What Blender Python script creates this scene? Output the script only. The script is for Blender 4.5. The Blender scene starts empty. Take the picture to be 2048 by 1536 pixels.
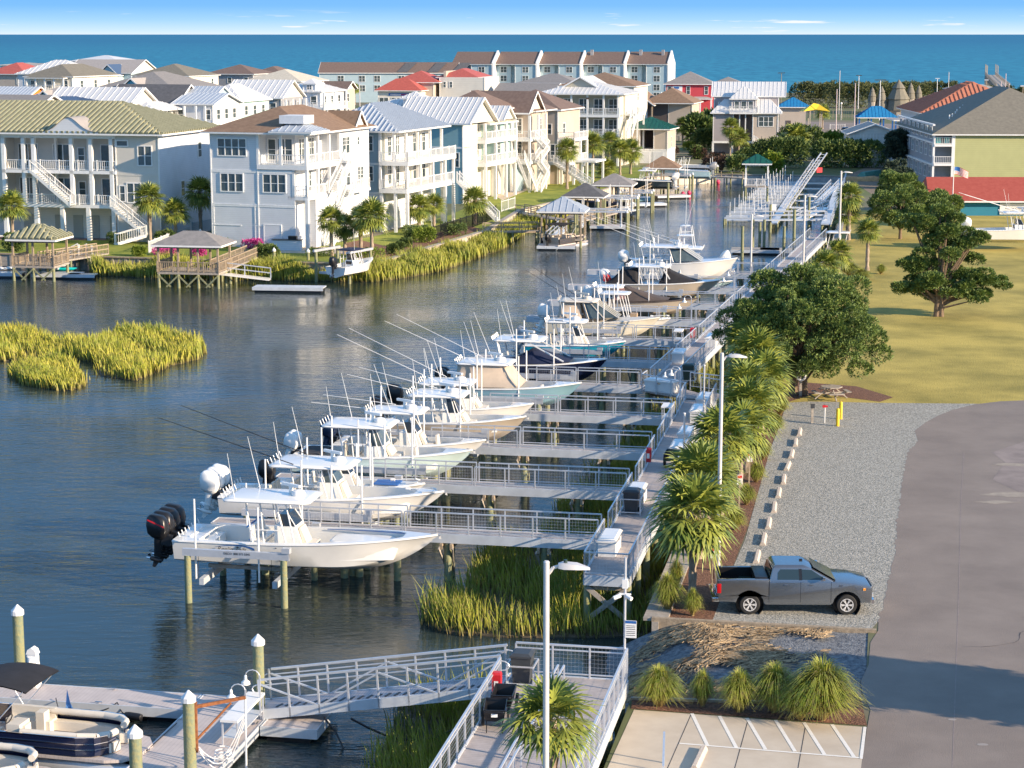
import bpy, bmesh, math, random
import numpy as np
from mathutils import Vector, Matrix
R = math.radians
scn = bpy.context.scene
# ---------------- camera ----------------
CH = 23.6                                   # camera height above the water (m)
FPX = 3950.0; PITCH = math.atan(700/FPX); SP, CP = math.sin(PITCH), math.cos(PITCH)
cam = bpy.data.cameras.new('camera'); camo = bpy.data.objects.new('camera', cam)
scn.collection.objects.link(camo); scn.camera = camo
cam.sensor_width = 36; cam.lens = 36*FPX/2048; cam.clip_start = 1; cam.clip_end = 120000
camo.location = (0, 0, CH); camo.rotation_euler = (R(90)-PITCH, 0, 0)
# ---------------- light ----------------
SUN_AZ, SUN_EL = R(-27), R(19)              # azimuth measured from +X towards +Y
sdir = Vector((math.cos(SUN_AZ)*math.cos(SUN_EL), math.sin(SUN_AZ)*math.cos(SUN_EL), math.sin(SUN_EL)))
sun = bpy.data.lights.new('sun', 'SUN'); suno = bpy.data.objects.new('sun', sun); scn.collection.objects.link(suno)
sun.energy = 4.6; sun.angle = R(0.53); sun.color = (1.0, 0.80, 0.58)
suno.rotation_euler = (-sdir).to_track_quat('-Z', 'Y').to_euler(); suno.location = (60, -20, 60)
w = bpy.data.worlds.new('World'); scn.world = w; w.use_nodes = True
nt = w.node_tree; N = nt.nodes; L = nt.links
bg = N['Background']; sky = N.new('ShaderNodeTexSky'); sky.sky_type = 'NISHITA'; sky.sun_disc = False
sky.sun_elevation = SUN_EL; sky.sun_rotation = R(90)-SUN_AZ; sky.air_density = 1.2; sky.dust_density = .3; sky.ozone_density = 2.5; sky.altitude = 0
def nd(tree, typ, **k):
    n = tree.nodes.new(typ)
    for a, b in k.items():
        if a == 'inp':
            for i, v in b.items(): n.inputs[i].default_value = v
        else: setattr(n, a, b)
    return n
bg.inputs[1].default_value = 1.0
geo = nd(nt, 'ShaderNodeTexCoord'); sep = nd(nt, 'ShaderNodeSeparateXYZ'); L.new(geo.outputs['Generated'], sep.inputs[0])
sc_ = nd(nt, 'ShaderNodeVectorMath', operation='SCALE', inp={3: .15}); L.new(sky.outputs[0], sc_.inputs[0])
rmp = nd(nt, 'ShaderNodeValToRGB'); cr = rmp.color_ramp          # the clear band of sky just over the sea
cr.elements[0].position = 0; cr.elements[0].color = (.41, .48, .555, 1)
cr.elements[1].position = 1; cr.elements[1].color = (.09, .25, .50, 1)
for p_, c_ in ((.0018/.35, (.34, .45, .555, 1)), (.007/.35, (.21, .37, .555, 1)), (.014/.35, (.115, .285, .555, 1)), (.03/.35, (.10, .25, .53, 1)), (.2/.35, (.09, .25, .50, 1))):
    e = cr.elements.new(p_); e.color = c_
mz = nd(nt, 'ShaderNodeMath', operation='MULTIPLY', inp={1: 1/.35}); L.new(sep.outputs[2], mz.inputs[0]); L.new(mz.outputs[0], rmp.inputs[0])
# thin fair-weather clouds low over the horizon
mp = nd(nt, 'ShaderNodeMapping', inp={'Scale': (26, 26, 420), 'Location': (3.1, 0, 0)}); L.new(geo.outputs['Generated'], mp.inputs[0])
nz = nd(nt, 'ShaderNodeTexNoise', inp={'Scale': 1.0, 'Detail': 6, 'Roughness': .55}); L.new(mp.outputs[0], nz.inputs['Vector'])
cl = nd(nt, 'ShaderNodeMapRange', inp={1: .61, 2: .70}); L.new(nz.outputs[0], cl.inputs[0])
band = nd(nt, 'ShaderNodeMapRange', inp={1: .0125, 2: .006}); L.new(sep.outputs[2], band.inputs[0])
band2 = nd(nt, 'ShaderNodeMapRange', inp={1: .0004, 2: .0012}); L.new(sep.outputs[2], band2.inputs[0])
m1 = nd(nt, 'ShaderNodeMath', operation='MULTIPLY'); L.new(cl.outputs[0], m1.inputs[0]); L.new(band.outputs[0], m1.inputs[1])
m2 = nd(nt, 'ShaderNodeMath', operation='MULTIPLY'); L.new(m1.outputs[0], m2.inputs[0]); L.new(band2.outputs[0], m2.inputs[1])
mxc = nd(nt, 'ShaderNodeMix', data_type='RGBA'); mxc.inputs[7].default_value = (.50, .515, .55, 1)
L.new(m2.outputs[0], mxc.inputs[0]); L.new(rmp.outputs[0], mxc.inputs[6])
hi = nd(nt, 'ShaderNodeMapRange', inp={1: .25, 2: .75}); L.new(sep.outputs[2], hi.inputs[0])
mx = nd(nt, 'ShaderNodeMix', data_type='RGBA'); L.new(hi.outputs[0], mx.inputs[0]); L.new(mxc.outputs[2], mx.inputs[6]); L.new(sc_.outputs[0], mx.inputs[7])
L.new(mx.outputs[2], bg.inputs[0])
scn.view_settings.view_transform = 'Standard'; scn.view_settings.look = 'None'
scn.view_settings.exposure = 0.95; scn.view_settings.gamma = 1; scn.view_settings.use_curve_mapping = False
scn.render.engine = 'CYCLES'
# ---------------- points ----------------
def P(u, v, z=0):                            # ground point seen at pixel (u,v) of the 2048x1536 photo, at height z
    w_ = (v-768)/FPX; d = (CH-z)/(SP+w_*CP)
    return (d*(u-1024)/FPX, d*(CP-w_*SP), z)
def PY(u, v, Y):                             # point at distance Y
    w_ = (v-768)/FPX; d = Y/(CP-w_*SP)
    return (d*(u-1024)/FPX, Y, CH-d*(SP+w_*CP))
DA = R(10.8); DO = P(1215, 1148, 2.2)        # dock frame: t across the walkway, s along it
def D(t, s, z=0): return (DO[0]+t*math.cos(DA)+s*math.sin(DA), DO[1]-t*math.sin(DA)+s*math.cos(DA), z)
def DT(x, y):                                # world -> dock frame
    dx, dy = x-DO[0], y-DO[1]; return (dx*math.cos(DA)-dy*math.sin(DA), dx*math.sin(DA)+dy*math.cos(DA))
def PD(u, v, z=1.4): q = P(u, v, z); return DT(q[0], q[1])
# ---------------- materials ----------------
MATS = {}
def mat(name, col, rough=.6, metal=0., var=.12, scale=3., col2=None, bump=0., bscale=30., spec=None, stripe=None, coord='Object', detail=4, lo=.35, hi=.65, emit=0, coat=0):
    if name in MATS: return MATS[name]
    m = bpy.data.materials.new(name); m.use_nodes = True; t = m.node_tree; b = t.nodes['Principled BSDF']
    b.inputs['Roughness'].default_value = rough; b.inputs['Metallic'].default_value = metal
    if spec is not None: b.inputs['Specular IOR Level'].default_value = spec
    if coat: b.inputs['Coat Weight'].default_value = coat; b.inputs['Coat Roughness'].default_value = .08
    c = tuple(col)+(1,)
    tc = nd(t, 'ShaderNodeTexCoord')
    out = None
    if var or col2:
        n = nd(t, 'ShaderNodeTexNoise', inp={'Scale': scale, 'Detail': detail, 'Roughness': .6}); t.links.new(tc.outputs[coord], n.inputs['Vector'])
        mr = nd(t, 'ShaderNodeMapRange', inp={1: lo, 2: hi}); t.links.new(n.outputs[0], mr.inputs[0])
        mx = nd(t, 'ShaderNodeMix', data_type='RGBA')
        c2 = tuple(col2)+(1,) if col2 else tuple(x*(1+var) for x in col)+(1,)
        mx.inputs[6].default_value = c if col2 else tuple(x*(1-var) for x in col)+(1,); mx.inputs[7].default_value = c2
        t.links.new(mr.outputs[0], mx.inputs[0]); out = mx.outputs[2]
    if stripe:                               # (axis, pitch, depth): grooves between boards
        ax, pitch, dp = stripe
        sx = nd(t, 'ShaderNodeSeparateXYZ'); t.links.new(tc.outputs[coord], sx.inputs[0])
        fm = nd(t, 'ShaderNodeMath', operation='MODULO', inp={1: pitch}); ad = nd(t, 'ShaderNodeMath', operation='ADD', inp={1: 1000*pitch})
        t.links.new(sx.outputs['XYZ'.index(ax)], ad.inputs[0]); t.links.new(ad.outputs[0], fm.inputs[0])
        lt = nd(t, 'ShaderNodeMapRange', inp={1: 0, 2: pitch*.22, 3: 1-dp, 4: 1}); t.links.new(fm.outputs[0], lt.inputs[0])
        mm = nd(t, 'ShaderNodeVectorMath', operation='SCALE')
        if out: t.links.new(out, mm.inputs[0])
        else: mm.inputs[0].default_value = col
        t.links.new(lt.outputs[0], mm.inputs[3]); out = mm.outputs[0]
    if out: t.links.new(out, b.inputs['Base Color'])
    else: b.inputs['Base Color'].default_value = c
    if bump:
        n2 = nd(t, 'ShaderNodeTexNoise', inp={'Scale': bscale, 'Detail': 3}); t.links.new(tc.outputs[coord], n2.inputs['Vector'])
        bp = nd(t, 'ShaderNodeBump', inp={'Strength': bump, 'Distance': .05}); t.links.new(n2.outputs[0], bp.inputs['Height']); t.links.new(bp.outputs[0], b.inputs['Normal'])
    if emit: b.inputs['Emission Color'].default_value = c; b.inputs['Emission Strength'].default_value = emit
    MATS[name] = m; return m
M = {}
M['white'] = mat('white paint', (.80, .80, .78), .45, var=.04)
M['gel'] = mat('white gelcoat', (.82, .81, .77), .22, var=.03, scale=1.2, coat=.4)
M['alu'] = mat('aluminium rail', (.68, .70, .73), .42, .55, var=.06)
M['alud'] = mat('aluminium fascia', (.60, .64, .68), .5, .25, var=.08, scale=1.5)
M['deck'] = mat('composite deck boards', (.40, .36, .345), .75, var=.10, scale=2, stripe=('Y', .15, .28))
M['deckx'] = mat('composite deck boards across', (.40, .36, .345), .75, var=.10, scale=2, stripe=('X', .15, .28))
M['deckg'] = mat('pale floating dock boards', (.52, .46, .43), .7, var=.07, scale=2, stripe=('X', .15, .22))
M['pile'] = mat('treated timber pile', (.30, .28, .13), .85, var=.2, scale=6, col2=(.20, .24, .16), bump=.4, bscale=14)
M['wood'] = mat('weathered timber', (.34, .27, .19), .85, var=.2, scale=5, bump=.3)
M['woodg'] = mat('grey weathered timber', (.36, .32, .27), .85, var=.2, scale=5)
M['rust'] = mat('rusty steel', (.30, .11, .04), .85, var=.3, scale=9)
M['black'] = mat('black plastic', (.012, .012, .014), .35, var=0)
M['rubber'] = mat('tyre rubber', (.018, .018, .018), .8, var=.1)
M['red'] = mat('red paint', (.55, .02, .03), .4, var=.06)
M['yellow'] = mat('yellow paint', (.80, .55, .03), .5, var=.06)
M['orange'] = mat('orange paint', (.75, .22, .03), .5, var=.05)
M['blue'] = mat('blue paint', (.02, .12, .38), .4, var=.05)
M['turq'] = mat('turquoise plastic', (.0, .42, .42), .4, var=.05)
M['glass'] = mat('dark window glass', (.02, .035, .04), .06, var=0, spec=.8)
M['glassg'] = mat('grey window glass', (.07, .095, .10), .12, var=.3, scale=.8, spec=.7)
M['smoke'] = mat('smoked acrylic', (.02, .025, .03), .08, var=0)
M['chrome'] = mat('polished steel', (.75, .75, .76), .12, 1., var=0)
M['navy'] = mat('navy gelcoat', (.008, .014, .045), .15, var=0, coat=.6)
M['navyc'] = mat('navy canvas', (.010, .018, .055), .85, var=.15, scale=2)
M['cream'] = mat('cream vinyl', (.70, .64, .54), .5, var=.04)
M['canvas'] = mat('black canvas', (.018, .018, .022), .9, var=.2, scale=2)
M['brownc'] = mat('brown canvas', (.085, .066, .058), .9, var=.12, scale=2)
M['tanc'] = mat('tan canvas', (.52, .43, .34), .85, var=.06, scale=2)
M['char'] = mat('charcoal fabric', (.05, .045, .045), .8, var=.1)
M['leaf'] = mat('palm leaf', (.10, .155, .03), .5, scale=2.2, col2=(.38, .40, .07))
M['leafd'] = mat('dead palm leaf', (.26, .18, .08), .85, var=.2)
M['trunk'] = mat('palm trunk', (.44, .36, .27), .9, scale=9, col2=(.24, .18, .13), bump=.5, bscale=12)
M['bark'] = mat('cedar bark', (.20, .14, .09), .9, var=.3, scale=8, bump=.5)
M['cedar'] = mat('cedar foliage', (.06, .115, .028), .6, scale=2.2, col2=(.22, .29, .06))
M['bush'] = mat('shrub foliage', (.05, .10, .025), .7, scale=1.4, col2=(.15, .20, .045))
M['bushy'] = mat('yellow green foliage', (.13, .20, .02), .7, scale=1.5, col2=(.24, .30, .03))
M['bushr'] = mat('purple brown foliage', (.07, .04, .03), .8, scale=1.5, col2=(.12, .07, .045))
M['sea_oak'] = mat('far scrub foliage', (.05, .075, .03), .8, scale=.35, col2=(.15, .16, .05))
M['flower'] = mat('pink flowers', (.55, .06, .28), .7, var=.3, scale=6)
M['concrete'] = mat('concrete block', (.56, .48, .40), .85, var=.08, scale=6, bump=.2)
# ---------------- object helpers ----------------
col = scn.collection
def tag(o, label=None, cat=None, group=None, kind=None):
    if label: o['label'] = label
    if cat: o['category'] = cat
    if group: o['group'] = group
    if kind: o['kind'] = kind
    return o
def thing(name, label, cat, loc=(0, 0, 0), rz=0, group=None):
    o = bpy.data.objects.new(name, None); col.objects.link(o); o.location = loc; o.rotation_euler = (0, 0, rz)
    o.empty_display_size = .1
    return tag(o, label, cat, group)
def dthing(name, label, cat, t, s, z=0, group=None, rz=0): return thing(name, label, cat, D(t, s, z), -DA+rz, group)
def put(mesh, name, parent=None, loc=(0, 0, 0), rz=0, label=None):
    o = bpy.data.objects.new(name, mesh); col.objects.link(o)
    if parent: o.parent = parent
    o.location = loc; o.rotation_euler = (0, 0, rz)
    if label: o['label'] = label
    return o
def copy_tree(o, parent=None):
    c = o.copy(); col.objects.link(c)
    if parent: c.parent = parent
    for ch in list(o.children): copy_tree(ch, c)
    return c
def dup(o, loc, rz=0, label=None, group=None, s=None):
    c = copy_tree(o); c.location = loc; c.rotation_euler = (0, 0, rz)
    if s: c.scale = (s, s, s) if not isinstance(s, tuple) else s
    if label: c['label'] = label
    if group: c['group'] = group
    return c
class MB:
    def __init__(s): s.v = []; s.f = []; s.mi = []; s.m = 0
    def add(s, vs, fs):
        n = len(s.v); s.v += [tuple(v) for v in vs]; s.f += [tuple(i+n for i in f) for f in fs]; s.mi += [s.m]*len(fs); return s
    def box(s, x0, x1, y0, y1, z0, z1):
        return s.add([(x0,y0,z0),(x1,y0,z0),(x1,y1,z0),(x0,y1,z0),(x0,y0,z1),(x1,y0,z1),(x1,y1,z1),(x0,y1,z1)],
                     [(0,3,2,1),(4,5,6,7),(0,1,5,4),(1,2,6,5),(2,3,7,6),(3,0,4,7)])
    def cbox(s, c, size, rz=0):
        a, b, h = size[0]/2, size[1]/2, size[2]/2; cs, sn = math.cos(rz), math.sin(rz)
        vs = [(c[0]+x*cs-y*sn, c[1]+x*sn+y*cs, c[2]+z) for z in (-h, h) for x, y in ((-a,-b),(a,-b),(a,b),(-a,b))]
        return s.add(vs, [(0,3,2,1),(4,5,6,7),(0,1,5,4),(1,2,6,5),(2,3,7,6),(3,0,4,7)])
    def bar(s, p, q, w, h=None):            # rectangular beam
        p, q = Vector(p), Vector(q); d = (q-p)
        if d.length < 1e-6: return s
        h = h or w; d.normalize(); up = Vector((0, 0, 1)) if abs(d.z) < .98 else Vector((0, 1, 0))
        a = d.cross(up).normalized()*w/2; b = a.cross(d).normalized()*h/2
        vs = [p-a-b, p+a-b, p+a+b, p-a+b, q-a-b, q+a-b, q+a+b, q-a+b]
        return s.add(vs, [(0,1,2,3),(7,6,5,4),(0,4,5,1),(1,5,6,2),(2,6,7,3),(3,7,4,0)])
    def tube(s, p, q, r, r2=None, n=8, cap=True):
        p, q = Vector(p), Vector(q); d = (q-p)
        if d.length < 1e-6: return s
        d.normalize(); r2 = r if r2 is None else r2
        a = d.orthogonal().normalized(); b = d.cross(a)
        vs = [p+(a*math.cos(2*math.pi*i/n)+b*math.sin(2*math.pi*i/n))*r for i in range(n)]+[q+(a*math.cos(2*math.pi*i/n)+b*math.sin(2*math.pi*i/n))*r2 for i in range(n)]
        fs = [(i, (i+1) % n, n+(i+1) % n, n+i) for i in range(n)]
        if cap: fs += [tuple(range(n-1, -1, -1)), tuple(range(n, 2*n))]
        return s.add(vs, fs)
    def path(s, pts, r, n=6):
        for a, b in zip(pts, pts[1:]): s.tube(a, b, r, n=n, cap=True)
        return s
    def lathe(s, prof, c=(0, 0, 0), n=12):   # prof [(r,z)]
        vs = []; fs = []
        for r, z in prof: vs += [(c[0]+r*math.cos(2*math.pi*i/n), c[1]+r*math.sin(2*math.pi*i/n), c[2]+z) for i in range(n)]
        for k in range(len(prof)-1): fs += [(k*n+i, k*n+(i+1) % n, (k+1)*n+(i+1) % n, (k+1)*n+i) for i in range(n)]
        fs += [tuple(range(n-1, -1, -1)), tuple((len(prof)-1)*n+i for i in range(n))]
        return s.add(vs, fs)
    def prism(s, poly, z0, z1):
        n = len(poly); vs = [(x, y, z0) for x, y in poly]+[(x, y, z1) for x, y in poly]
        return s.add(vs, [tuple(range(n-1, -1, -1)), tuple(range(n, 2*n))]+[(i, (i+1) % n, n+(i+1) % n, n+i) for i in range(n)])
    def exy(s, poly, y0, y1):                # polygon in (x,z) extruded along y
        n = len(poly); vs = [(x, y0, z) for x, z in poly]+[(x, y1, z) for x, z in poly]
        return s.add(vs, [tuple(range(n)), tuple(range(2*n-1, n-1, -1))]+[(i+n, (i+1) % n+n, (i+1) % n, i) for i in range(n)])
    def face(s, *p): return s.add(p, [tuple(range(len(p)))])
    def loft(s, rings, closed=True, caps=(True, True)):
        n = len(rings[0]); vs = [p for r in rings for p in r]; fs = []
        m = n if closed else n-1
        for k in range(len(rings)-1): fs += [(k*n+i, k*n+(i+1) % n, (k+1)*n+(i+1) % n, (k+1)*n+i) for i in range(m)]
        if caps[0]: fs.append(tuple(range(n-1, -1, -1)))
        if caps[1]: fs.append(tuple((len(rings)-1)*n+i for i in range(n)))
        return s.add(vs, fs)
    def mesh(s, name, mats, smooth=False, angle=None):
        me = bpy.data.meshes.new(name); me.from_pydata(s.v, [], s.f)
        for m in (mats if isinstance(mats, (list, tuple)) else [mats]): me.materials.append(m if not isinstance(m, str) else M[m])
        if any(s.mi): me.polygons.foreach_set('material_index', s.mi)
        bm = bmesh.new(); bm.from_mesh(me); bmesh.ops.recalc_face_normals(bm, faces=bm.faces); bm.to_mesh(me); bm.free()
        if smooth:
            me.polygons.foreach_set('use_smooth', [True]*len(me.polygons))
            me.set_sharp_from_angle(angle=R(angle or 35))
        me.update(); return me
    def build(s, name, mats, parent=None, smooth=False, loc=(0, 0, 0), rz=0, label=None, angle=None):
        return put(s.mesh(name, mats, smooth, angle), name, parent, loc, rz, label)
def npmesh(name, V, F, m):                   # V (n,3), F (k,3|4)
    me = bpy.data.meshes.new(name); V = np.asarray(V, np.float32); F = np.asarray(F, np.int32); k = F.shape[1]
    me.vertices.add(len(V)); me.vertices.foreach_set('co', V.ravel())
    me.loops.add(F.size); me.loops.foreach_set('vertex_index', F.ravel())
    me.polygons.add(len(F)); me.polygons.foreach_set('loop_start', np.arange(0, F.size, k, dtype=np.int32)); me.polygons.foreach_set('loop_total', np.full(len(F), k, np.int32))
    me.materials.append(m if not isinstance(m, str) else M[m]); me.update(calc_edges=True); me.validate(); return me
# ================= SETTING =================
GZ = 1.4
def sheet(name, pts, z, m, kind='structure'):
    mb = MB(); mb.face(*[(p[0], p[1], z) for p in pts]); o = mb.build(name, m); tag(o, kind=kind)
    if o.data.polygons[0].normal.z < 0: o.data.flip_normals()
    return o
# --- water materials
def water_mat(name, base, rough, sx, sy, amp, amp2, calm):
    m = bpy.data.materials.new(name); m.use_nodes = True; t = m.node_tree; b = t.nodes['Principled BSDF']
    b.inputs['Base Color'].default_value = base+(1,); b.inputs['Roughness'].default_value = rough; b.inputs['IOR'].default_value = 1.333
    tc = nd(t, 'ShaderNodeTexCoord')
    def noise(scl, det, dist=0, rot=0):
        mp = nd(t, 'ShaderNodeMapping', inp={'Scale': scl, 'Rotation': (0, 0, rot)}); t.links.new(tc.outputs['Object'], mp.inputs[0])
        n = nd(t, 'ShaderNodeTexNoise', inp={'Scale': 1, 'Detail': det, 'Roughness': .55, 'Distortion': dist}); t.links.new(mp.outputs[0], n.inputs['Vector']); return n.outputs[0]
    n1 = noise((sx, sy, 1), 3, .6, R(6)); n2 = noise((sx*.22, sy*.2, 1), 2, .3, R(-9)); n3 = noise((calm, calm*1.7, 1), 2)
    mr = nd(t, 'ShaderNodeMapRange', inp={1: .40, 2: .62, 3: .22, 4: 1.0}); t.links.new(n3, mr.inputs[0])
    a = nd(t, 'ShaderNodeMath', operation='MULTIPLY', inp={1: amp}); t.links.new(n1, a.inputs[0])
    c = nd(t, 'ShaderNodeMath', operation='MULTIPLY', inp={1: amp2}); t.links.new(n2, c.inputs[0])
    s = nd(t, 'ShaderNodeMath', operation='ADD'); t.links.new(a.outputs[0], s.inputs[0]); t.links.new(c.outputs[0], s.inputs[1])
    s2 = nd(t, 'ShaderNodeMath', operation='MULTIPLY'); t.links.new(s.outputs[0], s2.inputs[0]); t.links.new(mr.outputs[0], s2.inputs[1])
    bp = nd(t, 'ShaderNodeBump', inp={'Strength': 1, 'Distance': 1}); t.links.new(s2.outputs[0], bp.inputs['Height']); t.links.new(bp.outputs[0], b.inputs['Normal'])
    return m
cw = water_mat('canal water', (.024, .036, .036), .04, 2.2, 7.5, .030, .10, .035)
wt = MB(); wt.face((-900, 15, 0), (900, 15, 0), (900, 360, 0), (-900, 360, 0)); tag(wt.build('canal_water', cw), kind='structure')
# --- sea
sm = bpy.data.materials.new('sea water'); sm.use_nodes = True; t = sm.node_tree; b = t.nodes['Principled BSDF']
b.inputs['Roughness'].default_value = .55; b.inputs['Specular IOR Level'].default_value = .25
tc = nd(t, 'ShaderNodeTexCoord')
def seanoise(scl, det, lo, hi):
    mp = nd(t, 'ShaderNodeMapping', inp={'Scale': scl}); t.links.new(tc.outputs['Object'], mp.inputs[0])
    n = nd(t, 'ShaderNodeTexNoise', inp={'Scale': 1, 'Detail': det, 'Roughness': .65, 'Distortion': .4}); t.links.new(mp.outputs[0], n.inputs['Vector'])
    mr = nd(t, 'ShaderNodeMapRange', inp={1: lo, 2: hi}); t.links.new(n.outputs[0], mr.inputs[0]); return mr.outputs[0]
a1 = seanoise((.16, .030, 1), 5, .36, .64); a2 = seanoise((.006, .0016, 1), 3, .35, .65)
sp_ = nd(t, 'ShaderNodeSeparateXYZ'); t.links.new(tc.outputs['Object'], sp_.inputs[0])
dr = nd(t, 'ShaderNodeMapRange', inp={1: 800, 2: 6000}); t.links.new(sp_.outputs[1], dr.inputs[0])
c0 = nd(t, 'ShaderNodeMix', data_type='RGBA'); c0.inputs[6].default_value = (.012, .15, .24, 1); c0.inputs[7].default_value = (.035, .27, .38, 1); t.links.new(a1, c0.inputs[0])
c1 = nd(t, 'ShaderNodeMix', data_type='RGBA'); c1.inputs[7].default_value = (.012, .12, .24, 1); t.links.new(c0.outputs[2], c1.inputs[6])
f1 = nd(t, 'ShaderNodeMath', operation='MULTIPLY', inp={1: .65}); t.links.new(dr.outputs[0], f1.inputs[0]); t.links.new(f1.outputs[0], c1.inputs[0])
c2 = nd(t, 'ShaderNodeMix', data_type='RGBA', blend_type='MULTIPLY'); c2.inputs[7].default_value = (.88, .93, .97, 1); t.links.new(a2, c2.inputs[0]); t.links.new(c1.outputs[2], c2.inputs[6])
t.links.new(c2.outputs[2], b.inputs['Base Color'])
s_ = MB(); s_.face((-60000, 700, -.02), (60000, 700, -.02), (60000, 95000, -.02), (-60000, 95000, -.02)); tag(s_.build('sea', sm), kind='structure')
# --- land
shore = [(1.9, -3.4), (1.9, 38), (1.2, 46), (1.0, 60), (2.0, 80), (3.6, 100), (4.6, 134), (5.2, 150), (4.2, 241.5)]
bank = [P(u, v, GZ) for u, v in ((-900, 488), (0, 508), (200, 514), (330, 518), (620, 526), (735, 531), (970, 462), (1040, 420), (1180, 387), (1300, 354), (1425, 349))]
M['ground'] = mat('far ground', (.17, .15, .10), .95, scale=.05, col2=(.10, .13, .04), detail=6, lo=.42, hi=.58)
land = [p[:2] for p in bank]+[D(*q)[:2] for q in reversed(shore)]+[D(10.4, -3.4)[:2], D(10.4, -11.5)[:2], D(2.6, -11.8)[:2], D(2.6, -27.2)[:2], D(-2.5, -27.4)[:2], D(-2.5, -60)[:2], (60, 10), (900, 10), (900, 768), (-900, 768)]
sheet('ground', land, GZ, M['ground'])
ld = MB(); ld.prism([(-900, 768), (900, 768), (900, 772), (-900, 772)], -.5, GZ-.01)
bch = MB(); bch.face((-900, 766, GZ+.01), (900, 766, GZ+.01), (900, 800, -.1), (-900, 800, -.1))
tag(bch.build('beach', mat('beach sand', (.46, .36, .24), .95, var=.1, scale=.2)), kind='structure')
M['lawn'] = mat('dry lawn', (.26, .215, .04), .95, scale=.22, col2=(.50, .385, .085), detail=12, bump=.8, bscale=9, lo=.34, hi=.66)
M['lawng'] = mat('green lawn', (.14, .19, .012), .95, scale=.4, col2=(.27, .29, .03), detail=7, bump=.5, bscale=8)
M['gravel'] = mat('grey gravel', (.20, .20, .175), .95, scale=9, col2=(.46, .44, .385), detail=9, bump=1, bscale=16, lo=.38, hi=.62)
M['mulch'] = mat('bark mulch', (.10, .045, .025), .95, scale=9, col2=(.26, .13, .075), detail=8, bump=1, bscale=14)
M['sand'] = mat('pale sand', (.36, .31, .25), .95, scale=2, col2=(.26, .225, .19), detail=8)
M['mud'] = mat('marsh mud', (.055, .045, .03), .8, scale=2, col2=(.12, .095, .06), detail=6)
M['asphalt'] = mat('asphalt', (.20, .165, .14), .85, scale=.35, col2=(.27, .225, .19), detail=8, bump=.3, bscale=40, lo=.3, hi=.7)
M['apron'] = mat('concrete slab', (.50, .42, .32), .85, scale=.7, col2=(.58, .50, .39), detail=7)
M['line'] = mat('white road paint', (.80, .77, .70), .7, var=.05, scale=8)
def pz(L_, z=GZ): return [P(u, v, z) for u, v in L_]
rnd = random.Random(5)
def rough_edge(pts, amp, step, seed=1):
    r_ = random.Random(seed); out = []
    for a, b in zip(pts, pts[1:]):
        n = max(1, int(math.dist(a[:2], b[:2])/step))
        for i in range(n):
            k = i/n; out.append((a[0]+(b[0]-a[0])*k+r_.uniform(-amp, amp), a[1]+(b[1]-a[1])*k+r_.uniform(-amp, amp)))
    out.append(pts[-1][:2]); return out
lawnp = [D(*q)[:2] for q in ((1.95, 40), (1.25, 46), (1.05, 60), (2.05, 80), (3.7, 100), (4.7, 134), (5.3, 150), (6, 180))]+[P(2500, 425, GZ)[:2], P(2700, 780, GZ)[:2], P(1930, 812, GZ)[:2], P(1572, 806, GZ)[:2]]
sheet('dry_lawn', lawnp, GZ+.004, M['lawn'])
edge = rough_edge(pz([(1757, 1245), (1772, 1180), (1790, 1100), (1793, 1050), (1800, 1000), (1806, 950), (1815, 905), (1836, 882)]), .08, .35, 3)
gp = [D(10.45, -3.28)[:2], D(4.4, -3.28)[:2]]+[p[:2] for p in pz([(1490, 1080), (1540, 900), (1560, 850), (1572, 806), (1620, 803), (1760, 806), (1990, 808)])]+[P(1880, 840, GZ)[:2]]+list(reversed(edge))
sheet('gravel_parking', gp, GZ+.008, M['gravel'])
redge = [p[:2] for p in pz([(1722, 1536), (1735, 1452), (1741, 1420), (1724, 1385), (1722, 1362), (1737, 1330), (1741, 1285), (1756, 1262), (1757, 1245)])]+edge+[p[:2] for p in pz([(1829, 862), (1850, 846), (1875, 832), (1905, 820), (1950, 809), (2000, 803), (2048, 801), (2300, 799), (2900, 850), (2900, 1700), (1700, 1700)])]
sheet('road', redge, GZ+.012, M['asphalt'])
sheet('concrete_parking', pz([(1268, 1420), (1733, 1455), (1722, 1536), (1700, 1720), (1120, 1720), (1215, 1536)]), GZ+.012, M['apron'])
sheet('mulch_bed', [D(*q)[:2] for q in ((2.75, -3.2), (4.5, -3.2), (4.8, 12), (4.75, 30), (4.9, 43.5), (6.5, 47), (10.5, 44.8), (11.3, 46.5), (9, 50), (5, 51), (2.2, 47), (2.75, 38))], GZ+.0145, M['mulch'])
sheet('grass_bed', [p[:2] for p in pz([(1262, 1418), (1268, 1375), (1330, 1385), (1500, 1392), (1640, 1400), (1700, 1375), (1722, 1400), (1734, 1452)])], GZ+.017, M['mulch'])
sheet('road_patch', [p[:2] for p in pz([(1984, 905), (2060, 880), (2120, 960), (2040, 985), (1985, 960), (2010, 925)])], GZ+.016, mat('pale worn asphalt', (.30, .25, .225), .9, scale=.6, col2=(.20, .165, .15), detail=8))
for i_, (u, v, a_, b_) in enumerate([(2030, 930, 1.2, .35), (2030, 990, 1.7, .5), (1995, 1005, 1.0, .3)]):
    q = P(u, v, GZ); pts = [(q[0]+a_*math.cos(k*.5)*(1+.25*math.sin(k*3+i_)), q[1]+b_*math.sin(k*.5)*(1+.3*math.sin(k*2+i_))) for k in range(12)]
    sheet('sand_patch', pts, GZ+.02, M['sand'])
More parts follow.
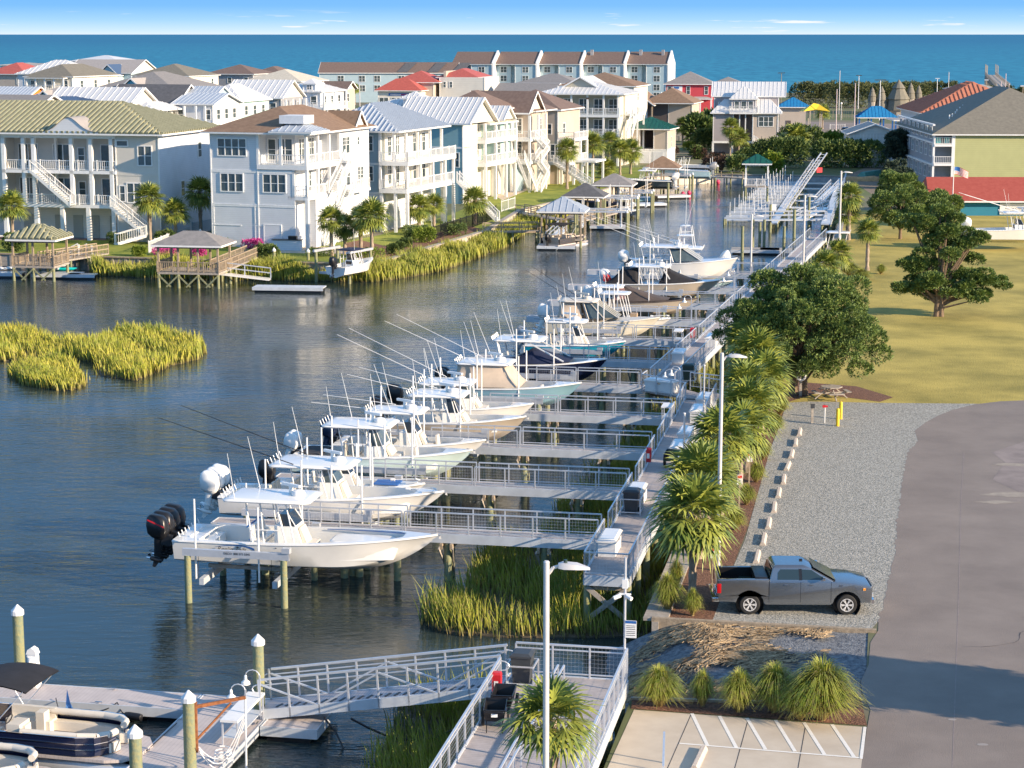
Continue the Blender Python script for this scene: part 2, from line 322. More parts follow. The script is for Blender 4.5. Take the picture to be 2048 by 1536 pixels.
# left bank lawns, patios and pool
sheet('lawn', [p[:2] for p in bank[:5]]+[P(640, 522, GZ)[:2], P(600, 492, GZ)[:2], P(430, 490, GZ)[:2], P(300, 480, GZ)[:2], P(-400, 478, GZ)[:2]], GZ+.004, M['lawng'])
sheet('lawn', [P(*q, GZ)[:2] for q in ((640, 522), (735, 530), (970, 461), (1040, 419), (1180, 386), (1300, 353), (1400, 349), (1380, 335), (1250, 335), (1040, 352), (1000, 385), (900, 430), (760, 470), (620, 496))], GZ+.004, M['lawng'])
sheet('planting_bed', [P(*q, GZ)[:2] for q in ((690, 505), (735, 527), (965, 459), (940, 452), (850, 470), (770, 492), (720, 480), (690, 486))], GZ+.009, M['mulch'])
sheet('patio', [P(*q, GZ)[:2] for q in ((-300, 455), (-300, 479), (310, 481), (325, 462))], GZ+.008, mat('pink patio pavers', (.30, .19, .15), .9, var=.15))
sheet('swimming_pool', [P(*q, GZ)[:2] for q in ((105, 473), (98, 477), (262, 477), (262, 472))], GZ+.016, mat('pool water', (.01, .13, .30), .05, var=0))
sheet('patio', [P(*q, GZ)[:2] for q in ((520, 494), (520, 505), (690, 508), (700, 494))], GZ+.008, M['apron'])
sheet('path', [P(*q, GZ)[:2] for q in ((985, 388), (1005, 401), (1090, 366), (1150, 358), (1150, 354), (1060, 362))], GZ+.010, M['apron'])
sheet('swimming_pool', [P(*q, GZ)[:2] for q in ((1150, 320), (1150, 326), (1235, 326), (1235, 320))], GZ+.016, MATS['pool water'])
sheet('road', [P(*q, GZ)[:2] for q in ((700, 226), (700, 236), (2600, 300), (2600, 268), (1400, 238))], GZ+.006, M['asphalt'])
sheet('road', [P(*q, GZ)[:2] for q in ((1340, 226), (1290, 262), (1420, 262), (1440, 226))], GZ+.0105, M['asphalt'])
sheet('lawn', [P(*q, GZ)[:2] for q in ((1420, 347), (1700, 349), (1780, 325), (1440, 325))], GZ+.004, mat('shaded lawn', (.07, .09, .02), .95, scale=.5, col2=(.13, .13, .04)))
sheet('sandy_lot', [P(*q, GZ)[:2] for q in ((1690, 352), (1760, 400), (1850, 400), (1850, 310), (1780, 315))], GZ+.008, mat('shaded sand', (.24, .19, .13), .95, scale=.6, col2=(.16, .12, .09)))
# boat ramp of loose gravel sloping into the water
rb = MB(); nx, ny = 26, 20; rr = random.Random(2)
def rampz(t_, s_): return 1.36*(lambda q: q*q*(3-2*q))(max(0, min(1, (t_+.5+.22*(s_+3.4))/4.6)))-.35*max(0, min(1, (1.6-t_)/2.5)) + (.04 if 2 < t_ < 10 else 0)*math.sin(t_*2+s_)*math.sin(s_*1.7)
for j in range(ny+1):
    for i in range(nx+1):
        t_ = -1.4+11.9*i/nx; s_ = -11.9+8.6*j/ny; q = D(t_, s_); rb.v.append((q[0], q[1], rampz(t_, s_)+(.012 if t_ > 10 else rr.uniform(-.02, .02))))
rb.f = [(j*(nx+1)+i, j*(nx+1)+i+1, (j+1)*(nx+1)+i+1, (j+1)*(nx+1)+i) for j in range(ny) for i in range(nx)]; rb.mi = [0]*len(rb.f)
tag(rb.build('gravel_ramp', mat('blue grey ramp gravel', (.085, .095, .11), .95, scale=5, col2=(.24, .25, .26), detail=9, bump=1, bscale=14), smooth=True, angle=80), kind='structure')
# marsh mud shelves
def mudsheet(name, pts, z0, z1, tmid):       # dock-frame polygon, a thin shelf of mud
    mb = MB(); q = [D(*p)[:2] for p in pts]; mb.prism(q, -.6, z1); tag(mb.build(name, 'mud'), kind='structure')
near_marsh = [PD(u, v, .1) for u, v in ((850, 1245), (858, 1218), (930, 1185), (975, 1110), (1010, 1085))]+[(-5.0, 12), (-5.2, 20), (-4.3, 30), (-3.8, 40), (-2.6, 52), (-1.5, 60), (1.0, 60), (1.2, 46), (1.9, 38), (1.9, -3.4)]+[PD(u, v, .1) for u, v in ((1290, 1268), (1150, 1272), (1000, 1270), (900, 1262))]
mudsheet('mud_bank', near_marsh, 0, .06, 0)
low_marsh = [PD(u, v, .1) for u, v in ((740, 1560), (780, 1470), (800, 1405), (860, 1395), (960, 1400))]+[(2.6, -14.5), (2.6, -27.3), (-2.6, -27.5), (-2.6,-40), (-7, -40)]
mudsheet('mud_bank', low_marsh, 0, .06, 0)
islA = [PD(u, v, 0) for u, v in ((-300, 655), (0, 665), (60, 672), (120, 690), (190, 690), (240, 670), (330, 672), (405, 700), (395, 718), (330, 735), (270, 762), (200, 752), (195, 725), (130, 715), (60, 720), (0, 722), (-300, 720))]
islB = [PD(u, v, 0) for u, v in ((22, 748), (60, 728), (110, 722), (150, 745), (172, 770), (140, 782), (60, 772))]
bmarsh = [PD(u, v, 0) for u, v in ((190, 543), (330, 546), (620, 553), (733, 558), (880, 515), (970, 488), (1036, 452), (1042, 472), (1000, 500), (960, 514), (880, 543), (800, 557), (740, 564), (640, 562), (430, 560), (300, 556), (190, 551))]
cmarsh = [PD(u, v, 0) for u, v in ((1005, 470), (1040, 446), (1100, 425), (1165, 414), (1150, 432), (1100, 450), (1040, 466))]
for nm, pp in (('marsh_bed', islA), ('marsh_bed', islB), ('marsh_bed', bmarsh), ('marsh_bed', cmarsh)): mudsheet(nm, pp, 0, .03, 0)
# ---- bulkheads ----
def bulkhead(label, pts, z0, z1, wm, cm, capw=.4, group=None, ribs=1.2):
    t_ = thing('bulkhead', label, 'seawall', (pts[0][0], pts[0][1], 0)); o = Vector((pts[0][0], pts[0][1], 0))
    a = MB(); c = MB()
    for p, q in zip(pts, pts[1:]):
        p = Vector((p[0], p[1], 0))-o; q = Vector((q[0], q[1], 0))-o
        a.bar(p+Vector((0, 0, (z0+z1)/2)), q+Vector((0, 0, (z0+z1)/2)), .12, z1-z0)
        c.bar(p+Vector((0, 0, z1+.06)), q+Vector((0, 0, z1+.06)), capw, .12)
        n = int((q-p).length/ribs)
        for i in range(n+1):
            k = p+(q-p)*(i/max(1, n)); a.cbox((k.x, k.y, (z0+z1)/2), (.22, .26, z1-z0-.02), math.atan2((q-p).y, (q-p).x))
    a.build('wall_panel', wm, t_); c.build('cap', cm, t_); return t_
M['vinyl'] = mat('pale vinyl sheet piling', (.62, .56, .46), .7, var=.12, scale=.8)
bulkhead('pale timber-capped seawall below the left lawns behind the reeds', [b_[:2] for b_ in bank[:6]], -.6, GZ-.02, 'woodg', 'wood')
bulkhead('white-ribbed seawall running diagonally beside the long strip of reeds', [b_[:2] for b_ in bank[5:8]], -.6, GZ-.02, 'vinyl', 'woodg', .6)
bulkhead('seawall below the middle lawns behind the private boat docks', [b_[:2] for b_ in bank[7:11]], -.6, GZ-.02, 'vinyl', 'woodg')
bulkhead('grey-blue sheet pile wall closing off the far end of the canal', [bank[10][:2], D(4.2, 241.5)[:2]], -.6, GZ-.02, mat('blue grey sheet piling', (.36, .38, .38), .8, var=.3, scale=.5), 'woodg', ribs=2)
bulkhead('seawall with a wide timber boardwalk cap between dock and palms', [D(t_+.45, s_)[:2] for t_, s_ in shore[:5]], -.6, GZ-.02, 'woodg', 'woodg', .95)
bulkhead('seawall along the lawn behind the far marina slips', [D(t_+.1, s_)[:2] for t_, s_ in shore[4:]], -.6, GZ-.02, 'woodg', 'woodg', .5)
o = MB(); a_, b_ = D(2.2, -3.35), D(10.7, -3.35); o.bar((a_[0], a_[1], .42), (b_[0], b_[1], .42), .2, 2.2)
tag(o.build('timber_edging', 'wood'), 'long low timber beam retaining the gravel just in front of the pickup truck', 'timber beam')
o = MB()
a_, b_ = P(1262, 1400, GZ), P(1700, 1412, GZ); o.bar((a_[0], a_[1], GZ-.05), (b_[0], b_[1], GZ-.05), .16, .3)
tag(o.build('timber_edging', 'woodg'), 'grey timber beam mostly hidden behind the row of ornamental grass clumps', 'timber beam')
# painted lines, joints
ln = MB()
def gline(mb, p, q, w_, z): mb.face(*[(x, y, z) for x, y in ((lambda d, n: ((p[0]-n[0], p[1]-n[1]), (p[0]+n[0], p[1]+n[1]), (q[0]+n[0], q[1]+n[1]), (q[0]-n[0], q[1]-n[1])))(0, ((lambda dx, dy, l: (-dy/l*w_/2, dx/l*w_/2))(q[0]-p[0], q[1]-p[1], math.dist(p[:2], q[:2])))))])
for u0, v0, u1, v1 in ((1384, 1428, 1415, 1492), (1439, 1433, 1473, 1497), (1494, 1437, 1531, 1500), (1551, 1441, 1590, 1504), (1608, 1446, 1649, 1510), (1664, 1450, 1708, 1515)):
    gline(ln, P(u0, v0, GZ), P(u1, v1, GZ), .12, GZ+.020)
gline(ln, P(1359, 1488, GZ), P(1720, 1517, GZ), .1, GZ+.024); gline(ln, P(1730, 1455, GZ), P(1722, 1519, GZ), .1, GZ+.024)
tag(ln.build('parking_lines', 'line'), kind='structure')
jn = MB()
for u0, v0, u1, v1 in ((1382, 1430, 1325, 1560), (1497, 1438, 1452, 1600), (1612, 1447, 1585, 1600)): gline(jn, P(u0, v0, GZ), P(u1, v1, GZ), .025, GZ+.016)
tag(jn.build('slab_joints', 'char'), kind='structure')
jn = MB(); gline(jn, P(1918, 1180, GZ), P(1922, 1000, GZ), .03, GZ+.016); gline(jn, P(1922, 1000, GZ), P(1928, 905, GZ), .03, GZ+.016); gline(jn, P(1905, 1536, GZ), P(1918, 1180, GZ), .03, GZ+.016)
tag(jn.build('asphalt_seam', mat('pale seam', (.27, .22, .2), .9)), kind='structure')
# ================= GRASS AND REEDS =================
def pip(px, py, poly):
    inside = np.zeros(len(px), bool); n = len(poly); j = n-1
    for i in range(n):
        xi, yi = poly[i]; xj, yj = poly[j]
        c = ((yi > py) != (yj > py)) & (px < (xj-xi)*(py-yi)/((yj-yi) if yj != yi else 1e-9)+xi); inside ^= c; j = i
    return inside
def reeds(label, poly, n, hmin, hmax, wid, m, seed, zf=None, clump=.5, edge=1.0):
    g = np.random.default_rng(seed); A = np.array(poly); lo, hi = A.min(0), A.max(0)
    k = int(n*12); px = g.uniform(lo[0], hi[0], k); py = g.uniform(lo[1], hi[1], k)
    w_ = np.sin(px*clump*2.1+seed)+np.sin(py*clump*1.7+px*.6)+np.sin(px*clump*5+py*clump*4.3)*.7
    ok = pip(px, py, poly) & (g.uniform(-2.9, 1.2, k) < w_); jx = g.normal(0, .22, (2, k)); px, py = px+jx[0], py+jx[1]; px, py, w_ = px[ok][:n], py[ok][:n], w_[ok][:n]; k = len(px)
    cs, sn = math.cos(DA), math.sin(DA); X = DO[0]+px*cs+py*sn; Y = DO[1]-px*sn+py*cs
    z0 = zf(px, py) if zf else np.zeros(k)+.0
    h = g.uniform(hmin*.6, hmax, k)*(1+.16*w_)*(.75+.5*g.random(k)**.7); a = g.uniform(0, 2*np.pi, k); ln_ = g.normal(0, .16, (k, 2))*h[:, None]; ln_[:, 0] -= .10*h
    dx, dy = np.cos(a)*wid/2, np.sin(a)*wid/2
    B0 = np.stack([X-dx, Y-dy, z0], 1); B1 = np.stack([X+dx, Y+dy, z0], 1)
    C0 = np.stack([X-dx*.8+ln_[:, 0]*.35, Y-dy*.8+ln_[:, 1]*.35, z0+h*.55], 1); C1 = np.stack([X+dx*.8+ln_[:, 0]*.35, Y+dy*.8+ln_[:, 1]*.35, z0+h*.55], 1)
    T0 = np.stack([X+ln_[:, 0]-dx*.15, Y+ln_[:, 1], z0+h], 1); T1 = np.stack([X+ln_[:, 0]+dx*.15, Y+ln_[:, 1], z0+h], 1)
    V = np.stack([B0, B1, C0, C1, T0, T1], 1).reshape(-1, 3); i = np.arange(k)[:, None]*6
    F = np.concatenate([i+np.array([[0, 1, 3, 2]]), i+np.array([[2, 3, 5, 4]])])
    return tag(put(npmesh('marsh_grass', V, F, m), 'marsh_grass'), label, 'marsh grass', kind='stuff')
def reedmat(name, lo_, a_, b_):
    m = bpy.data.materials.new(name); m.use_nodes = True; t = m.node_tree; b = t.nodes['Principled BSDF']; b.inputs['Roughness'].default_value = .65
    tc = nd(t, 'ShaderNodeTexCoord'); n = nd(t, 'ShaderNodeTexNoise', inp={'Scale': .45, 'Detail': 6, 'Roughness': .7}); t.links.new(tc.outputs['Object'], n.inputs['Vector'])
    mr = nd(t, 'ShaderNodeMapRange', inp={1: .38, 2: .62}); t.links.new(n.outputs[0], mr.inputs[0])
    mx = nd(t, 'ShaderNodeMix', data_type='RGBA'); mx.inputs[6].default_value = a_+(1,); mx.inputs[7].default_value = b_+(1,); t.links.new(mr.outputs[0], mx.inputs[0])
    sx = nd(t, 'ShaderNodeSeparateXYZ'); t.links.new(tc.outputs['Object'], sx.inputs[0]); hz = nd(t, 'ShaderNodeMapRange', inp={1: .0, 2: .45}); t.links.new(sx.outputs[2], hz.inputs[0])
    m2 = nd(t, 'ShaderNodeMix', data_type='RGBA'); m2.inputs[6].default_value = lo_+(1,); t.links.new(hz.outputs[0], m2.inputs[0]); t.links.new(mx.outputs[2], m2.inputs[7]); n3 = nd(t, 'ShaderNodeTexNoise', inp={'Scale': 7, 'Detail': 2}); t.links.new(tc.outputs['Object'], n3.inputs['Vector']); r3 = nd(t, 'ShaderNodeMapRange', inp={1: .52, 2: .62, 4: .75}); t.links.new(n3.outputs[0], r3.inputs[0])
    m3 = nd(t, 'ShaderNodeMix', data_type='RGBA'); m3.inputs[7].default_value = (.30, .23, .09, 1); t.links.new(r3.outputs[0], m3.inputs[0]); t.links.new(m2.outputs[2], m3.inputs[6]); t.links.new(m3.outputs[2], b.inputs['Base Color'])
    return m
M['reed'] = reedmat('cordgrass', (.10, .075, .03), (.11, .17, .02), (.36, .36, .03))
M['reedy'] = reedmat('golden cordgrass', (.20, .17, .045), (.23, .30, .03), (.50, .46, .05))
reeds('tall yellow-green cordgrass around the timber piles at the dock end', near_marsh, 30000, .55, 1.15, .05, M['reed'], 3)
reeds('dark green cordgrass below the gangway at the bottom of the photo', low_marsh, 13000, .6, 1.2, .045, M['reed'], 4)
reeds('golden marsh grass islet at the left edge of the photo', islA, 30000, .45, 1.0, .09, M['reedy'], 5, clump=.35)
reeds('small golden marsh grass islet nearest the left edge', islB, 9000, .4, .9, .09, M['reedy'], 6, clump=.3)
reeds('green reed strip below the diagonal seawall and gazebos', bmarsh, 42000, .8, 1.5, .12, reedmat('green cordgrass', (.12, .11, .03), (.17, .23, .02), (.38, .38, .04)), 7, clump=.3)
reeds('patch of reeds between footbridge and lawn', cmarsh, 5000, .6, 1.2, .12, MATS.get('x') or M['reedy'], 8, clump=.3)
# dead reed wrack lying on the ramp
g = np.random.default_rng(11); k = 15000; tt = g.uniform(1.6, 9.0, k); ss = g.uniform(-11.4, -3.7, k)
wv = np.sin(tt*1.3+ss*.9)+np.sin(ss*1.9-tt*.5)+.5*np.sin(tt*3.1); ok = (g.uniform(-1.4, 1.6, k) < wv-.9*np.clip((tt-7.2), 0, 2)-.8*np.clip(2.8-tt, 0, 2)); tt, ss = tt[ok], ss[ok]; k = len(tt)
aa = g.normal(.5, .5, k)+.5*np.sin(tt*1.7); ll = g.uniform(.15, .6, k); cs, sn = math.cos(DA), math.sin(DA)
V = []
zz = np.array([rampz(a_, b_) for a_, b_ in zip(tt, ss)])+.09
for sg, wd in ((-.5, -.016), (-.5, .016), (.5, .016), (.5, -.016)):
    x_ = tt+np.cos(aa)*ll*sg-np.sin(aa)*wd; y_ = ss+np.sin(aa)*ll*sg+np.cos(aa)*wd; z_ = np.array([rampz(a_, b_) for a_, b_ in zip(x_, y_)])+.10+g.uniform(0, .06, k)
    V.append(np.stack([DO[0]+x_*cs+y_*sn, DO[1]-x_*sn+y_*cs, z_], 1))
V = np.stack(V, 1).reshape(-1, 3)
tag(put(npmesh('reed_wrack', V, np.arange(k*4).reshape(-1, 4), mat('dead straw', (.24, .17, .10), .9, scale=2.5, col2=(.46, .34, .20))), 'reed_wrack'), 'dead straw washed up across the gravel ramp', 'straw', kind='stuff')

# cracks, tyre scuffs and loose patches on the asphalt
rc = random.Random(12)
for i_ in range(1):
    x, y = P(1830+rc.uniform(0, 200), 900+rc.uniform(0, 600), GZ)[:2]; a = rc.uniform(-1.2, 1.2); mb = MB(); pt = (x, y)
    for k in range(16): a += rc.uniform(-.5, .5); q = (pt[0]+.35*math.cos(a), pt[1]+.35*math.sin(a)); gline(mb, pt, q, rc.uniform(.012, .03), GZ+.0205); pt = q
    tag(mb.build('road_crack', 'char'), kind='structure')
M['patch'] = mat('pale spill', (.36, .33, .30), .9, scale=1.2, col2=(.28, .25, .23), detail=6)
for u, v, a_, b_ in ((1905, 1440, .14, .1), (1965, 1490, .18, .12)):
    q = P(u, v, GZ); sheet('road_patch', [(q[0]+a_*math.cos(k*.45)*(1+rc.uniform(-.15, .15)), q[1]+b_*math.sin(k*.45)*(1+rc.uniform(-.15, .15))) for k in range(14)], GZ+.0185, M['patch'])
# ================= THE MAIN DOCK =================
DZ = 2.16
def rail(mb, p, q, h=.98, step=1.4, low=True, wire=None, w_=.055, ends=(1, 1), mid=False):
    p, q = Vector(p), Vector(q); Lr = (q-p).length; n = max(1, round(Lr/step)); up = Vector((0, 0, 1))
    mb.bar(p+up*h, q+up*h, w_*1.15, w_)
    if mid: mb.bar(p+up*(h-.17), q+up*(h-.17), w_*.7)
    if low: mb.bar(p+up*.13, q+up*.13, w_*.6, w_*.7)
    for i in range(n+1):
        if (i == 0 and not ends[0]) or (i == n and not ends[1]): continue
        a = p+(q-p)*(i/n); mb.bar(a-up*.12, a+up*(h-.02), w_)
    if wire is not None:
        k = int(Lr/.13)
        for i in range(k):
            a = p+(q-p)*((i+.5)/k); wire.bar(a+up*.15, a+up*(h-.03), .0035)
        for j in range(5): wire.bar(p+up*(.25+j*.14), q+up*(.25+j*.14), .0035)
def pile(parent, x, y, top, bot=-1.2, r=.15, capc=False, name='pile'):
    mb = MB(); mb.tube((x, y, bot), (x, y, top), r*1.08, r, n=12); o = mb.build(name, 'pile', parent, smooth=True)
    if capc:
        c = MB(); c.lathe([(r*1.25, top-.02), (r*1.25, top+.13), (r*.1, top+.36)], (x, y, 0), 12); c.build('pile_cap', 'white', o)
    return o
def walkway(label, c0, c1, hw, wire=True, rl=((0, 1),), rr=((0, 1),), end0=True, piles=True, dropl=0):
    # c0,c1 = (t,s) ends of the centre line
    a = math.atan2(c1[0]-c0[0], c1[1]-c0[1]); Lw = math.dist(c0, c1)
    th = dthing('dock_walkway', label, 'walkway', c0[0], c0[1], 0, rz=-a)
    d = MB(); d.box(-hw+.03, hw-.03, 0, Lw, DZ-.08, DZ); d.build('deck', 'deck', th)
    f = MB(); f.box(-hw-.03, -hw+.028, 0, Lw, DZ-.38, DZ+.03); f.box(hw-.028, hw+.03, 0, Lw, DZ-.38, DZ+.03); f.box(-hw+.03, hw-.03, -.05, -.002, DZ-.38, DZ+.03); f.build('fascia', 'alud', th)
    for segs, x in ((rl, -hw+.02), (rr, hw-.02)):
        mb = MB(); w_ = MB()
        for s0, s1 in segs: rail(mb, (x, s0*Lw, DZ), (x, s1*Lw, DZ), wire=w_ if wire else None)
        if mb.v: mb.build('railing', 'alu', th); 
        if w_.v: w_.build('railing_mesh', 'alu', th)
    if end0:
        mb = MB(); w_ = MB(); rail(mb, (-hw+.02, 0, DZ), (hw-.02, 0, DZ), wire=w_); mb.build('railing', 'alu', th); w_.build('railing_mesh', 'alu', th)
    if piles:
        n = int(Lw/3.1)
        for i in range(n+1):
            for x in (-hw+.1, hw-.1): pile(th, x, .35+i*3.1, DZ-.4)
            b = MB(); b.box(-hw, hw, .25+i*3.1, .45+i*3.1, DZ-.62, DZ-.385); b.build('cross_beam', 'wood', th)
            if i < 3 or i % 3 == 0:
                x_ = MB(); y = .35+i*3.1-.2; x_.bar((-hw+.1, y, DZ-.5), (hw-.05, y, .3), .05, .2); x_.bar((hw-.1, y-.06, DZ-.5), (-hw+.1, y-.06, .3), .05, .2); x_.build('cross_brace', 'woodg', th)
    return th, Lw
def seg(s0, s1, cuts, half=.62):            # gaps in the left railing where fingers leave
    out = []; a = s0
    for c in cuts: out.append((a, c-half)); a = c+half
    out.append((a, s1)); Lw = s1-s0; return [((x-s0)/Lw, (y-s0)/Lw) for x, y in out if y-x > .3]
FS = [5.9, 15.2, 24.3, 33.8, 43.6, 53, 62.5, 72.6, 82, 92.5, 103.6]
def tc_(s): return 0 if s < 40 else -2.8+(s-44)*.0656
walkway('near stretch of the grey dock walkway with railings, ending above the reeds', (0, -.3), (0, 39.6), .92, rl=seg(-.3, 39.6, FS[:4]))
walkway('middle stretch of the dock walkway beyond the bend, beside the big cedar', (-2.8, 43.0), (tc_(78), 78), .9, rl=seg(43.0, 78, FS[4:7]+[72.6]), end0=False)
walkway('far stretch of the dock walkway coming out behind the big cedar', (tc_(78), 78.2), (tc_(137), 137), .9, wire=False, rl=seg(78.2, 137, FS[8:]), end0=False)
th = dthing('dock_bridge', 'short angled dock bridge joining the walkway bend to the shore', 'walkway', 0, 0)
b = MB(); b.prism([(-3.9, 42.0), (-3.65, 43.4), (-1.85, 43.4), (-.3, 41.6), (2.6, 41.4), (2.6, 39.9), (.95, 39.9), (.95, 39.3), (-.95, 39.3), (-.95, 39.9)], DZ-.1, DZ); b.build('deck', 'deck', th)
b = MB(); w_ = MB()
for p, q in (((-3.85, 42.1), (-.9, 39.5)), ((-1.0, 43.2), (2.6, 41.5)), ((-.2, 41.6), (2.6, 40.0)), ((-3.85, 42.1), (-3.7, 43.4))): rail(b, (*p, DZ), (*q, DZ), wire=w_)
b.build('railing', 'alu', th); w_.build('railing_mesh', 'alu', th)
for x, y in ((-3.5, 42.2), (-1, 41), (-2.2, 43), (.8, 40.8)): pile(th, x, y, DZ-.12)
FLAB = ['nearest finger pier, running behind the quad-engine white boat', 'second finger pier from the near dock end, behind the two near boats', 'third finger pier, in front of the tan-hulled boat with black engines', 'finger pier meeting the walkway just before its bend', 'finger pier at the walkway bend, in front of the navy-hulled boat', 'finger pier in front of the teal-hulled boat', 'finger pier in front of the cream express boat', 'finger pier below the brown canvas boat', 'finger pier in front of the tan hull under a black cover', 'finger pier in front of the tall white express boat', 'farthest finger pier, behind the white express boat']
RS = [-15.5, -13.6, -12.8, -12.1, -11.1, -10.5, -9.9, -9.5, -8.8, -8, -7]
for i, (s, lb) in enumerate(zip(FS, FLAB)):
    tr = -.93 if s < 40 else tc_(s)-.93
    if i == 4: tr = -3.9
    hw = .52; Lf = tr+18.6 if i < 4 else tr+16.5
    th = dthing('finger_pier', lb, 'finger pier', tr, s, 0, 'finger piers along the boat slips')
    d = MB(); d.box(-Lf, -.01, -hw+.02, hw-.02, DZ-.16, DZ-.06); d.build('deck', 'deckx', th)
    f = MB()
    for y in (-hw-.03, hw-.015): f.box(-Lf, -.005, y, y+.045, DZ-.44, DZ-.03)
    f.box(-Lf-.04, -Lf-.002, -hw, hw, DZ-.44, DZ-.03); f.build('fascia', 'alud', th)
    x0 = RS[i]-tr
    for y in (-hw, hw):
        mb = MB(); w_ = MB(); dx = .35 if y > 0 else 0
        xm = x0*.62
        rail(mb, (x0+dx, y, DZ-.06), (xm+.12, y, DZ-.06), h=.96, wire=w_ if i < 7 else None, step=1.45); rail(mb, (xm+.24, y, DZ-.06), (-.25, y, DZ-.06), h=.96, wire=w_ if i < 2 else None, step=1.55)
        mb.build('railing', 'alu', th)
        if w_.v: w_.build('railing_mesh', 'alu', th)
    n = 4 if i < 4 else 3
    for k in range(n):
        x = -2.6-k*4.3
        for y in (-.36, .36): pile(th, x, y, DZ-.45, r=.16)
        bm_ = MB(); bm_.box(x-.28, x-.17, -.75, .75, DZ-.68, DZ-.445); bm_.box(x+.17, x+.28, -.75, .75, DZ-.68, DZ-.445); bm_.build('cross_beam', 'wood', th)
        br = MB(); br.bar((x-.3, -.8, DZ-.6), (x-.1, .3, .15), .05, .17); br.bar((x+.3, -.7, DZ-.6), (x+.12, .35, .2), .05, .17); br.build('cross_brace', 'woodg', th)
# ---- dock furniture ----
bx = MB(); bx.exy([(-.9, 0), (.9, 0), (.98, .62), (-.98, .62)], -.36, .36)
lid = MB(); lid.loft([[(-1.02, -.42, .62), (1.02, -.42, .62), (1.02, .42, .62), (-1.02, .42, .62)], [(-1.02, -.42, .69), (1.02, -.42, .69), (1.02, .42, .69), (-1.02, .42, .69)], [(-.9, -.3, .78), (.9, -.3, .78), (.9, .3, .78), (-.9, .3, .78)]])
bxm, lidm = bx.mesh('box_body', 'white'), lid.mesh('lid', 'gel')
hm = MB().box(-.12, .12, -.40, -.37, .5, .58).mesh('latch', 'chrome')
def dockbox(label, t, s, sc=1, rz=R(90)):
    th = dthing('dock_box', label, 'storage box', t, s, DZ+.01, 'white storage boxes on the dock', rz); th.scale = (sc, 1, 1)
    put(bxm, 'box_body', th); put(lidm, 'lid', th); put(hm, 'latch', th)
for a_ in (('white storage box at the near end of the walkway, closest to the camera', -.42, 3.6), ('white storage box just behind the grey bin near the dock end', -.42, 12.6, 1.0),
           ('white storage box right behind the black grill on the walkway', .45, 22.9), ('white storage box second beyond the black grill, near the left rail', .46, 26.6), ('white storage box beside the fish cleaning table before the bend', .46, 33.0),
           ('white storage box last before the angled dock bridge', .46, 36.8), ('white storage box by the round panel at the walkway bend', -2.6, 41.6, 1, R(-22)),
           ('white storage box just past the dark green bin beyond the bend', -2.75, 53.0), ('white storage box beside the red extinguisher case beyond the bend', -1.2, 60.2), ('white storage box by the pale lamp post on the far walkway', 3.6, 95)):
    dockbox(*a_)
M['bin'] = mat('dark grey bin', (.045, .05, .055), .5, var=.1)
def bin_(label, t, s, m='bin', rz=0):
    th = dthing('rubbish_bin', label, 'bin', t, s, DZ+.01, rz=rz)
    b = MB(); b.loft([[(-.27, -.3, .06), (.27, -.3, .06), (.27, .3, .06), (-.27, .3, .06)], [(-.34, -.38, .98), (.34, -.38, .98), (.34, .38, .98), (-.34, .38, .98)]]); b.build('bin_body', m, th)
    b = MB(); b.loft([[(-.37, -.42, .98), (.37, -.42, .98), (.37, .42, .98), (-.37, .42, .98)], [(-.37, -.42, 1.05), (.37, -.42, 1.05), (.37, .42, 1.05), (-.37, .42, 1.05)], [(-.25, -.3, 1.12), (.25, -.3, 1.12), (.25, .3, 1.12), (-.25, .3, 1.12)]]); b.build('lid', m, th)
    for x in (-.3, .3): MB().tube((x-.03, .3, .1), (x+.03, .3, .1), .1, n=12).build('wheel', 'rubber', th)
    f = MB()
    for x in (-.45, .45):
        for y in (-.48, .48): f.bar((x, y, 0), (x, y, .72), .05)
    for z in (.12, .72):
        for y in (-.48, .48): f.bar((-.45, y, z), (.45, y, z), .045)
        for x in (-.45, .45): f.bar((x, -.48, z), (x, .48, z), .045)
    f.build('holder_frame', 'alu', th)
bin_('dark grey wheeled bin in a metal frame near the dock end', -.4, 10.6)
M['bing'] = mat('dark green bin', (.02, .05, .045), .45, var=.1)
bin_('dark green wheeled bin standing at the walkway bend', -1.35, 45.6, 'bing')
bin_('dark bin with its lid tipped open on the near landing', -.9, -13.9, 'bin')
def ext(label, t, s, z=DZ):
    th = dthing('fire_extinguisher_cabinet', label, 'extinguisher case', t, s, z)
    b = MB(); b.loft([[(-.14, -.12, .3), (.14, -.12, .3), (.14, .12, .3), (-.14, .12, .3)], [(-.15, -.13, .95), (.15, -.13, .95), (.15, .13, .95), (-.15, .13, .95)], [(-.12, -.1, 1.03), (.12, -.1, 1.03), (.12, .1, 1.03), (-.12, .1, 1.03)]]); b.build('case', 'red', th)
    MB().box(-.07, .07, -.138, -.131, .5, .75).build('label_plate', 'white', th)
ext('red extinguisher case on the left rail by the black grill', -.8, 20.2); ext('red extinguisher case on the rail beyond the bend', -2.7, 61.6); ext('red extinguisher case on the near landing rail above the gangway', -1.38, -15.9)
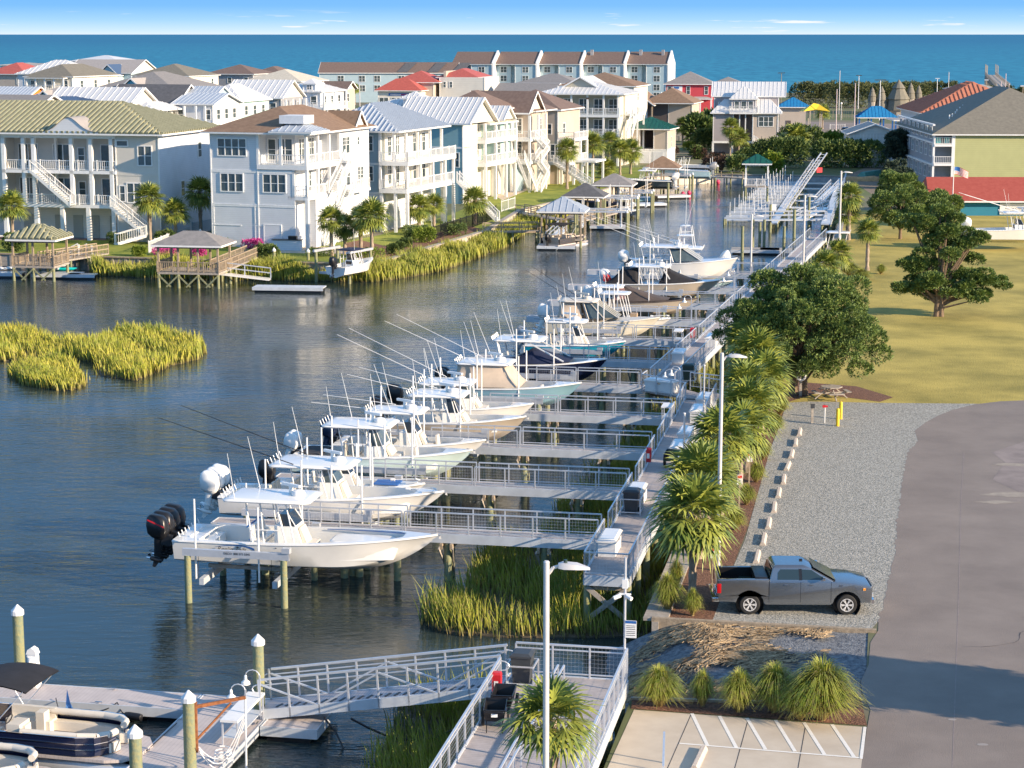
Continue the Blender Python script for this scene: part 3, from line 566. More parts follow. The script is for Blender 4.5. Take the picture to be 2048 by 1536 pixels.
# carts / grill
def cart(label, t, s, rz, cat='cart'):
    th = dthing('dock_cart', label, cat, t, s, DZ+.01, rz=rz)
    b = MB(); o_ = [(-.35, -.6), (.35, -.6), (.35, .6), (-.35, .6)]
    b.loft([[(x*.8, y*.85, .38) for x, y in o_], [(x, y, .78) for x, y in o_], [(x*.93, y*.95, .78) for x, y in o_], [(x*.75, y*.8, .42) for x, y in o_]]); b.build('tub', 'black', th)
    for x in (-.4, .4): MB().tube((x-.04, .2, .3), (x+.04, .2, .3), .3, n=16).build('wheel', 'rubber', th); MB().tube((x-.05, .2, .3), (x+.05, .2, .3), .1, n=10).build('hub', 'tanc', th)
    b = MB(); b.path([(-.3, -.55, .7), (-.28, -1.0, .85), (.28, -1.0, .85), (.3, -.55, .7)], .02); b.bar((-.25, -.5, .4), (-.25, -.5, 0), .03); b.bar((.25, -.5, .4), (.25, -.5, 0), .03); b.build('handle', 'black', th)
    b = MB(); b.box(-.1, .1, -.602, -.596, .55, .66); b.build('label_plate', 'white', th)
    return th
cart('black two-wheeled dock cart on the landing, nearest the camera', -.95, -18.3, R(8)); cart('black two-wheeled dock cart parked behind the nearest cart on the landing', -.95, -16.9, R(4))
cart('black wheeled cart in front of a white box midway along the walkway', .35, 20.6, R(0))
# fish cleaning tables with gooseneck lamps
def gooseneck(mb, sh, x, y, z0, z1, dx, lampz=None):
    mb.bar((x, y, z0), (x, y, z1), .05); pts = [(x, y, z1-.08)]+[(x+dx*(.5-.5*math.cos(a)), y, z1-.05+.22*math.sin(a)) for a in [k*math.pi/6 for k in range(1, 7)]]
    mb.path(pts, .02); e = pts[-1]; sh.lathe([(.03, .02), (.05, -.02), (.055, -.14), (.15, -.22), (.165, -.30)], e, 12)
def cleaning(label, t, s, z, Lb=1.7, w_=.55, rz=0, lamps=True, legs=.9, side=-1):
    th = dthing('fish_cleaning_table', label, 'table', t, s, z, rz=rz)
    b = MB(); b.cbox((0, 0, legs), (w_, Lb, .08)); b.build('tabletop', 'white', th)
    for x in (-w_/2+.05, w_/2-.05):
        for y in (-Lb/2+.08, Lb/2-.08): MB().bar((x, y, 0), (x, y, legs-.04), .05).build('leg', 'alu', th)
    b = MB(); b.cbox((0, 0, legs*.35), (w_-.1, Lb-.16, .03)); b.build('shelf', 'alud', th)
    if lamps:
        for y in (-Lb*.22, Lb*.3):
            m_, s_2 = MB(), MB(); gooseneck(m_, s_2, w_/2+.02, y, .3, 1.75, side*.5); o = m_.build('lamp_post', 'alu', th); s_2.build('lamp_shade', 'gel', o, smooth=True)
    return th
cleaning('white fish cleaning table with two gooseneck lamps on the floating dock', -10.05, -15.9, .52, 2.9, .6)
cleaning('white cleaning table with bell lamps between the last two storage boxes', -1.2, 32.4, DZ, 1.2, .6, lamps=False)
cleaning('white cleaning table with two bell lamps beside the far red case', -3.6, 61.0, DZ, 1.2, .6, lamps=False)
for lb, t_, s_2 in (('slim post with two bell-shaped lamps behind the finger pier cleaning table', -.75, 34.6), ('slim post with two bell-shaped lamps near the red case past the bend', -3.0, 63.6), ('slim post with bell lamps in front of the big cedar', -1.2, 80)):
    th = dthing('dock_lamp', lb, 'lamp', t_, s_2, DZ); m_, s3 = MB(), MB(); gooseneck(m_, s3, 0, 0, 0, 2.6 if s_2 < 40 else 2.9, -.5); gooseneck(m_, s3, .04, 0, 1, 2.45, -.9); m_.build('lamp_post', 'alu', th); s3.build('lamp_shade', 'gel', th, smooth=True)
for lb, t_, s_2, h_ in (('thin silver pole on the walkway edge by the palms', 1.05, 19.5, 3.0), ('thin silver pole beside the boxes before the bend', 1.0, 30.5, 3.6), ('thin white pole among the palms below the cedar', 2.4, 48, 3.2)):
    th = dthing('service_pole', lb, 'pole', t_, s_2, 1.0); MB().tube((0, 0, 0), (0, 0, h_+1.1), .05, n=8).build('pole', 'alu', th); MB().tube((0, 0, h_+1.1), (0, 0, h_+1.16), .065, n=8).build('pole_cap', 'white', th)
# ================= LANDING, GANGWAY, FLOATING DOCKS =================
th = dthing('dock_landing', 'grey railed landing at the bottom of the photo where the gangway starts', 'landing', 0, 0)
b = MB(); b.box(-1.5, 2.5, -27, -13, DZ-.1, DZ); b.build('deck', 'deck', th)
b = MB(); b.box(-1.56, -1.503, -27, -13.0, DZ-.42, DZ+.04); b.box(2.503, 2.56, -27, -13, DZ-.42, DZ+.04); b.box(-1.5, 2.5, -12.997, -12.94, DZ-.42, DZ+.04); b.build('fascia', 'alud', th)
for p, q, sp_2 in (((-1.3, -12.98), (2.5, -12.98), 1.27), ((2.5, -13), (2.5, -27), 1.1), ((-1.5, -14.7), (-1.5, -27), 1.15)):
    b = MB(); w_ = MB(); rail(b, (*p, DZ), (*q, DZ), h=1.12, step=sp_2, wire=w_, mid=True, w_=.06); b.build('railing', 'alu', th); w_.build('railing_mesh', 'alu', th)
for x in (.42, .62):
    b = MB(); rail(b, (x, -14.6, DZ), (x-.1, -27, DZ), h=.95, step=1.3, low=False, w_=.05); b.build('handrail', 'alu', th)
for k in range(5):
    for x in (-1.35, 2.35): pile(th, x, -13.4-k*3.1, DZ-.12)
th = dthing('gangway', 'silver truss gangway sloping down from the landing to the floating dock', 'gangway', -1.55, -13.85)
x1, z1_, x0_, z0_ = 0, DZ-.02, -8.35, .78; dzx = (z1_-z0_)/(x1-x0_)
def gz(x): return z1_+(x-x1)*dzx
b = MB(); b.bar((x0_, 0, gz(x0_)), (x1, 0, z1_), 1.12, .06); b.build('deck', mat('slatted tread plate', (.42, .40, .42), .5, .3, var=.05, stripe=('X', .1, .6)), th)
b = MB()
for y in (-.6, .6): b.bar((x0_, y, gz(x0_)-.12), (x1, y, z1_-.12), .06, .34)
b.build('side_beam', 'alud', th)
for y in (-.6, .6):
    b = MB(); n = 8
    for hh, w2 in ((1.12, .075), (.92, .035)): b.bar((x0_, y, gz(x0_)+hh), (x1, y, z1_+hh), w2)
    for i in range(n+1): x = x0_+(x1-x0_)*i/n; b.bar((x, y, gz(x)-.28), (x-.08, y, gz(x)+1.12), .06)
    for i in range(0, n, 2):
        xa, xb, xc = (x0_+(x1-x0_)*j/n for j in (i, i+1, i+2)); 
        if (i//2) % 2 == 0: b.bar((xa, y, gz(xa)+.95), (xc, y, gz(xc)+.0), .055)
        else: b.bar((xa, y, gz(xa)), (xc, y, gz(xc)+.95), .055)
    b.path([(x1, y, z1_+.95)]+[(x1+.3*math.sin(a), y, z1_+.78+.17*math.cos(a)) for a in [k*math.pi/6 for k in range(7)]]+[(x1, y, z1_+.6)], .022)
    b.path([(x0_, y, gz(x0_)+.95)]+[(x0_-.3*math.sin(a), y, gz(x0_)+.78+.17*math.cos(a)) for a in [k*math.pi/6 for k in range(7)]]+[(x0_, y, gz(x0_)+.6)], .022)
    b.build('truss_railing', 'alu', th)
b = MB()
for i in range(24): x = x0_+.5+i*.32; b.bar((x, -.42, gz(x)+.045), (x+.12, -.1, gz(x+.12)+.045), .09, .012)
b.build('tread_cleats', 'black', th)
FZ = .5
def floatdock(label, x0, x1, y0, y1, along, boards='deckg', t=0, s=0, rz=0):
    th = dthing('floating_dock', label, 'floating dock', t, s, rz=rz)
    b = MB(); b.box(x0+.04, x1-.04, y0+.04, y1-.04, FZ-.1, FZ); b.build('deck', boards, th)
    b = MB(); b.box(x0, x1, y0, y0+.038, FZ-.32, FZ+.02); b.box(x0, x1, y1-.038, y1, FZ-.32, FZ+.02); b.box(x0, x0+.038, y0+.038, y1-.038, FZ-.32, FZ+.02); b.box(x1-.038, x1, y0+.038, y1-.038, FZ-.32, FZ+.02); b.build('rub_strip', 'alud', th)
    L1 = (x1-x0) if along == 'x' else (y1-y0); n = max(1, int(L1/1.6))
    b = MB()
    for i in range(n):
        if along == 'x': xa = x0+.2+i*(x1-x0)/n; b.box(xa, xa+(x1-x0)/n-.5, y0+.1, y1-.1, -.25, FZ-.32)
        else: ya = y0+.2+i*(y1-y0)/n; b.box(x0+.1, x1-.1, ya, ya+(y1-y0)/n-.5, -.25, FZ-.32)
    b.build('float', 'black', th)
    b = MB(); L2 = int(L1/3)
    for i in range(L2):
        for e in (0, 1):
            if along == 'x': xa = x0+1+i*3; ya = (y0+.12, y1-.12)[e]; b.bar((xa-.13, ya, FZ+.06), (xa+.13, ya, FZ+.06), .03); b.bar((xa, ya, FZ), (xa, ya, FZ+.06), .05)
            else: ya = y0+1+i*3; xa = (x0+.12, x1-.12)[e]; b.bar((xa, ya-.13, FZ+.06), (xa, ya+.13, FZ+.06), .03); b.bar((xa, ya, FZ), (xa, ya, FZ+.06), .05)
    if b.v: b.build('cleats', 'chrome', th)
    return th
floatdock('pale floating dock arm running left along the open water', -26, -12.75, -14.1, -12.4, 'x')
floatdock('pale floating dock arm running towards the camera below the gangway', -12.7, -9.75, -34, -12.4, 'y')
floatdock('small floating platform catching the foot of the gangway', -9.7, -7.7, -15.2, -12.7, 'x')
for lb, (u, v) in (('white-capped mooring pile standing alone at the left edge', (35, 1228)), ('white-capped mooring pile carrying the rusty davit arm', (377, 1402)), ('white-capped mooring pile behind the gooseneck lamps', (516, 1288)), ('short white-capped mooring pile beside the pontoon boat bow', (270, 1472))):
    q = P(u, v, 2.95); th = thing('mooring_pile', lb, 'pile', (q[0], q[1], 0), group='white-capped mooring piles'); pile(th, 0, 0, 2.95, r=.19, capc=True, name='shaft')
q = P(377, 1402, 2.95)
th = thing('davit_crane', 'rusty davit arm bolted to a pile above the floating dock', 'crane', (q[0], q[1], 0))
b = MB(); b.bar((.22, .03, 1.25), (.22, .03, 2.9), .07, .12); b.bar((.22, .03, 2.75), (1.75, .35, 2.95), .09, .1); b.bar((.25, .03, 1.7), (1.3, .26, 2.8), .06); b.build('arm', 'rust', th)
b = MB(); b.tube((1.73, .35, 2.92), (1.72, .33, .55), .035, n=6); b.build('down_pipe', 'white', th)
b = MB()
for k in range(3): b.path([(.3+1.4*i/10, .05+.28*i/10-.1*k, 1.25+.12*k-1.0*math.sin(math.pi*i/10)*(.8-.1*k)+.9*(i/10)**2) for i in range(11)], .018)
b.build('hose_loop', 'white', th)
b = MB(); b.path([(.9+.33*math.cos(a*.7)*(1-.04*a/6), .95+.33*math.sin(a*.7)*(1-.04*a/6), .56+.012*a) for a in range(40)], .02)
o = b.build('coiled_hose', 'white', loc=(q[0], q[1], 0)); tag(o, 'loose coil of white hose lying by the cleaning table legs', 'hose')
th = dthing('power_pedestal', 'white wrapped power pedestal at the left end of the floating dock', 'pedestal', -18.95, -12.75, FZ)
b = MB(); b.box(-.16, .16, -.14, .14, 0, 1.25); b.exy([(-.2, 1.25), (.2, 1.25), (.14, 1.42), (0, 1.5), (-.14, 1.42)], -.16, .16); b.build('post', 'white', th)
b = MB(); rr = random.Random(3)
b.loft([[( (.24+rr.uniform(-.05, .07)+.07*math.sin(z_*5))*math.cos(a), (.22+rr.uniform(-.05, .06))*math.sin(a), z_) for a in [k*math.pi/5 for k in range(10)]] for z_ in (.1, .35, .6, .8, 1.0, 1.15)]); b.build('plastic_wrap', 'white', th)
def fender(lb, t, s, rz):
    th = dthing('boat_fender', lb, 'fender', t, s, .22, 'black fenders hanging on the floating dock', rz); b = MB()
    b.loft([[(x, r_*math.cos(a), r_*math.sin(a)) for a in [k*math.pi/6 for k in range(12)]] for x, r_ in ((-.36, .04), (-.32, .12), (-.2, .14), (.2, .14), (.32, .12), (.36, .04))]); b.build('fender_body', 'black', th, smooth=True)
fender('black fender hanging left of the dock line on the floating dock', -16.4, -14.28, 0); fender('black fender hanging right of the dock line on the floating dock', -14.6, -14.28, R(-12))
def rope(lb, pts, m='black', r=.02):
    o = MB().path(pts, r, 5).build('mooring_line', m); tag(o, lb, 'rope'); return o
def catn(a, b, sag, n=8): return [(a[0]+(b[0]-a[0])*i/n, a[1]+(b[1]-a[1])*i/n, a[2]+(b[2]-a[2])*i/n-sag*math.sin(math.pi*i/n)) for i in range(n+1)]
rope('black mooring line from the cleat to the left fender', catn(D(-15.3, -13.98, FZ+.08), D(-16.05, -14.28, .28), .08)); rope('black mooring line from the cleat to the right fender', catn(D(-15.3, -13.98, FZ+.08), D(-14.9, -14.28, .28), .1))
rope('black mooring line trailing along the edge of the floating dock arm', catn(D(-12.55, -15.5, FZ+.05), D(-12.6, -18.2, FZ+.05), 0)); rope('black mooring line from the dock to the pontoon boat', catn(D(-17.6, -13.95, FZ+.08), D(-16.7, -15.6, .75), .15))
rope('dark hose sagging below the gangway to the water', catn(D(-2, -15.0, 1.5), D(-6.6, -14.9, .9), .9), r=.04); rope('dark hose hanging from the gangway end into the water', [D(-7.6, -14.7, .8), D(-7.1, -15.1, .5), D(-6.7, -15.4, -.05)], r=.035)
# signs, lamps
def street_lamp(label, x, y, h, z=GZ, head=.75, rz=0, m='white', r=.09):
    th = thing('street_lamp', label, 'street lamp', (x, y, z), rz, 'pale street lamps'); b = MB(); b.tube((0, 0, 0), (0, 0, h), r, r*.85, n=12); b.tube((0, 0, h), (0, 0, h+.03), r*.9, r*.6, n=12); b.build('post', m, th, smooth=True)
    b = MB(); b.path([(.05, 0, h-.28), (.16, 0, h-.14), (.32, 0, h-.09)], .045); b.build('arm', m, th)
    b = MB(); b.loft([[(x, -wd, h-.09+zz-tk), (x, wd, h-.09+zz-tk), (x, wd*.8, h-.09+zz+tk), (x, -wd*.8, h-.09+zz+tk)] for x, wd, tk, zz in ((.28, .09, .05, 0), (.4, .15, .07, .01), (.28+head*.6, .17, .055, -.01), (.28+head, .06, .02, -.07))]); b.build('lamp_head', m, th, smooth=True)
    MB().tube((.45, 0, h-.03), (.45, 0, h+.06), .045, n=8).build('photocell', 'bing', th)
M['post'] = mat('painted lamp post', (.62, .60, .59), .45, .1, var=.05)
q = PY(1093, 1124, 45.3)
street_lamp('pale lamp post at the bottom of the photo in front of the near palm', q[0], 45.3, q[2]-GZ, m='post', r=.085)
q = P(1436, 1142, GZ); street_lamp('tall pale lamp post rising through the row of palms beside the walkway', q[0], q[1], 9.25, m='post')
q = P(1678, 500, GZ); street_lamp('pale lamp post on the lawn near the far marina slips', q[0], q[1], 8.2, m='post', head=.9, r=.11)
q = P(1606, 545, GZ); street_lamp('pale lamp post at the edge of the far walkway', q[0], q[1], 7.3, m='post', head=.9, r=.11)
q = D(-1.6, 104.6); street_lamp('pale lamp post standing above the farthest finger pier', q[0], q[1], 6.0, m='post', head=.8, r=.1)
th = dthing('camera_pole', 'thin silver pole with cameras and a white notice on the landing corner', 'pole', 2.42, -13.05, DZ)
MB().tube((0, 0, -.5), (0, 0, 4.3), .042, n=8).build('pole', 'alu', th)
b = MB(); b.box(-.09, .09, -.09, .09, 3.25, 3.55); b.tube((-.15, -.05, 3.0), (-.36, -.18, 2.93), .07, n=10); b.tube((.05, -.05, 3.0), (.24, -.18, 2.93), .07, n=10); b.bar((-.2, -.03, 3.05), (.2, -.03, 3.05), .05); b.build('camera', 'white', th)
b = MB(); b.box(.02, .40, -.06, -.045, 1.55, 2.15); o = b.build('notice', 'white', th)
b = MB(); b.box(.03, .39, -.066, -.061, 2.05, 2.14); o2 = b.build('notice_header', 'blue', o)
b = MB()
for z_ in (1.96, 1.90, 1.84, 1.76, 1.70, 1.63): b.box(.06, .36, -.065, -.061, z_, z_+.018)
b.build('notice_text', 'char', o)
def text_obj(s, size, m, parent, loc, rot=(R(90), 0, 0), name='lettering', ext_=.004, shear=0):
    c = bpy.data.curves.new('txt', 'FONT'); c.body = s; c.size = size; c.extrude = ext_; c.align_x = 'CENTER'; c.align_y = 'CENTER'; c.shear = shear
    o = bpy.data.objects.new('tmp', c); col.objects.link(o); dg = bpy.context.evaluated_depsgraph_get(); me = bpy.data.meshes.new_from_object(o.evaluated_get(dg)); bpy.data.objects.remove(o)
    me.materials.clear(); me.materials.append(M[m] if isinstance(m, str) else m); ob = put(me, name, parent, loc); ob.rotation_euler = rot; return ob
for lb, (u, v) in (('wooden post with a small red and white sign by the nearest trimmed palm', (1425, 1175)), ('wooden post with a small sign between the second and third palms', (1498, 972)), ('wooden post with a small sign beyond the middle palms', (1478, 1020))):
    q = P(u, v, GZ); th = thing('sign_post', lb, 'sign', q, group='small signs among the palms'); MB().box(-.04, .04, -.04, .04, 0, 1.75).build('post', 'wood', th)
    MB().box(-.13, .13, -.062, -.042, 1.25, 1.72).build('sign_plate', 'white', th); MB().box(-.11, .11, -.067, -.063, 1.55, 1.69).build('red_panel', 'red', th)
q = P(1249, 1240, .2); o = MB().tube((q[0]+.18, q[1]+.1, .1), (q[0]+.18, q[1]+.1, DZ-.45), .11, n=10).build('drain_pipe', mat('bright blue pipe', (.02, .28, .62), .4, var=.05)); tag(o, 'bright blue pipe under the near end of the walkway', 'pipe')
# hand rail on the concrete
th = thing('ramp_handrail', 'short silver handrail at the edge of the concrete parking', 'handrail', P(1318, 1560, GZ)); b = MB(); rail(b, (0, -1.5, 0), (.25, 1.4, 0), h=1.0, step=.8, low=False); b.build('railing', 'alu', th)
# wheel stops, bollards
ws = MB(); ws.exy([(-.13, 0), (.13, 0), (.11, .07), (.06, .15), (-.06, .15), (-.11, .07)], -.92, .92); wsm = ws.mesh('block', 'concrete')
for i, (u, v) in enumerate([(1514, 1115), (1527, 1080), (1537, 1048), (1548, 1016), (1557, 987), (1567, 960), (1575, 933), (1583, 909), (1591, 886), (1599, 865)]):
    o = put(wsm, 'wheel_stop', None, P(u, v+1, GZ+.009), -DA+R(rnd.uniform(-2, 2)))
    nm = ['nearest the pickup truck', 'second from the pickup truck', 'third from the pickup truck', 'fourth from the pickup truck', 'fifth from the pickup truck', 'sixth from the pickup truck', 'fourth from the yellow bollards', 'third from the yellow bollards', 'second from the yellow bollards', 'nearest the yellow bollards'][i]
    tag(o, 'pale concrete wheel stop '+nm, 'wheel stop', 'concrete wheel stops in the gravel')
o = put(wsm, 'wheel_stop', None, P(1398, 1520, GZ+.013), -DA-R(4)); tag(o, 'pale concrete wheel stop on the striped concrete, cut by the bottom edge', 'wheel stop')
def bollard(lb, u, v):
    th = thing('bollard', lb, 'bollard', P(u, v, GZ+.009), group='yellow bollards'); b = MB(); b.lathe([(.105, 0), (.105, .95), (.09, 1.0), (.04, 1.04)], n=14); b.build('post', 'yellow', th, smooth=True)
bollard('yellow bollard standing in front of the other', 1675, 852); bollard('yellow bollard standing behind the other', 1681, 838)
th = thing('meter_post', 'wooden post with a dark meter box left of the yellow bollards', 'post', P(1624, 846, GZ)); MB().box(-.07, .07, -.07, .07, 0, 1.1).build('post', 'woodg', th); MB().box(-.12, .12, -.13, -.07, .9, 1.15).build('meter_box', 'bin', th)
th = thing('tap_post', 'thin white post topped by a red tap left of the yellow bollards', 'post', P(1649, 846, GZ)); MB().tube((0, 0, 0), (0, 0, .95), .035, n=8).build('post', 'white', th); b = MB(); b.box(-.14, .04, -.06, .06, .92, 1.05); b.tube((.0, 0, .98), (.16, 0, .98), .06, n=8); b.build('tap', 'red', th)
# picnic table (octagonal) and life ring
th = thing('picnic_table', 'grey octagonal picnic table on mulch under the big cedar', 'picnic table', P(1662, 797, GZ+.015), R(10))
oc = [(math.cos(k*math.pi/4+.39), math.sin(k*math.pi/4+.39)) for k in range(8)]
MB().prism([(x*.68, y*.68) for x, y in oc], .72, .77).build('tabletop', 'woodg', th)
for k in range(4):
    a = k*math.pi/2; c_, s_3 = math.cos(a), math.sin(a); b = MB(); b.cbox((c_*1.02, s_3*1.02, .44), (.28, .95, .05), a); b.build('seat', 'woodg', th)
    b = MB(); b.bar((c_*.2, s_3*.2, .7), (c_*1.05, s_3*1.05, 0), .07); b.bar((0, 0, .36), (c_*1.1, s_3*1.1, .36), .06, .09); b.build('leg', 'woodg', th)
# ================= BOATS =================
def gelmat(nm, c, coat=.5): M[nm] = mat(nm+' gelcoat', c, .2, var=.03, scale=1.2, coat=coat)
gelmat('hwhite', (.80, .785, .74)); gelmat('hcream', (.76, .70, .56)); gelmat('hgreen', (.62, .76, .72)); gelmat('htan', (.48, .41, .32)); gelmat('hblue', (.24, .42, .50)); gelmat('hteal', (.01, .30, .44)); gelmat('hice', (.52, .72, .78)); gelmat('hblack', (.02, .022, .028)); gelmat('hdark', (.03, .045, .055))
M['navym'] = mat('navy engine paint', (.012, .022, .06), .2, var=0, coat=.5); M['greym'] = mat('grey engine paint', (.30, .31, .32), .3, var=0); M['floor'] = mat('boat sole', (.55, .53, .49), .6, var=.05); M['teak'] = mat('tan deck pad', (.42, .30, .19), .7, var=.1)
def hull_geo(Lh, B, H, rise, xs=26, fl=.0, stern=.93):
    st = []
    for i in range(xs+1):
        s = i/xs; s = 1-(1-s)**1.25
        b = B/2*(stern+(1-stern)*min(1, s/.4)) if s < .4 else B/2*max(0, 1-((s-.4)/.6)**(2.3+fl))
        zs = H*(.80+.04*s+.22*s**2.4); x = Lh*s
        zk = (zs-.06)*max(0, (s-.60)/.40)**2.3; bc = b*(.86-.25*s**2)*(1-max(0, (s-.72)/.28)**1.5); zc = zk+(H*.26)*(1-s)+.20*H*s*(1-max(0, (s-.9)/.1))
        zc = min(zc, zs-.05); st.append((x, b, zs, zk, bc, zc))
    return st
def hull(parent, Lh, B, H, hm, dm='gel', cz=.5, fwd=.86, bottom=None, cock0=.05, inner='floor', stripe=None, fl=0, rail_=True):
    st = hull_geo(Lh, B, H, 0, fl=fl); hb = MB(); rings = []
    for x, b, zs, zk, bc, zc in st:
        tb = b*.5+bc*.5+b*.02; tz = zc+(zs-zc)*.55; tb = bc+(b-bc)*(.50 if x > Lh*.55 else .66)
        h = [(x, 0, zk), (x, bc*.5, zk+(zc-zk)*.5), (x, bc, zc), (x, bc+.03*min(1, b*3), zc+.03), (x, tb, tz), (x, b, zs-.05)]
        rings.append([(p[0], -p[1], p[2]) for p in reversed(h[1:])]+h)
    n = len(rings[0]); vs = [p for r_ in rings for p in r_]
    hb.add(vs, [(k*n+i, k*n+i+1, (k+1)*n+i+1, (k+1)*n+i) for k in range(len(rings)-1) for i in range(n-1)]+[tuple(range(n))])
    ho = hb.build('hull', hm, parent, smooth=True, angle=28)
    if rail_:
        rb_ = MB(); 
        for sg in (-1, 1): rb_.path([(x, sg*(b+.01), zs-.03) for x, b, zs, *_ in st], .032, 5)
        rb_.path([(0, -st[0][1], st[0][2]-.03), (0, st[0][1], st[0][2]-.03)], .032, 5); rb_.build('rub_rail', dm if not stripe else stripe, parent)
    db = MB(); rings = []                                  # deck: gunwale caps, cockpit liner, floor
    for x, b, zs, zk, bc, zc in st:
        s = x/Lh; cap = .20 if b > .45 else .2*b/.45
        op = 1.0 if cock0 < s < fwd else 0
        zf = cz*H if op else zs+.035*(1-s)
        if s >= fwd: zf = zs+.03
        bi = max(0, b-cap) if op else max(0, b*.55)
        rings.append([(x, -b, zs), (x, -b*.985, zs+.02), (x, -bi, zs+.03), (x, -bi*.97, max(zf, zk+.1)), (x, 0, max(zf, zk+.1)), (x, bi*.97, max(zf, zk+.1)), (x, bi, zs+.03), (x, b*.985, zs+.02), (x, b, zs)])
    db.loft(rings, closed=False, caps=(False, False)); db.build('deck', dm, parent, smooth=True, angle=25)
    return st
def ring_rr(x0, x1, hw, z, r=.35, n=5, nose=0):
    pts = []
    for cx_, cy_, a0 in ((x1-r, hw-r, 0), (x0+r, hw-r, 90), (x0+r, -hw+r, 180), (x1-r, -hw+r, 270)):
        for i in range(n+1):
            a = R(a0+90*i/n); x = cx_+r*math.cos(a); y = cy_+r*math.sin(a)
            if nose: x += nose*(1-(y/hw)**2)*(1 if x > (x0+x1)/2 else 0)
            pts.append((x, y, z))
    return pts
def slabm(mb, x0, x1, hw, z, th_, r=.35, nose=0, crown=.05):
    mb.loft([ring_rr(x0+.04, x1-.04, hw-.04, z, r, nose=nose), ring_rr(x0, x1, hw, z+th_*.5, r, nose=nose), ring_rr(x0+.04, x1-.04, hw-.04, z+th_, r, nose=nose), ring_rr(x0+.3, x1-.3, hw-.3, z+th_+crown, r*.7, nose=nose)])
def ttop(parent, x0, x1, hw, z, zd, legs=1, m='gel', und='white', radome=True, ants=2, cx=None, extras=True, out=None, outm='white'):
    b = MB(); slabm(b, x0, x1, hw, z, .10, nose=.12); top = b.build('hardtop', m, parent, smooth=True, angle=40)
    b = MB(); xa = (x0+x1)/2
    if legs:
        for sg in (-1, 1):
            y1 = sg*hw*.62; y0 = sg*hw*.78
            b.tube((xa-.55, y0, zd), (xa-.95, y1, z+.02), .032); b.tube((xa-.1, y0, zd), (xa-.3, y1, z+.02), .032); b.tube((xa+.95, y0, zd), (xa+.35, y1, z+.02), .032); b.tube((xa+1.25, y0*.9, zd+.1), (xa+.8, y1, z+.02), .032)
            b.tube((xa-.55, y0, zd+.9), (xa+.5, y0*.95, zd+.9), .022)
        b.build('top_frame', 'white', parent)
    if radome:
        b = MB(); b.lathe([(.28, 0), (.3, .1), (.26, .2), (.1, .25)], (x1-.75, 0, z+.14), 14); b.build('radar_dome', m, top, smooth=True)
        b = MB(); b.cbox((x1-1.15, .25, z+.52), (.12, 1.1, .12), R(60)); b.tube((x1-1.15, .25, z+.14), (x1-1.15, .25, z+.48), .1, n=8); b.build('radar_bar', m, top)
    for k in range(ants):
        sg = (-1, 1)[k % 2]; MB().tube((x0+.6+.4*k, sg*(hw-.15), z+.1), (x0+.35+.1*k, sg*(hw-.05), z+2.1+.25*k), .018, .009, n=5).build('antenna', 'white', top)
    if out:
        for sg in (-1, 1): MB().tube((x0+1.2, sg*(hw-.2), z+.16), (x0+1.2-out[0], sg*(hw-.2+out[2]), z+.16+out[1]), .022, .012, n=5).build('outrigger', outm, top)
    if extras:
        b = MB()
        for k in range(5): b.tube((x0+.06, -hw*.7+k*hw*.35, z-.1), (x0-.1, -hw*.7+k*hw*.35, z+.3), .025, n=6)
        b.build('rod_holders', m, top)
    return top
def outboards(parent, n, z, m, tilt=25, sp=.68, x=-.35, sc=1.0, band=None):
    for k in range(n):
        y = (k-(n-1)/2)*sp; th = bpy.data.objects.new('outboard_motor', None)
        b = MB()
        def sec(zz, xa, xb, w_): return [(xa, -w_*.7, zz), (xa+.06, -w_, zz), (xb-.06, -w_, zz), (xb, -w_*.6, zz), (xb, w_*.6, zz), (xb-.06, w_, zz), (xa+.06, w_, zz), (xa, w_*.7, zz)]
        b.loft([sec(.02, -.24, .20, .13), sec(.14, -.38, .27, .20), sec(.40, -.46, .27, .215), sec(.66, -.47, .16, .20), sec(.76, -.40, .04, .15), sec(.78, -.32, -.06, .08)])
        o = b.mesh('cowling', m, True, 50)
        l = MB(); l.loft([sec(.04, -.16, .16, .11), sec(-.35, -.12, .12, .07), sec(-.62, -.10, .1, .05)]); l.loft([[(xx, rr_*math.cos(a), -.72+rr_*math.sin(a)) for a in [q*math.pi/4 for q in range(8)]] for xx, rr_ in ((.22, .02), (.15, .08), (-.15, .08), (-.25, .04))]); l.exy([(-.1, -.78), (.1, -.78), (-.02, -1.0), (-.12, -.98)], -.012, .012); l.cbox((-.02, 0, -.45), (.5, .2, .02))
        lm = l.mesh('lower_unit', m if m != 'gel' else 'gel', True, 40)
        e = put(o, 'outboard_motor', parent, (x, y, z)); e.rotation_euler = (0, R(tilt), 0); e.scale = (sc, sc, sc)
        lo_ = put(lm, 'lower_unit', e)
        pr = MB()
        for j in range(4): a = j*math.pi/2+.3; pr.face((-.27, .04*math.cos(a), -.72+.04*math.sin(a)), (-.24, .17*math.cos(a-.35), -.72+.17*math.sin(a-.35)), (-.3, .18*math.cos(a+.35), -.72+.18*math.sin(a+.35)))
        pr.tube((-.22, 0, -.72), (-.36, 0, -.72), .05, .03, n=8); put(pr.mesh('propeller', 'chrome'), 'propeller', e)
        if band: c = MB(); c.bar((-.42, 0, .60), (.18, 0, .46), .436, .045); put(c.mesh('accent_band', band), 'accent_band', e)
        bk = MB(); bk.box(.12, .42, -.12, .12, -.15, .18); put(bk.mesh('mount_bracket', 'black'), 'mount_bracket', e)
        bpy.data.objects.remove(th)
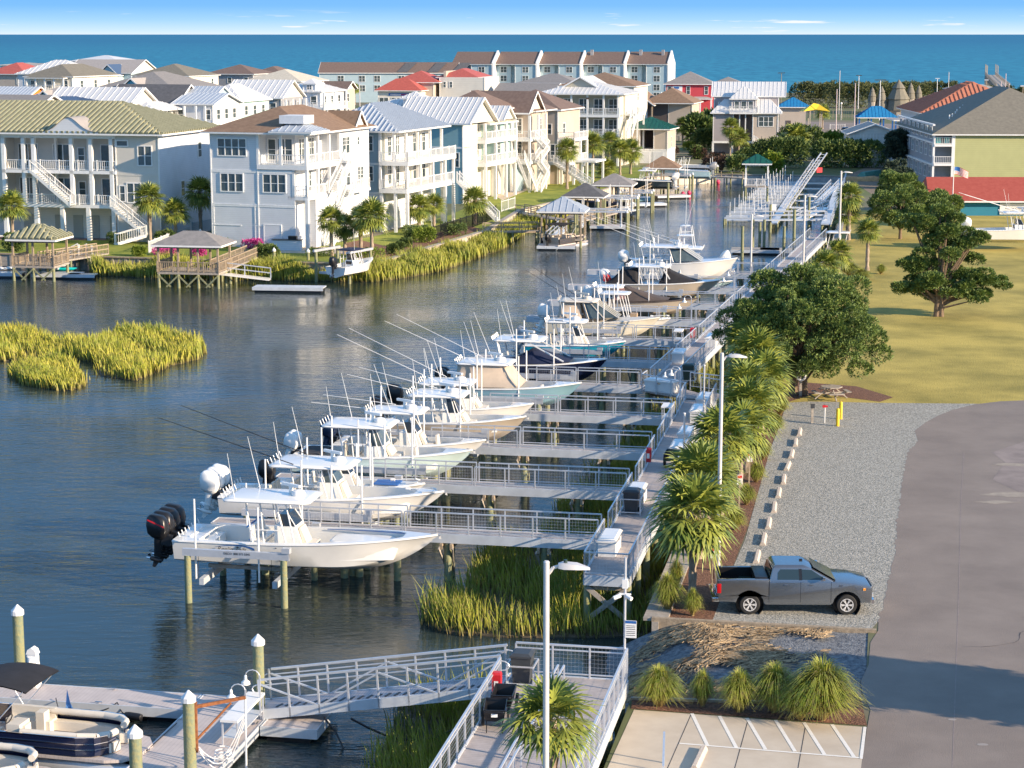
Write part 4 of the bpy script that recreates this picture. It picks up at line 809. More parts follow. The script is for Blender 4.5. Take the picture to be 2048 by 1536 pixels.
def seat(mb, x, y, z, w_=.5, h=.55, back=-1): mb.box(x-.24, x+.24, y-w_/2, y+w_/2, z, z+.14); mb.loft([[(x+back*.20, y-w_/2, z+.12), (x+back*.30, y-w_/2, z+.12), (x+back*.30, y+w_/2, z+.12), (x+back*.20, y+w_/2, z+.12)], [(x+back*.26, y-w_/2+.04, z+.12+h), (x+back*.36, y-w_/2+.04, z+.12+h), (x+back*.36, y+w_/2-.04, z+.12+h), (x+back*.26, y+w_/2-.04, z+.12+h)]])
def console(parent, x, hw, z0, h=1.15, m='gel', ws=True, seatfront=True, wsm='smoke', full=None):
    b = MB(); b.loft([[(x-.45, -hw, z0), (x+.85, -hw*.9, z0), (x+.85, hw*.9, z0), (x-.45, hw, z0)], [(x-.45, -hw, z0+h), (x+.45, -hw*.85, z0+h), (x+.45, hw*.85, z0+h), (x-.45, hw, z0+h)]]); c = b.build('console', m, parent)
    if seatfront: s_ = MB(); s_.loft([[(x+.75, -hw*.7, z0), (x+1.25, -hw*.7, z0), (x+1.25, hw*.7, z0), (x+.75, hw*.7, z0)], [(x+.75, -hw*.7, z0+.45), (x+1.25, -hw*.7, z0+.45), (x+1.25, hw*.7, z0+.45), (x+.75, hw*.7, z0+.45)]]); s_.loft([[(x+.72, -hw*.6, z0+.45), (x+.9, -hw*.6, z0+.45), (x+.9, hw*.6, z0+.45), (x+.72, hw*.6, z0+.45)], [(x+.52, -hw*.6, z0+h-.1), (x+.62, -hw*.6, z0+h-.1), (x+.62, hw*.6, z0+h-.1), (x+.52, hw*.6, z0+h-.1)]]); s_.build('lounge_seat', 'cream' if m == 'gel' else m, parent)
    if ws:
        H2 = full or .55; w_ = MB(); w_.loft([[(x-.1, -hw*.98, z0+h), (x+.45, -hw*.88, z0+h), (x+.45, hw*.88, z0+h), (x-.1, hw*.98, z0+h)], [(x-.25, -hw*.9, z0+h+H2), (x+.12, -hw*.8, z0+h+H2), (x+.12, hw*.8, z0+h+H2), (x-.25, hw*.9, z0+h+H2)]]); w_.build('windshield', wsm, c)
        f = MB()
        for sg in (-1, 1): f.tube((x+.46, sg*hw*.88, z0+h), (x+.13, sg*hw*.8, z0+h+H2), .025); f.tube((x-.1, sg*hw*.98, z0+h), (x-.25, sg*hw*.9, z0+h+H2), .025)
        f.build('windshield_frame', 'white' if m == 'gel' else 'black', c)
    g_ = MB(); g_.box(x-.47, x-.452, -hw*.7, hw*.7, z0+h-.4, z0+h-.1); g_.build('dashboard', 'black', c)
def bowrail(parent, st, s0, m='chrome', h=.2):
    for sg in (-1, 1):
        b = MB(); pts = [(x, sg*max(.05, b_-.1), zs+h*min(1, (x/st[-1][0]-s0)*8)) for x, b_, zs, *_ in st if x/st[-1][0] > s0]; b.path(pts, .014, 5)
        for p in pts[::3]: b.tube((p[0], p[1], p[2]-h), p, .012, n=4)
        b.build('bow_rail', m, parent)
def anchor(parent, st, m='greym'):
    x, b, zs = st[-1][:3]; a = MB(); a.bar((x-.3, 0, zs+.04), (x+.12, 0, zs-.04), .06, .04); a.loft([[(x+.05, -.09, zs-.14), (x+.15, 0, zs-.2), (x+.05, .09, zs-.14)], [(x+.08, -.02, zs-.04), (x+.12, 0, zs-.05), (x+.08, .02, zs-.04)]]); a.build('anchor', m, parent)
def trolling(parent, x, y, z):
    a = MB(); a.tube((x-1.0, y, z+.12), (x+.1, y, z+.2), .022); a.tube((x+.1, y, z+.2), (x+.32, y, z+.14), .05, n=8); a.bar((x-.35, y, z), (x+.2, y, z+.05), .18, .05); a.tube((x-1.1, y, z+.12), (x-.9, y, z+.12), .07, n=8); a.build('trolling_motor', 'gel', parent)
def lift(label, t0, s0, s1, t1, ztop=2.5, zc=1.0, poles=((.25, 0), (.75, 0), (.25, 1), (.75, 1)), ph=4.4, farp=True):
    """four piles, two top beams along t, two cradle beams across, white guide poles"""
    th = dthing('boat_lift', label, 'boat lift', t0, s0, 0, 'boat lifts along the main dock'); Lx, Ly = t1-t0, s1-s0
    for y in (0, Ly):
        for x in (0, Lx): pile(th, x, y, ztop-.3, r=.14)
        b = MB(); b.box(-.2, Lx+.25, y-.09, y-.075, ztop-.3, ztop); b.box(-.2, Lx+.25, y+.075, y+.09, ztop-.3, ztop); b.box(-.2, Lx+.25, y-.074, y+.074, ztop-.02, ztop-.005); b.box(-.2, Lx+.25, y-.074, y+.074, ztop-.3, ztop-.285); b.build('top_beam', 'alu', th)
        MB().box(Lx-.05, Lx+.3, y-.14, y+.14, ztop+.0, ztop+.22).build('winch_motor', 'alu', th)
    for x in (.55, Lx-.45):
        MB().box(x-.1, x+.1, .1, Ly-.1, zc-.28, zc).build('cradle_beam', 'alud', th)
        for y in (.18, Ly-.18):
            c = MB(); c.tube((x-.14, y, zc-.1), (x-.14, y, ztop-.2), .010, n=4); c.build('cable', 'char', th)
    b1 = MB()
    for y in (Ly*.5-.45, Ly*.5+.45): b1.bar((.3, y, zc+.12), (Lx-.2, y, zc+.12), .12, .16)
    b1.build('bunk', 'woodg', th)
    for fx, sd in poles:
        MB().tube((Lx*fx, .3 if sd == 0 else Ly-.3, zc-.1), (Lx*fx, .3 if sd == 0 else Ly-.3, ph+rnd.uniform(-.15, .15)), .042, n=7).build('guide_pole', 'white', th)
    return th
def boat(label, tb, s, zk, Lh, B, H, hm, cat='boat', rz=0, **k):
    th = dthing('motor_boat', label, cat, tb-Lh*math.cos(rz), s-Lh*math.sin(rz), zk, rz=rz, group=None); st = hull(th, Lh, B, H, M[hm], **k); return th, st
# ---- boat 1: quad black outboards
b1, st = boat('white open fishing boat with four black outboards, raised on the nearest lift', -7.5, 2.2, 1.2, 11.2, 3.15, 1.62, 'hwhite', fwd=.87, cz=.42)
for k in range(4):
    pass
outboards(b1, 4, 1.22, 'black', tilt=9, sp=.66, sc=1.3, x=-.75, band='red')
ttop(b1, 2.1, 5.9, 1.25, 3.0, .9, m='gel', ants=2, out=None)
console(b1, 4.7, .62, .72, 1.2, full=.5)
s_ = MB(); seat(s_, 3.55, -.55, 1.15, .55, .6); seat(s_, 3.55, .08, 1.15, .55, .6); seat(s_, 3.55, .68, 1.15, .5, .6); s_.build('helm_seats', 'gel', b1); s_ = MB(); s_.box(3.25, 3.85, -.8, .95, .7, 1.15); s_.build('seat_base', 'gel', b1)
s_ = MB(); 
for y in (-.55, .08, .68): s_.box(3.19, 3.24, y-.26, y+.26, 1.28, 1.34); s_.box(3.08, 3.14, y-.24, y+.24, 1.84, 1.90)
s_.build('seat_piping', 'blue', b1)
s_ = MB(); s_.box(.55, 1.0, -1.2, 1.2, .7, 1.25); s_.box(1.0, 1.5, -1.1, 1.1, .7, 1.1); s_.build('stern_seat', 'gel', b1)
s_ = MB(); s_.loft([ring_rr(6.6, 9.2, .75, 1.35, .4, nose=.3), ring_rr(6.7, 9.1, .68, 1.39, .35, nose=.3)]); s_.build('bow_cushion', 'gel', b1)
s_ = MB(); st2 = [q for q in st if 6.0 < q[0] < 9.9]
for sg in (-1, 1): s_.path([(x, sg*(b_-.26), zs-.02) for x, b_, zs, *_ in st2], .02, 4)
s_.build('coaming_stripe', 'blue', b1)
anchor(b1, st); s_ = MB()
for k in range(7): s_.tube((.25, -1.2+k*.4, 1.4), (.18, -1.2+k*.4, 1.6), .03, n=6)
s_.build('rod_holders', 'gel', b1)
hx = MB(); hx.loft([[( .35+1.35*u_+.02, -1.50-.04, 1.12+.20*math.sin(math.pi*u_)**.8*(1 if u_ > 0 else 1)) for u_ in [i/14 for i in range(15)]], [(.35+1.35*u_+.05, -1.50-.04, 1.08+.27*math.sin(math.pi*(u_*.9+.1))**.8) for u_ in [i/14 for i in range(15)]]], closed=False, caps=(False, False))
def hull_y(st_, x, z):
    for a, b_ in zip(st_, st_[1:]):
        if a[0] <= x <= b_[0]:
            k = (x-a[0])/(b_[0]-a[0]+1e-9); q = [a[i]+(b_[i]-a[i])*k for i in range(6)]; _, bb, zs, zk_, bc, zc = q
            tb_ = bc+(bb-bc)*(.5 if x > st_[-1][0]*.55 else .66); tz = zc+(zs-zc)*.55
            return bc+.03+(tb_-bc)*(z-zc)/(tz-zc) if z < tz else tb_+(bb-tb_)*(z-tz)/(zs-.05-tz)
    return 1
sw = MB(); r1, r2 = [], []
for i in range(17):
    u_ = i/16; x = 1.9+1.75*u_; zt_ = 1.12+.17*math.sin(math.pi*min(1, u_*1.0))**.7*(.55+.45*u_); th2 = .012+.05*u_; zb = zt_-th2-.06*max(0, u_-.8)*4
    r1.append((x, -hull_y(st, x, zt_)-.012, zt_)); r2.append((x, -hull_y(st, x, zb)-.012, zb))
sw.loft([r1, r2], closed=False, caps=(False, False)); sw.build('hull_stripe', 'blue', b1)
text_obj('Reelin Tails', .25, 'char', b1, (2.65, -1.56, 1.06), (R(82), 0, 0), shear=.3).scale = (1.1, 1, 1)
for x, z in ((2.9, 1.16), (4.6, 1.2), (4.7, .62), (1.1, .9)): MB().cbox((x, -hull_y(st, x, z)-.004, z), (.05, .02, .035)).build('through_hull', 'char', b1)
L1 = lift('nearest boat lift on four piles, carrying the quad-engine white boat', -17.8, .1, 4.5, -13.6, 2.36, 1.05, poles=((.06, 0), (.72, 0), (.3, 1), (.9, 1)), ph=4.3)
text_obj('DECO  800 573 5345', .13, 'char', L1, (2.2, -.096, 2.24), name='beam_lettering')
for x, y, zt_ in ((-.3, 1.0, 0), (1.2, 1.3, 0)): pass
for t_, s_2 in ((-16.0, 5.0), (-12.4, 5.1), (-11.8, 5.4), (-10, 5.1)): th = dthing('support_pile', 'low green timber pile under the nearest boats', 'pile', t_, s_2, 0, 'support piles under the nearest boats'); pile(th, 0, 0, 1.3, r=.16, name='shaft')
# ---- boat 2
b2, st = boat('white open fishing boat with three white outboards, second from the near end', -8.6, 8.3, 1.75, 10.2, 3.05, 1.5, 'hwhite', fwd=.86, cz=.42)
outboards(b2, 3, 1.2, 'gel', tilt=14, sc=1.25, sp=.72, x=-.6); ttop(b2, 2.3, 6.1, 1.3, 2.62, .85, ants=2, out=(6.2, 2.0, .4), outm='black')
console(b2, 4.9, .65, .7, 1.2, full=.62, wsm='glassg'); s_ = MB(); [seat(s_, 3.6, y, 1.15, .5, .6) for y in (-.6, 0, .6)]; [seat(s_, 2.5, y, .95, .5, .6) for y in (-.6, 0, .6)]; s_.build('helm_seats', 'cream', b2); MB().box(2.2, 3.9, -.85, .85, .65, 1.0).build('seat_base', 'gel', b2)
s_ = MB(); 
for k in range(7): s_.tube((.25, -1.2+k*.4, 1.3), (.18, -1.2+k*.4, 1.55), .03, n=6)
s_.build('rod_holders', 'gel', b2); trolling(b2, 9.6, -.3, 1.58); anchor(b2, st)
b3, st = boat('low white bay boat with a black outboard, between the two near T-top boats', -10.4, 12.1, 1.55, 7.4, 2.4, 1.15, 'hwhite', fwd=.80, cz=.5)
outboards(b3, 1, 1.1, 'black', tilt=15, sc=1.15); console(b3, 3.4, .42, .55, 1.05, ws=True); s_ = MB(); seat(s_, 2.3, 0, 1.0, .9, .5); s_.build('helm_seats', 'cream', b3); trolling(b3, 6.9, -.2, 1.25); MB().box(5.0, 6.2, -.5, .5, 1.16, 1.2).build('casting_pad', 'blue', b3)
lift('boat lift holding the second white boat from the near end', -17.4, 6.7, 10.2, -11.8, 2.5, 1.5, ph=4.75, poles=((.15, 0), (.45, 0), (.7, 0), (.95, 0), (.3, 1), (.9, 1)))
lift('boat lift under the low white bay boat', -17.0, 10.7, 13.7, -12.2, 2.5, 1.4, ph=4.9)
b4, st = boat('pale green-hulled boat with enclosed white helm and one white outboard', -9.3, 17.8, 1.6, 9.0, 2.95, 1.55, 'hgreen', fwd=.82, cz=.45)
outboards(b4, 2, 1.35, 'gel', tilt=25, sc=1.05); ttop(b4, 1.5, 5.0, 1.28, 2.72, 1.0, ants=2); console(b4, 4.1, .85, .85, .95, full=.78, wsm='glassg', seatfront=True)
MB().loft([ring_rr(.25, 1.5, 1.0, 1.27, .25), ring_rr(.3, 1.45, .95, 1.33, .25)]).build('stern_cover', 'char', b4); s_ = MB(); [seat(s_, 2.9, y, 1.1, .55, .7) for y in (-.5, .4)]; s_.build('helm_seats', 'cream', b4); MB().box(2.6, 3.2, -.8, .75, .7, 1.12).build('seat_base', 'gel', b4); s_ = MB(); seat(s_, 6.4, 0, .95, .6, .6); s_.build('bow_seat', 'cream', b4); anchor(b4, st)
b5, st = boat('white centre console with two navy outboards, behind the pale green boat', -9.4, 21.6, 1.6, 7.9, 2.6, 1.3, 'hwhite', fwd=.82, cz=.45)
outboards(b5, 2, 1.25, 'navym', tilt=18, sc=1.2, sp=.72, x=-.45); ttop(b5, 1.7, 4.7, 1.1, 2.72, .9, ants=3, out=(4.0, .35, .2)); console(b5, 3.9, .6, .65, 1.05); s_ = MB(); seat(s_, 2.8, 0, 1.0, 1.1, .55); s_.build('helm_seats', 'cream', b5); s_ = MB(); seat(s_, 5.6, .1, .8, .6, .6); s_.build('bow_seat', 'cream', b5); anchor(b5, st)
lift('boat lift under the pale green-hulled boat', -16.6, 16.3, 19.4, -11.6, 2.5, 1.4, ph=4.9, poles=((.08, 0), (.35, 0), (.62, 0), (.9, 0), (.3, 1))); lift('boat lift under the white boat with navy outboards', -16.4, 20.2, 23.0, -11.8, 2.5, 1.4, ph=5.3)
b6, st = boat('tan-hulled boat with black outboards and white top, behind the third pier', -8.3, 27.2, 1.6, 7.9, 2.7, 1.5, 'htan', fwd=.84, cz=.5, dm='gel')
outboards(b6, 2, 1.35, 'black', tilt=14, sc=1.25, sp=.72); ttop(b6, 1.5, 4.6, 1.2, 2.62, 1.0, ants=2, out=(4.5, 1.0, .2)); console(b6, 3.8, .72, .75, 1.0, m='gel', full=.8); anchor(b6, st)
b7, st = boat('white boat with angled white helm frame, beyond the tan-hulled boat', -8.6, 31.0, 1.7, 7.6, 2.6, 1.4, 'hwhite', fwd=.84, cz=.5)
outboards(b7, 1, 1.3, 'black', tilt=8, sc=1.3); ttop(b7, 1.2, 4.2, 1.15, 2.5, 1.0, ants=3, out=(5.8, 2.6, .3)); console(b7, 3.7, .7, .75, 1.0, full=.78, wsm='glassg')
lift('boat lift under the tan-hulled boat with the white top', -15.6, 25.6, 28.8, -10.4, 2.5, 1.4, ph=5.3); lift('boat lift under the white boat beyond the tan hull', -15.4, 29.6, 32.4, -10.6, 2.5, 1.4, ph=5.3)
# tent covers
def tent(parent, x0, x1, hw, zt, x2, st_, m, name='canvas_cover', lo=None, xb=None):
    xb = x0-.2 if xb is None else xb; top = ring_rr(x0+.1, x1-.15, hw*.85, zt, .3); n = len(top); rr = random.Random(7)
    bot = []
    for (x, y, z) in top:
        fx = (x-x0)/(x1-x0); X = xb+(x2-xb)*fx
        for q in st_:
            if q[0] >= X: break
        lim = max(.03, q[1]-.08); Y = (lim if y > 0 else -lim)*(min(1, abs(y)/(hw*.5))); bot.append((X, Y, q[2]+.06 if lo is None else lo))
    rings = [bot]
    for k in (.2, .45, .7, .88, 1):
        e = k**.75 if k < 1 else 1
        rings.append([(b_[0]+(a[0]-b_[0])*e+rr.uniform(-.03, .03), b_[1]+(a[1]-b_[1])*e+rr.uniform(-.05, .05), b_[2]+(a[2]-b_[2])*k) for a, b_ in zip(top, bot)])
    MB().loft(rings, caps=(False, True)).build(name, m, parent, smooth=True, angle=60)
b8, st = boat('blue-grey hulled boat with a tan canvas tent around its helm', -6.9, 37.6, 1.7, 8.0, 2.8, 1.5, 'hblue', fwd=.80, cz=.5, dm='gel')
outboards(b8, 2, 1.35, 'black', tilt=5, sc=1.1); ttop(b8, .6, 3.9, 1.25, 2.6, 1.0, ants=4, out=(5.4, 2.4, .4)); tent(b8, .6, 3.7, 1.25, 2.6, 4.7, st, 'tanc')
s_ = MB(); seat(s_, 5.9, 0, .95, 1.0, .25); s_.build('bow_seat', 'cream', b8)
text_obj('FISH ON', .2, 'gel', b8, (.9, -hull_y(st, .9, 1.0)-.02, 1.0), (R(82), 0, 0))
lift('boat lift under the blue-grey boat with the tan tent', -14.2, 36.0, 39.2, -9.2, 2.5, 1.5, ph=5.0)
b9, st = boat('navy-hulled boat with navy canvas and slanted white hardtop frame', -6.6, 46.2, 1.65, 7.6, 2.75, 1.6, 'navy', fwd=.84, cz=.75, dm='gel')
tp = ttop(b9, .4, 3.6, 1.25, 2.75, 1.0, legs=0, ants=3, radome=True); s_ = MB()
for sg in (-1, 1): s_.bar((5.0, sg*1.15, 1.6), (2.6, sg*1.1, 2.8), .1, .07); s_.bar((1.0, sg*1.2, 1.5), (.7, sg*1.1, 2.8), .22, .1)
s_.build('top_frame', 'gel', b9); tent(b9, 2.6, 3.4, .9, 2.15, 6.5, st, 'navyc', xb=.3); MB().box(1.5, 2.5, -.5, .5, 2.905, 2.915).build('roof_hatch', 'smoke', tp)
s_ = MB(); s_.loft([ring_rr(2.7, 3.0, .08, 0, .04)]) if 0 else None
a_ = MB(); a_.tube((4.2, -hull_y(st, 4.2, 1.0)-.02, 1.0), (4.2, -hull_y(st, 4.2, 1.0)-.03, 1.0), .16, n=14); a_.build('porthole', 'chrome', b9)
lift('boat lift under the navy-hulled boat', -13.4, 44.6, 47.9, -8.6, 2.5, 1.45, ph=5.4)
b10, st = boat('bright teal-hulled open boat with white T-top and trolling motor', -6.7, 56.0, 1.6, 6.9, 2.5, 1.3, 'hteal', fwd=.78, cz=.45, dm='gel')
outboards(b10, 1, 1.2, 'greym', tilt=20, sc=1.2); ttop(b10, 1.5, 4.2, 1.0, 2.6, .9, ants=2, out=(2.0, .1, .1), outm='black'); console(b10, 3.5, .5, .6, 1.1); s_ = MB(); seat(s_, 2.0, 0, .95, .9, .7); s_.build('helm_seats', 'cream', b10); trolling(b10, 6.4, 0, 1.4)
lift('boat lift under the bright teal-hulled boat', -12.4, 54.7, 57.4, -8.4, 2.5, 1.4, ph=5.4, poles=((.1, 0), (.5, 0), (.3, 1), (.9, 1)))
b11, st = boat('cream-hulled express boat with clear side curtains and slanted windshield', -5.5, 66.0, 1.55, 8.3, 2.8, 1.6, 'hcream', fwd=.60, cz=.55, dm='cream')
outboards(b11, 1, 1.35, 'gel', tilt=20, sc=1.35); ttop(b11, .9, 3.7, 1.15, 2.75, 1.0, m='cream', ants=2, out=(3.6, 2.2, .3), outm='black')
s_ = MB(); s_.loft([[(3.2, -1.15, 1.6), (5.3, -.8, 1.7), (5.3, .8, 1.7), (3.2, 1.15, 1.6)], [(2.8, -1.0, 2.7), (3.7, -.8, 2.7), (3.7, .8, 2.7), (2.8, 1.0, 2.7)]]); s_.build('windshield', 'glassg', b11); s_ = MB()
for y in (-.8, -.27, .27, .8): s_.bar((5.34, y, 1.68), (3.72, y, 2.72), .05)
for sg in (-1, 1): s_.bar((3.2, sg*1.17, 1.58), (2.8, sg*1.02, 2.72), .06); s_.bar((4.3, sg*1.0, 1.64), (3.3, sg*.92, 2.72), .05)
s_.build('windshield_frame', 'cream', b11); tent(b11, .9, 2.7, 1.0, 2.72, 2.9, st, 'tanc', name='side_curtain'); anchor(b11, st)
lift('boat lift under the cream express boat', -12.6, 64.3, 67.6, -8.4, 2.5, 1.4, ph=5.2)
b12, st = boat('small black-sided skiff with a white top beside the cream boat', -5.2, 70.2, 1.6, 6.2, 2.2, .95, 'hwhite', fwd=.7, cz=.55); outboards(b12, 1, .95, 'black', tilt=30); ttop(b12, .9, 3.1, .95, 2.75, .6, radome=False, ants=1); s_ = MB(); s_.box(3.2, 3.7, -.35, .35, .5, 1.3); s_.build('console', 'teak', b12); trolling(b12, 5.8, 0, 1.0)
lift('boat lift under the small skiff', -11.6, 69.0, 71.4, -8.6, 2.3, 1.4, ph=5)
b13, st = boat('boat fully wrapped in brown canvas sloping to its bow', -3.9, 77.6, 1.7, 8.4, 2.7, 1.4, 'htan', fwd=.84, cz=.8, dm='brownc'); ttop(b13, .3, 2.6, 1.05, 2.2, 1.0, radome=False, ants=1); tent(b13, 2.4, 3.0, .7, 2.3, 8.2, st, 'brownc', xb=.2); MB().loft([[(1.9, -1.15, 1.2), (2.9, -1.1, 1.3), (2.9, 1.1, 1.3), (1.9, 1.15, 1.2)], [(2.1, -.9, 2.2), (2.7, -.9, 2.2), (2.7, .9, 2.2), (2.1, .9, 2.2)]]).build('faded_curtain', mat('faded maroon canvas', (.30, .16, .15), .9, var=.1), b13); outboards(b13, 1, 1.2, 'gel', sc=1.3)
lift('boat lift under the boat wrapped in brown canvas', -11.2, 76.2, 79.2, -6.4, 2.5, 1.5, ph=5.3)
b14, st = boat('tan-hulled boat with black canvas below a rounded white hardtop', -3.0, 88.0, 1.7, 9.3, 3.0, 1.6, 'htan', fwd=.84, cz=.8, dm='gel'); ttop(b14, 1.8, 5.1, 1.3, 2.7, 1.2, ants=2); tent(b14, 4.6, 5.2, .9, 2.45, 8.7, st, 'canvas', xb=3.4, name='bow_cover'); tent(b14, 1.0, 2.6, 1.2, 2.5, 2.8, st, 'canvas', xb=-.4, name='stern_cover')
s_ = MB(); [s_.bar((5.4, sg*1.0, 1.5), (4.5, sg*.95, 2.72), .2, .1) for sg in (-1, 1)]; s_.build('windshield_frame', 'gel', b14); outboards(b14, 2, 1.4, 'gel', tilt=5, sc=1.2)
f_ = MB()
for k, (x, y) in enumerate(((-.1, -1.1), (.2, -.9))):
    f_.tube((x, y, 1.3), (x-.35, y, 2.1), .012, n=5)
f_.build('flag_staff', 'white', b14)
for k, (x, y) in enumerate(((-.45, -1.1), (-.15, -.9))):
    f_ = MB(); f_.loft([[(x, y, 2.1), (x+.1, y, 1.5)], [(x+.25, y+.06, 1.95), (x+.3, y+.05, 1.4)], [(x+.4, y-.04, 1.7), (x+.42, y, 1.25)]], closed=False, caps=(False, False)); f_.build('flag', 'red', b14)
lift('boat lift under the tan hull with black canvas', -10.8, 86.3, 89.8, -6.2, 2.5, 1.5, ph=5.2)
b15, st = boat('tall white express boat with slanted windshield and grey bow cover', -2.4, 99.0, 1.7, 9.8, 3.3, 2.2, 'hwhite', fwd=.55, cz=.6, dm='gel'); ttop(b15, 1.2, 5.3, 1.45, 3.2, 1.4, ants=3, out=(6.5, 2.6, .3)); s_ = MB(); s_.loft([[(4.2, -1.4, 2.0), (6.6, -.9, 2.15), (6.6, .9, 2.15), (4.2, 1.4, 2.0)], [(3.8, -1.2, 3.2), (4.9, -.9, 3.2), (4.9, .9, 3.2), (3.8, 1.2, 3.2)]]); s_.build('windshield', 'glassg', b15); s_ = MB()
for y in (-.95, 0, .95): s_.bar((6.66, y, 2.12), (4.93, y, 3.22), .09)
for sg in (-1, 1): s_.bar((4.2, sg*1.43, 1.98), (3.8, sg*1.22, 3.22), .09)
s_.build('windshield_frame', 'gel', b15); outboards(b15, 3, 1.8, 'gel', tilt=10, sc=1.2); anchor(b15, st); bowrail(b15, st, .75)
lift('boat lift under the tall white express boat', -11.4, 97.2, 101, -6.0, 2.5, 1.5, ph=5.4)
# ---- boat 16: tower boat moored with its engines towards the dock
b16, st = boat('white tower boat with tall outriggers, its engines pointing right', -14.2, 113.0, .55, 9.2, 3.0, 1.6, 'hwhite', rz=math.pi, fwd=.8, cz=.5)
outboards(b16, 3, 1.45, 'gel', tilt=28, sc=1.3, sp=.8, x=-.5); tp = ttop(b16, 1.8, 5.4, 1.35, 2.75, 1.2, ants=1, out=(-8.5, 2.7, -.2)); console(b16, 4.2, .7, .8, 1.1, full=.7, wsm='glassg'); s_ = MB()
for sg in (-1, 1):
    for xx in (2.6, 4.2): s_.tube((xx, sg*1.0, 2.8), (3.4+(xx-3.4)*.6, sg*.62, 4.9), .035)
    s_.tube((3.0, sg*.62, 4.3), (3.9, sg*.62, 4.3), .03)
s_.build('tower_frame', 'white', b16); s_ = MB(); slabm(s_, 2.7, 4.3, .8, 3.95, .08); s_.build('tower_platform', 'gel', b16); s_ = MB(); slabm(s_, 3.0, 4.0, .6, 4.9, .06); s_.build('tower_top', 'gel', b16)
for sg in (-1, 1): MB().tube((3.6, sg*.9, 4.0), (3.0-.6*sg, sg*1.8, 8.0), .025, .012, n=5).build('antenna', 'white', b16)
lift('boat lift carrying the white tower boat', -12.6, 110.8, 115.3, -7.6, 2.4, .55, ph=4.4)
# jet skis and small boats near the far slips
for lb, t, s, hm_ in (('small turquoise and white skiff between the farthest fingers', -3.4, 107.5, 'hice'), ('small dark blue skiff moored by the farthest finger', -4.2, 111.0, 'hblue')):
    bb, st = boat(lb, t, s, .1, 5.2, 1.9, .8, hm_, fwd=.8, cz=.4); console(bb, 2.4, .35, .3, .8, ws=False)
bb, st = boat('white boat under a T-top hung with red cushions beyond the tower boat', 1.5, 134.0, .1, 7.0, 2.4, 1.2, 'hwhite', rz=R(180), fwd=.8, cz=.4); ttop(bb, 1.8, 4.2, 1.0, 2.9, .6, ants=0, radome=False); MB().box(2.7, 3.5, -.4, .4, .5, 1.5).build('console', 'red', bb)
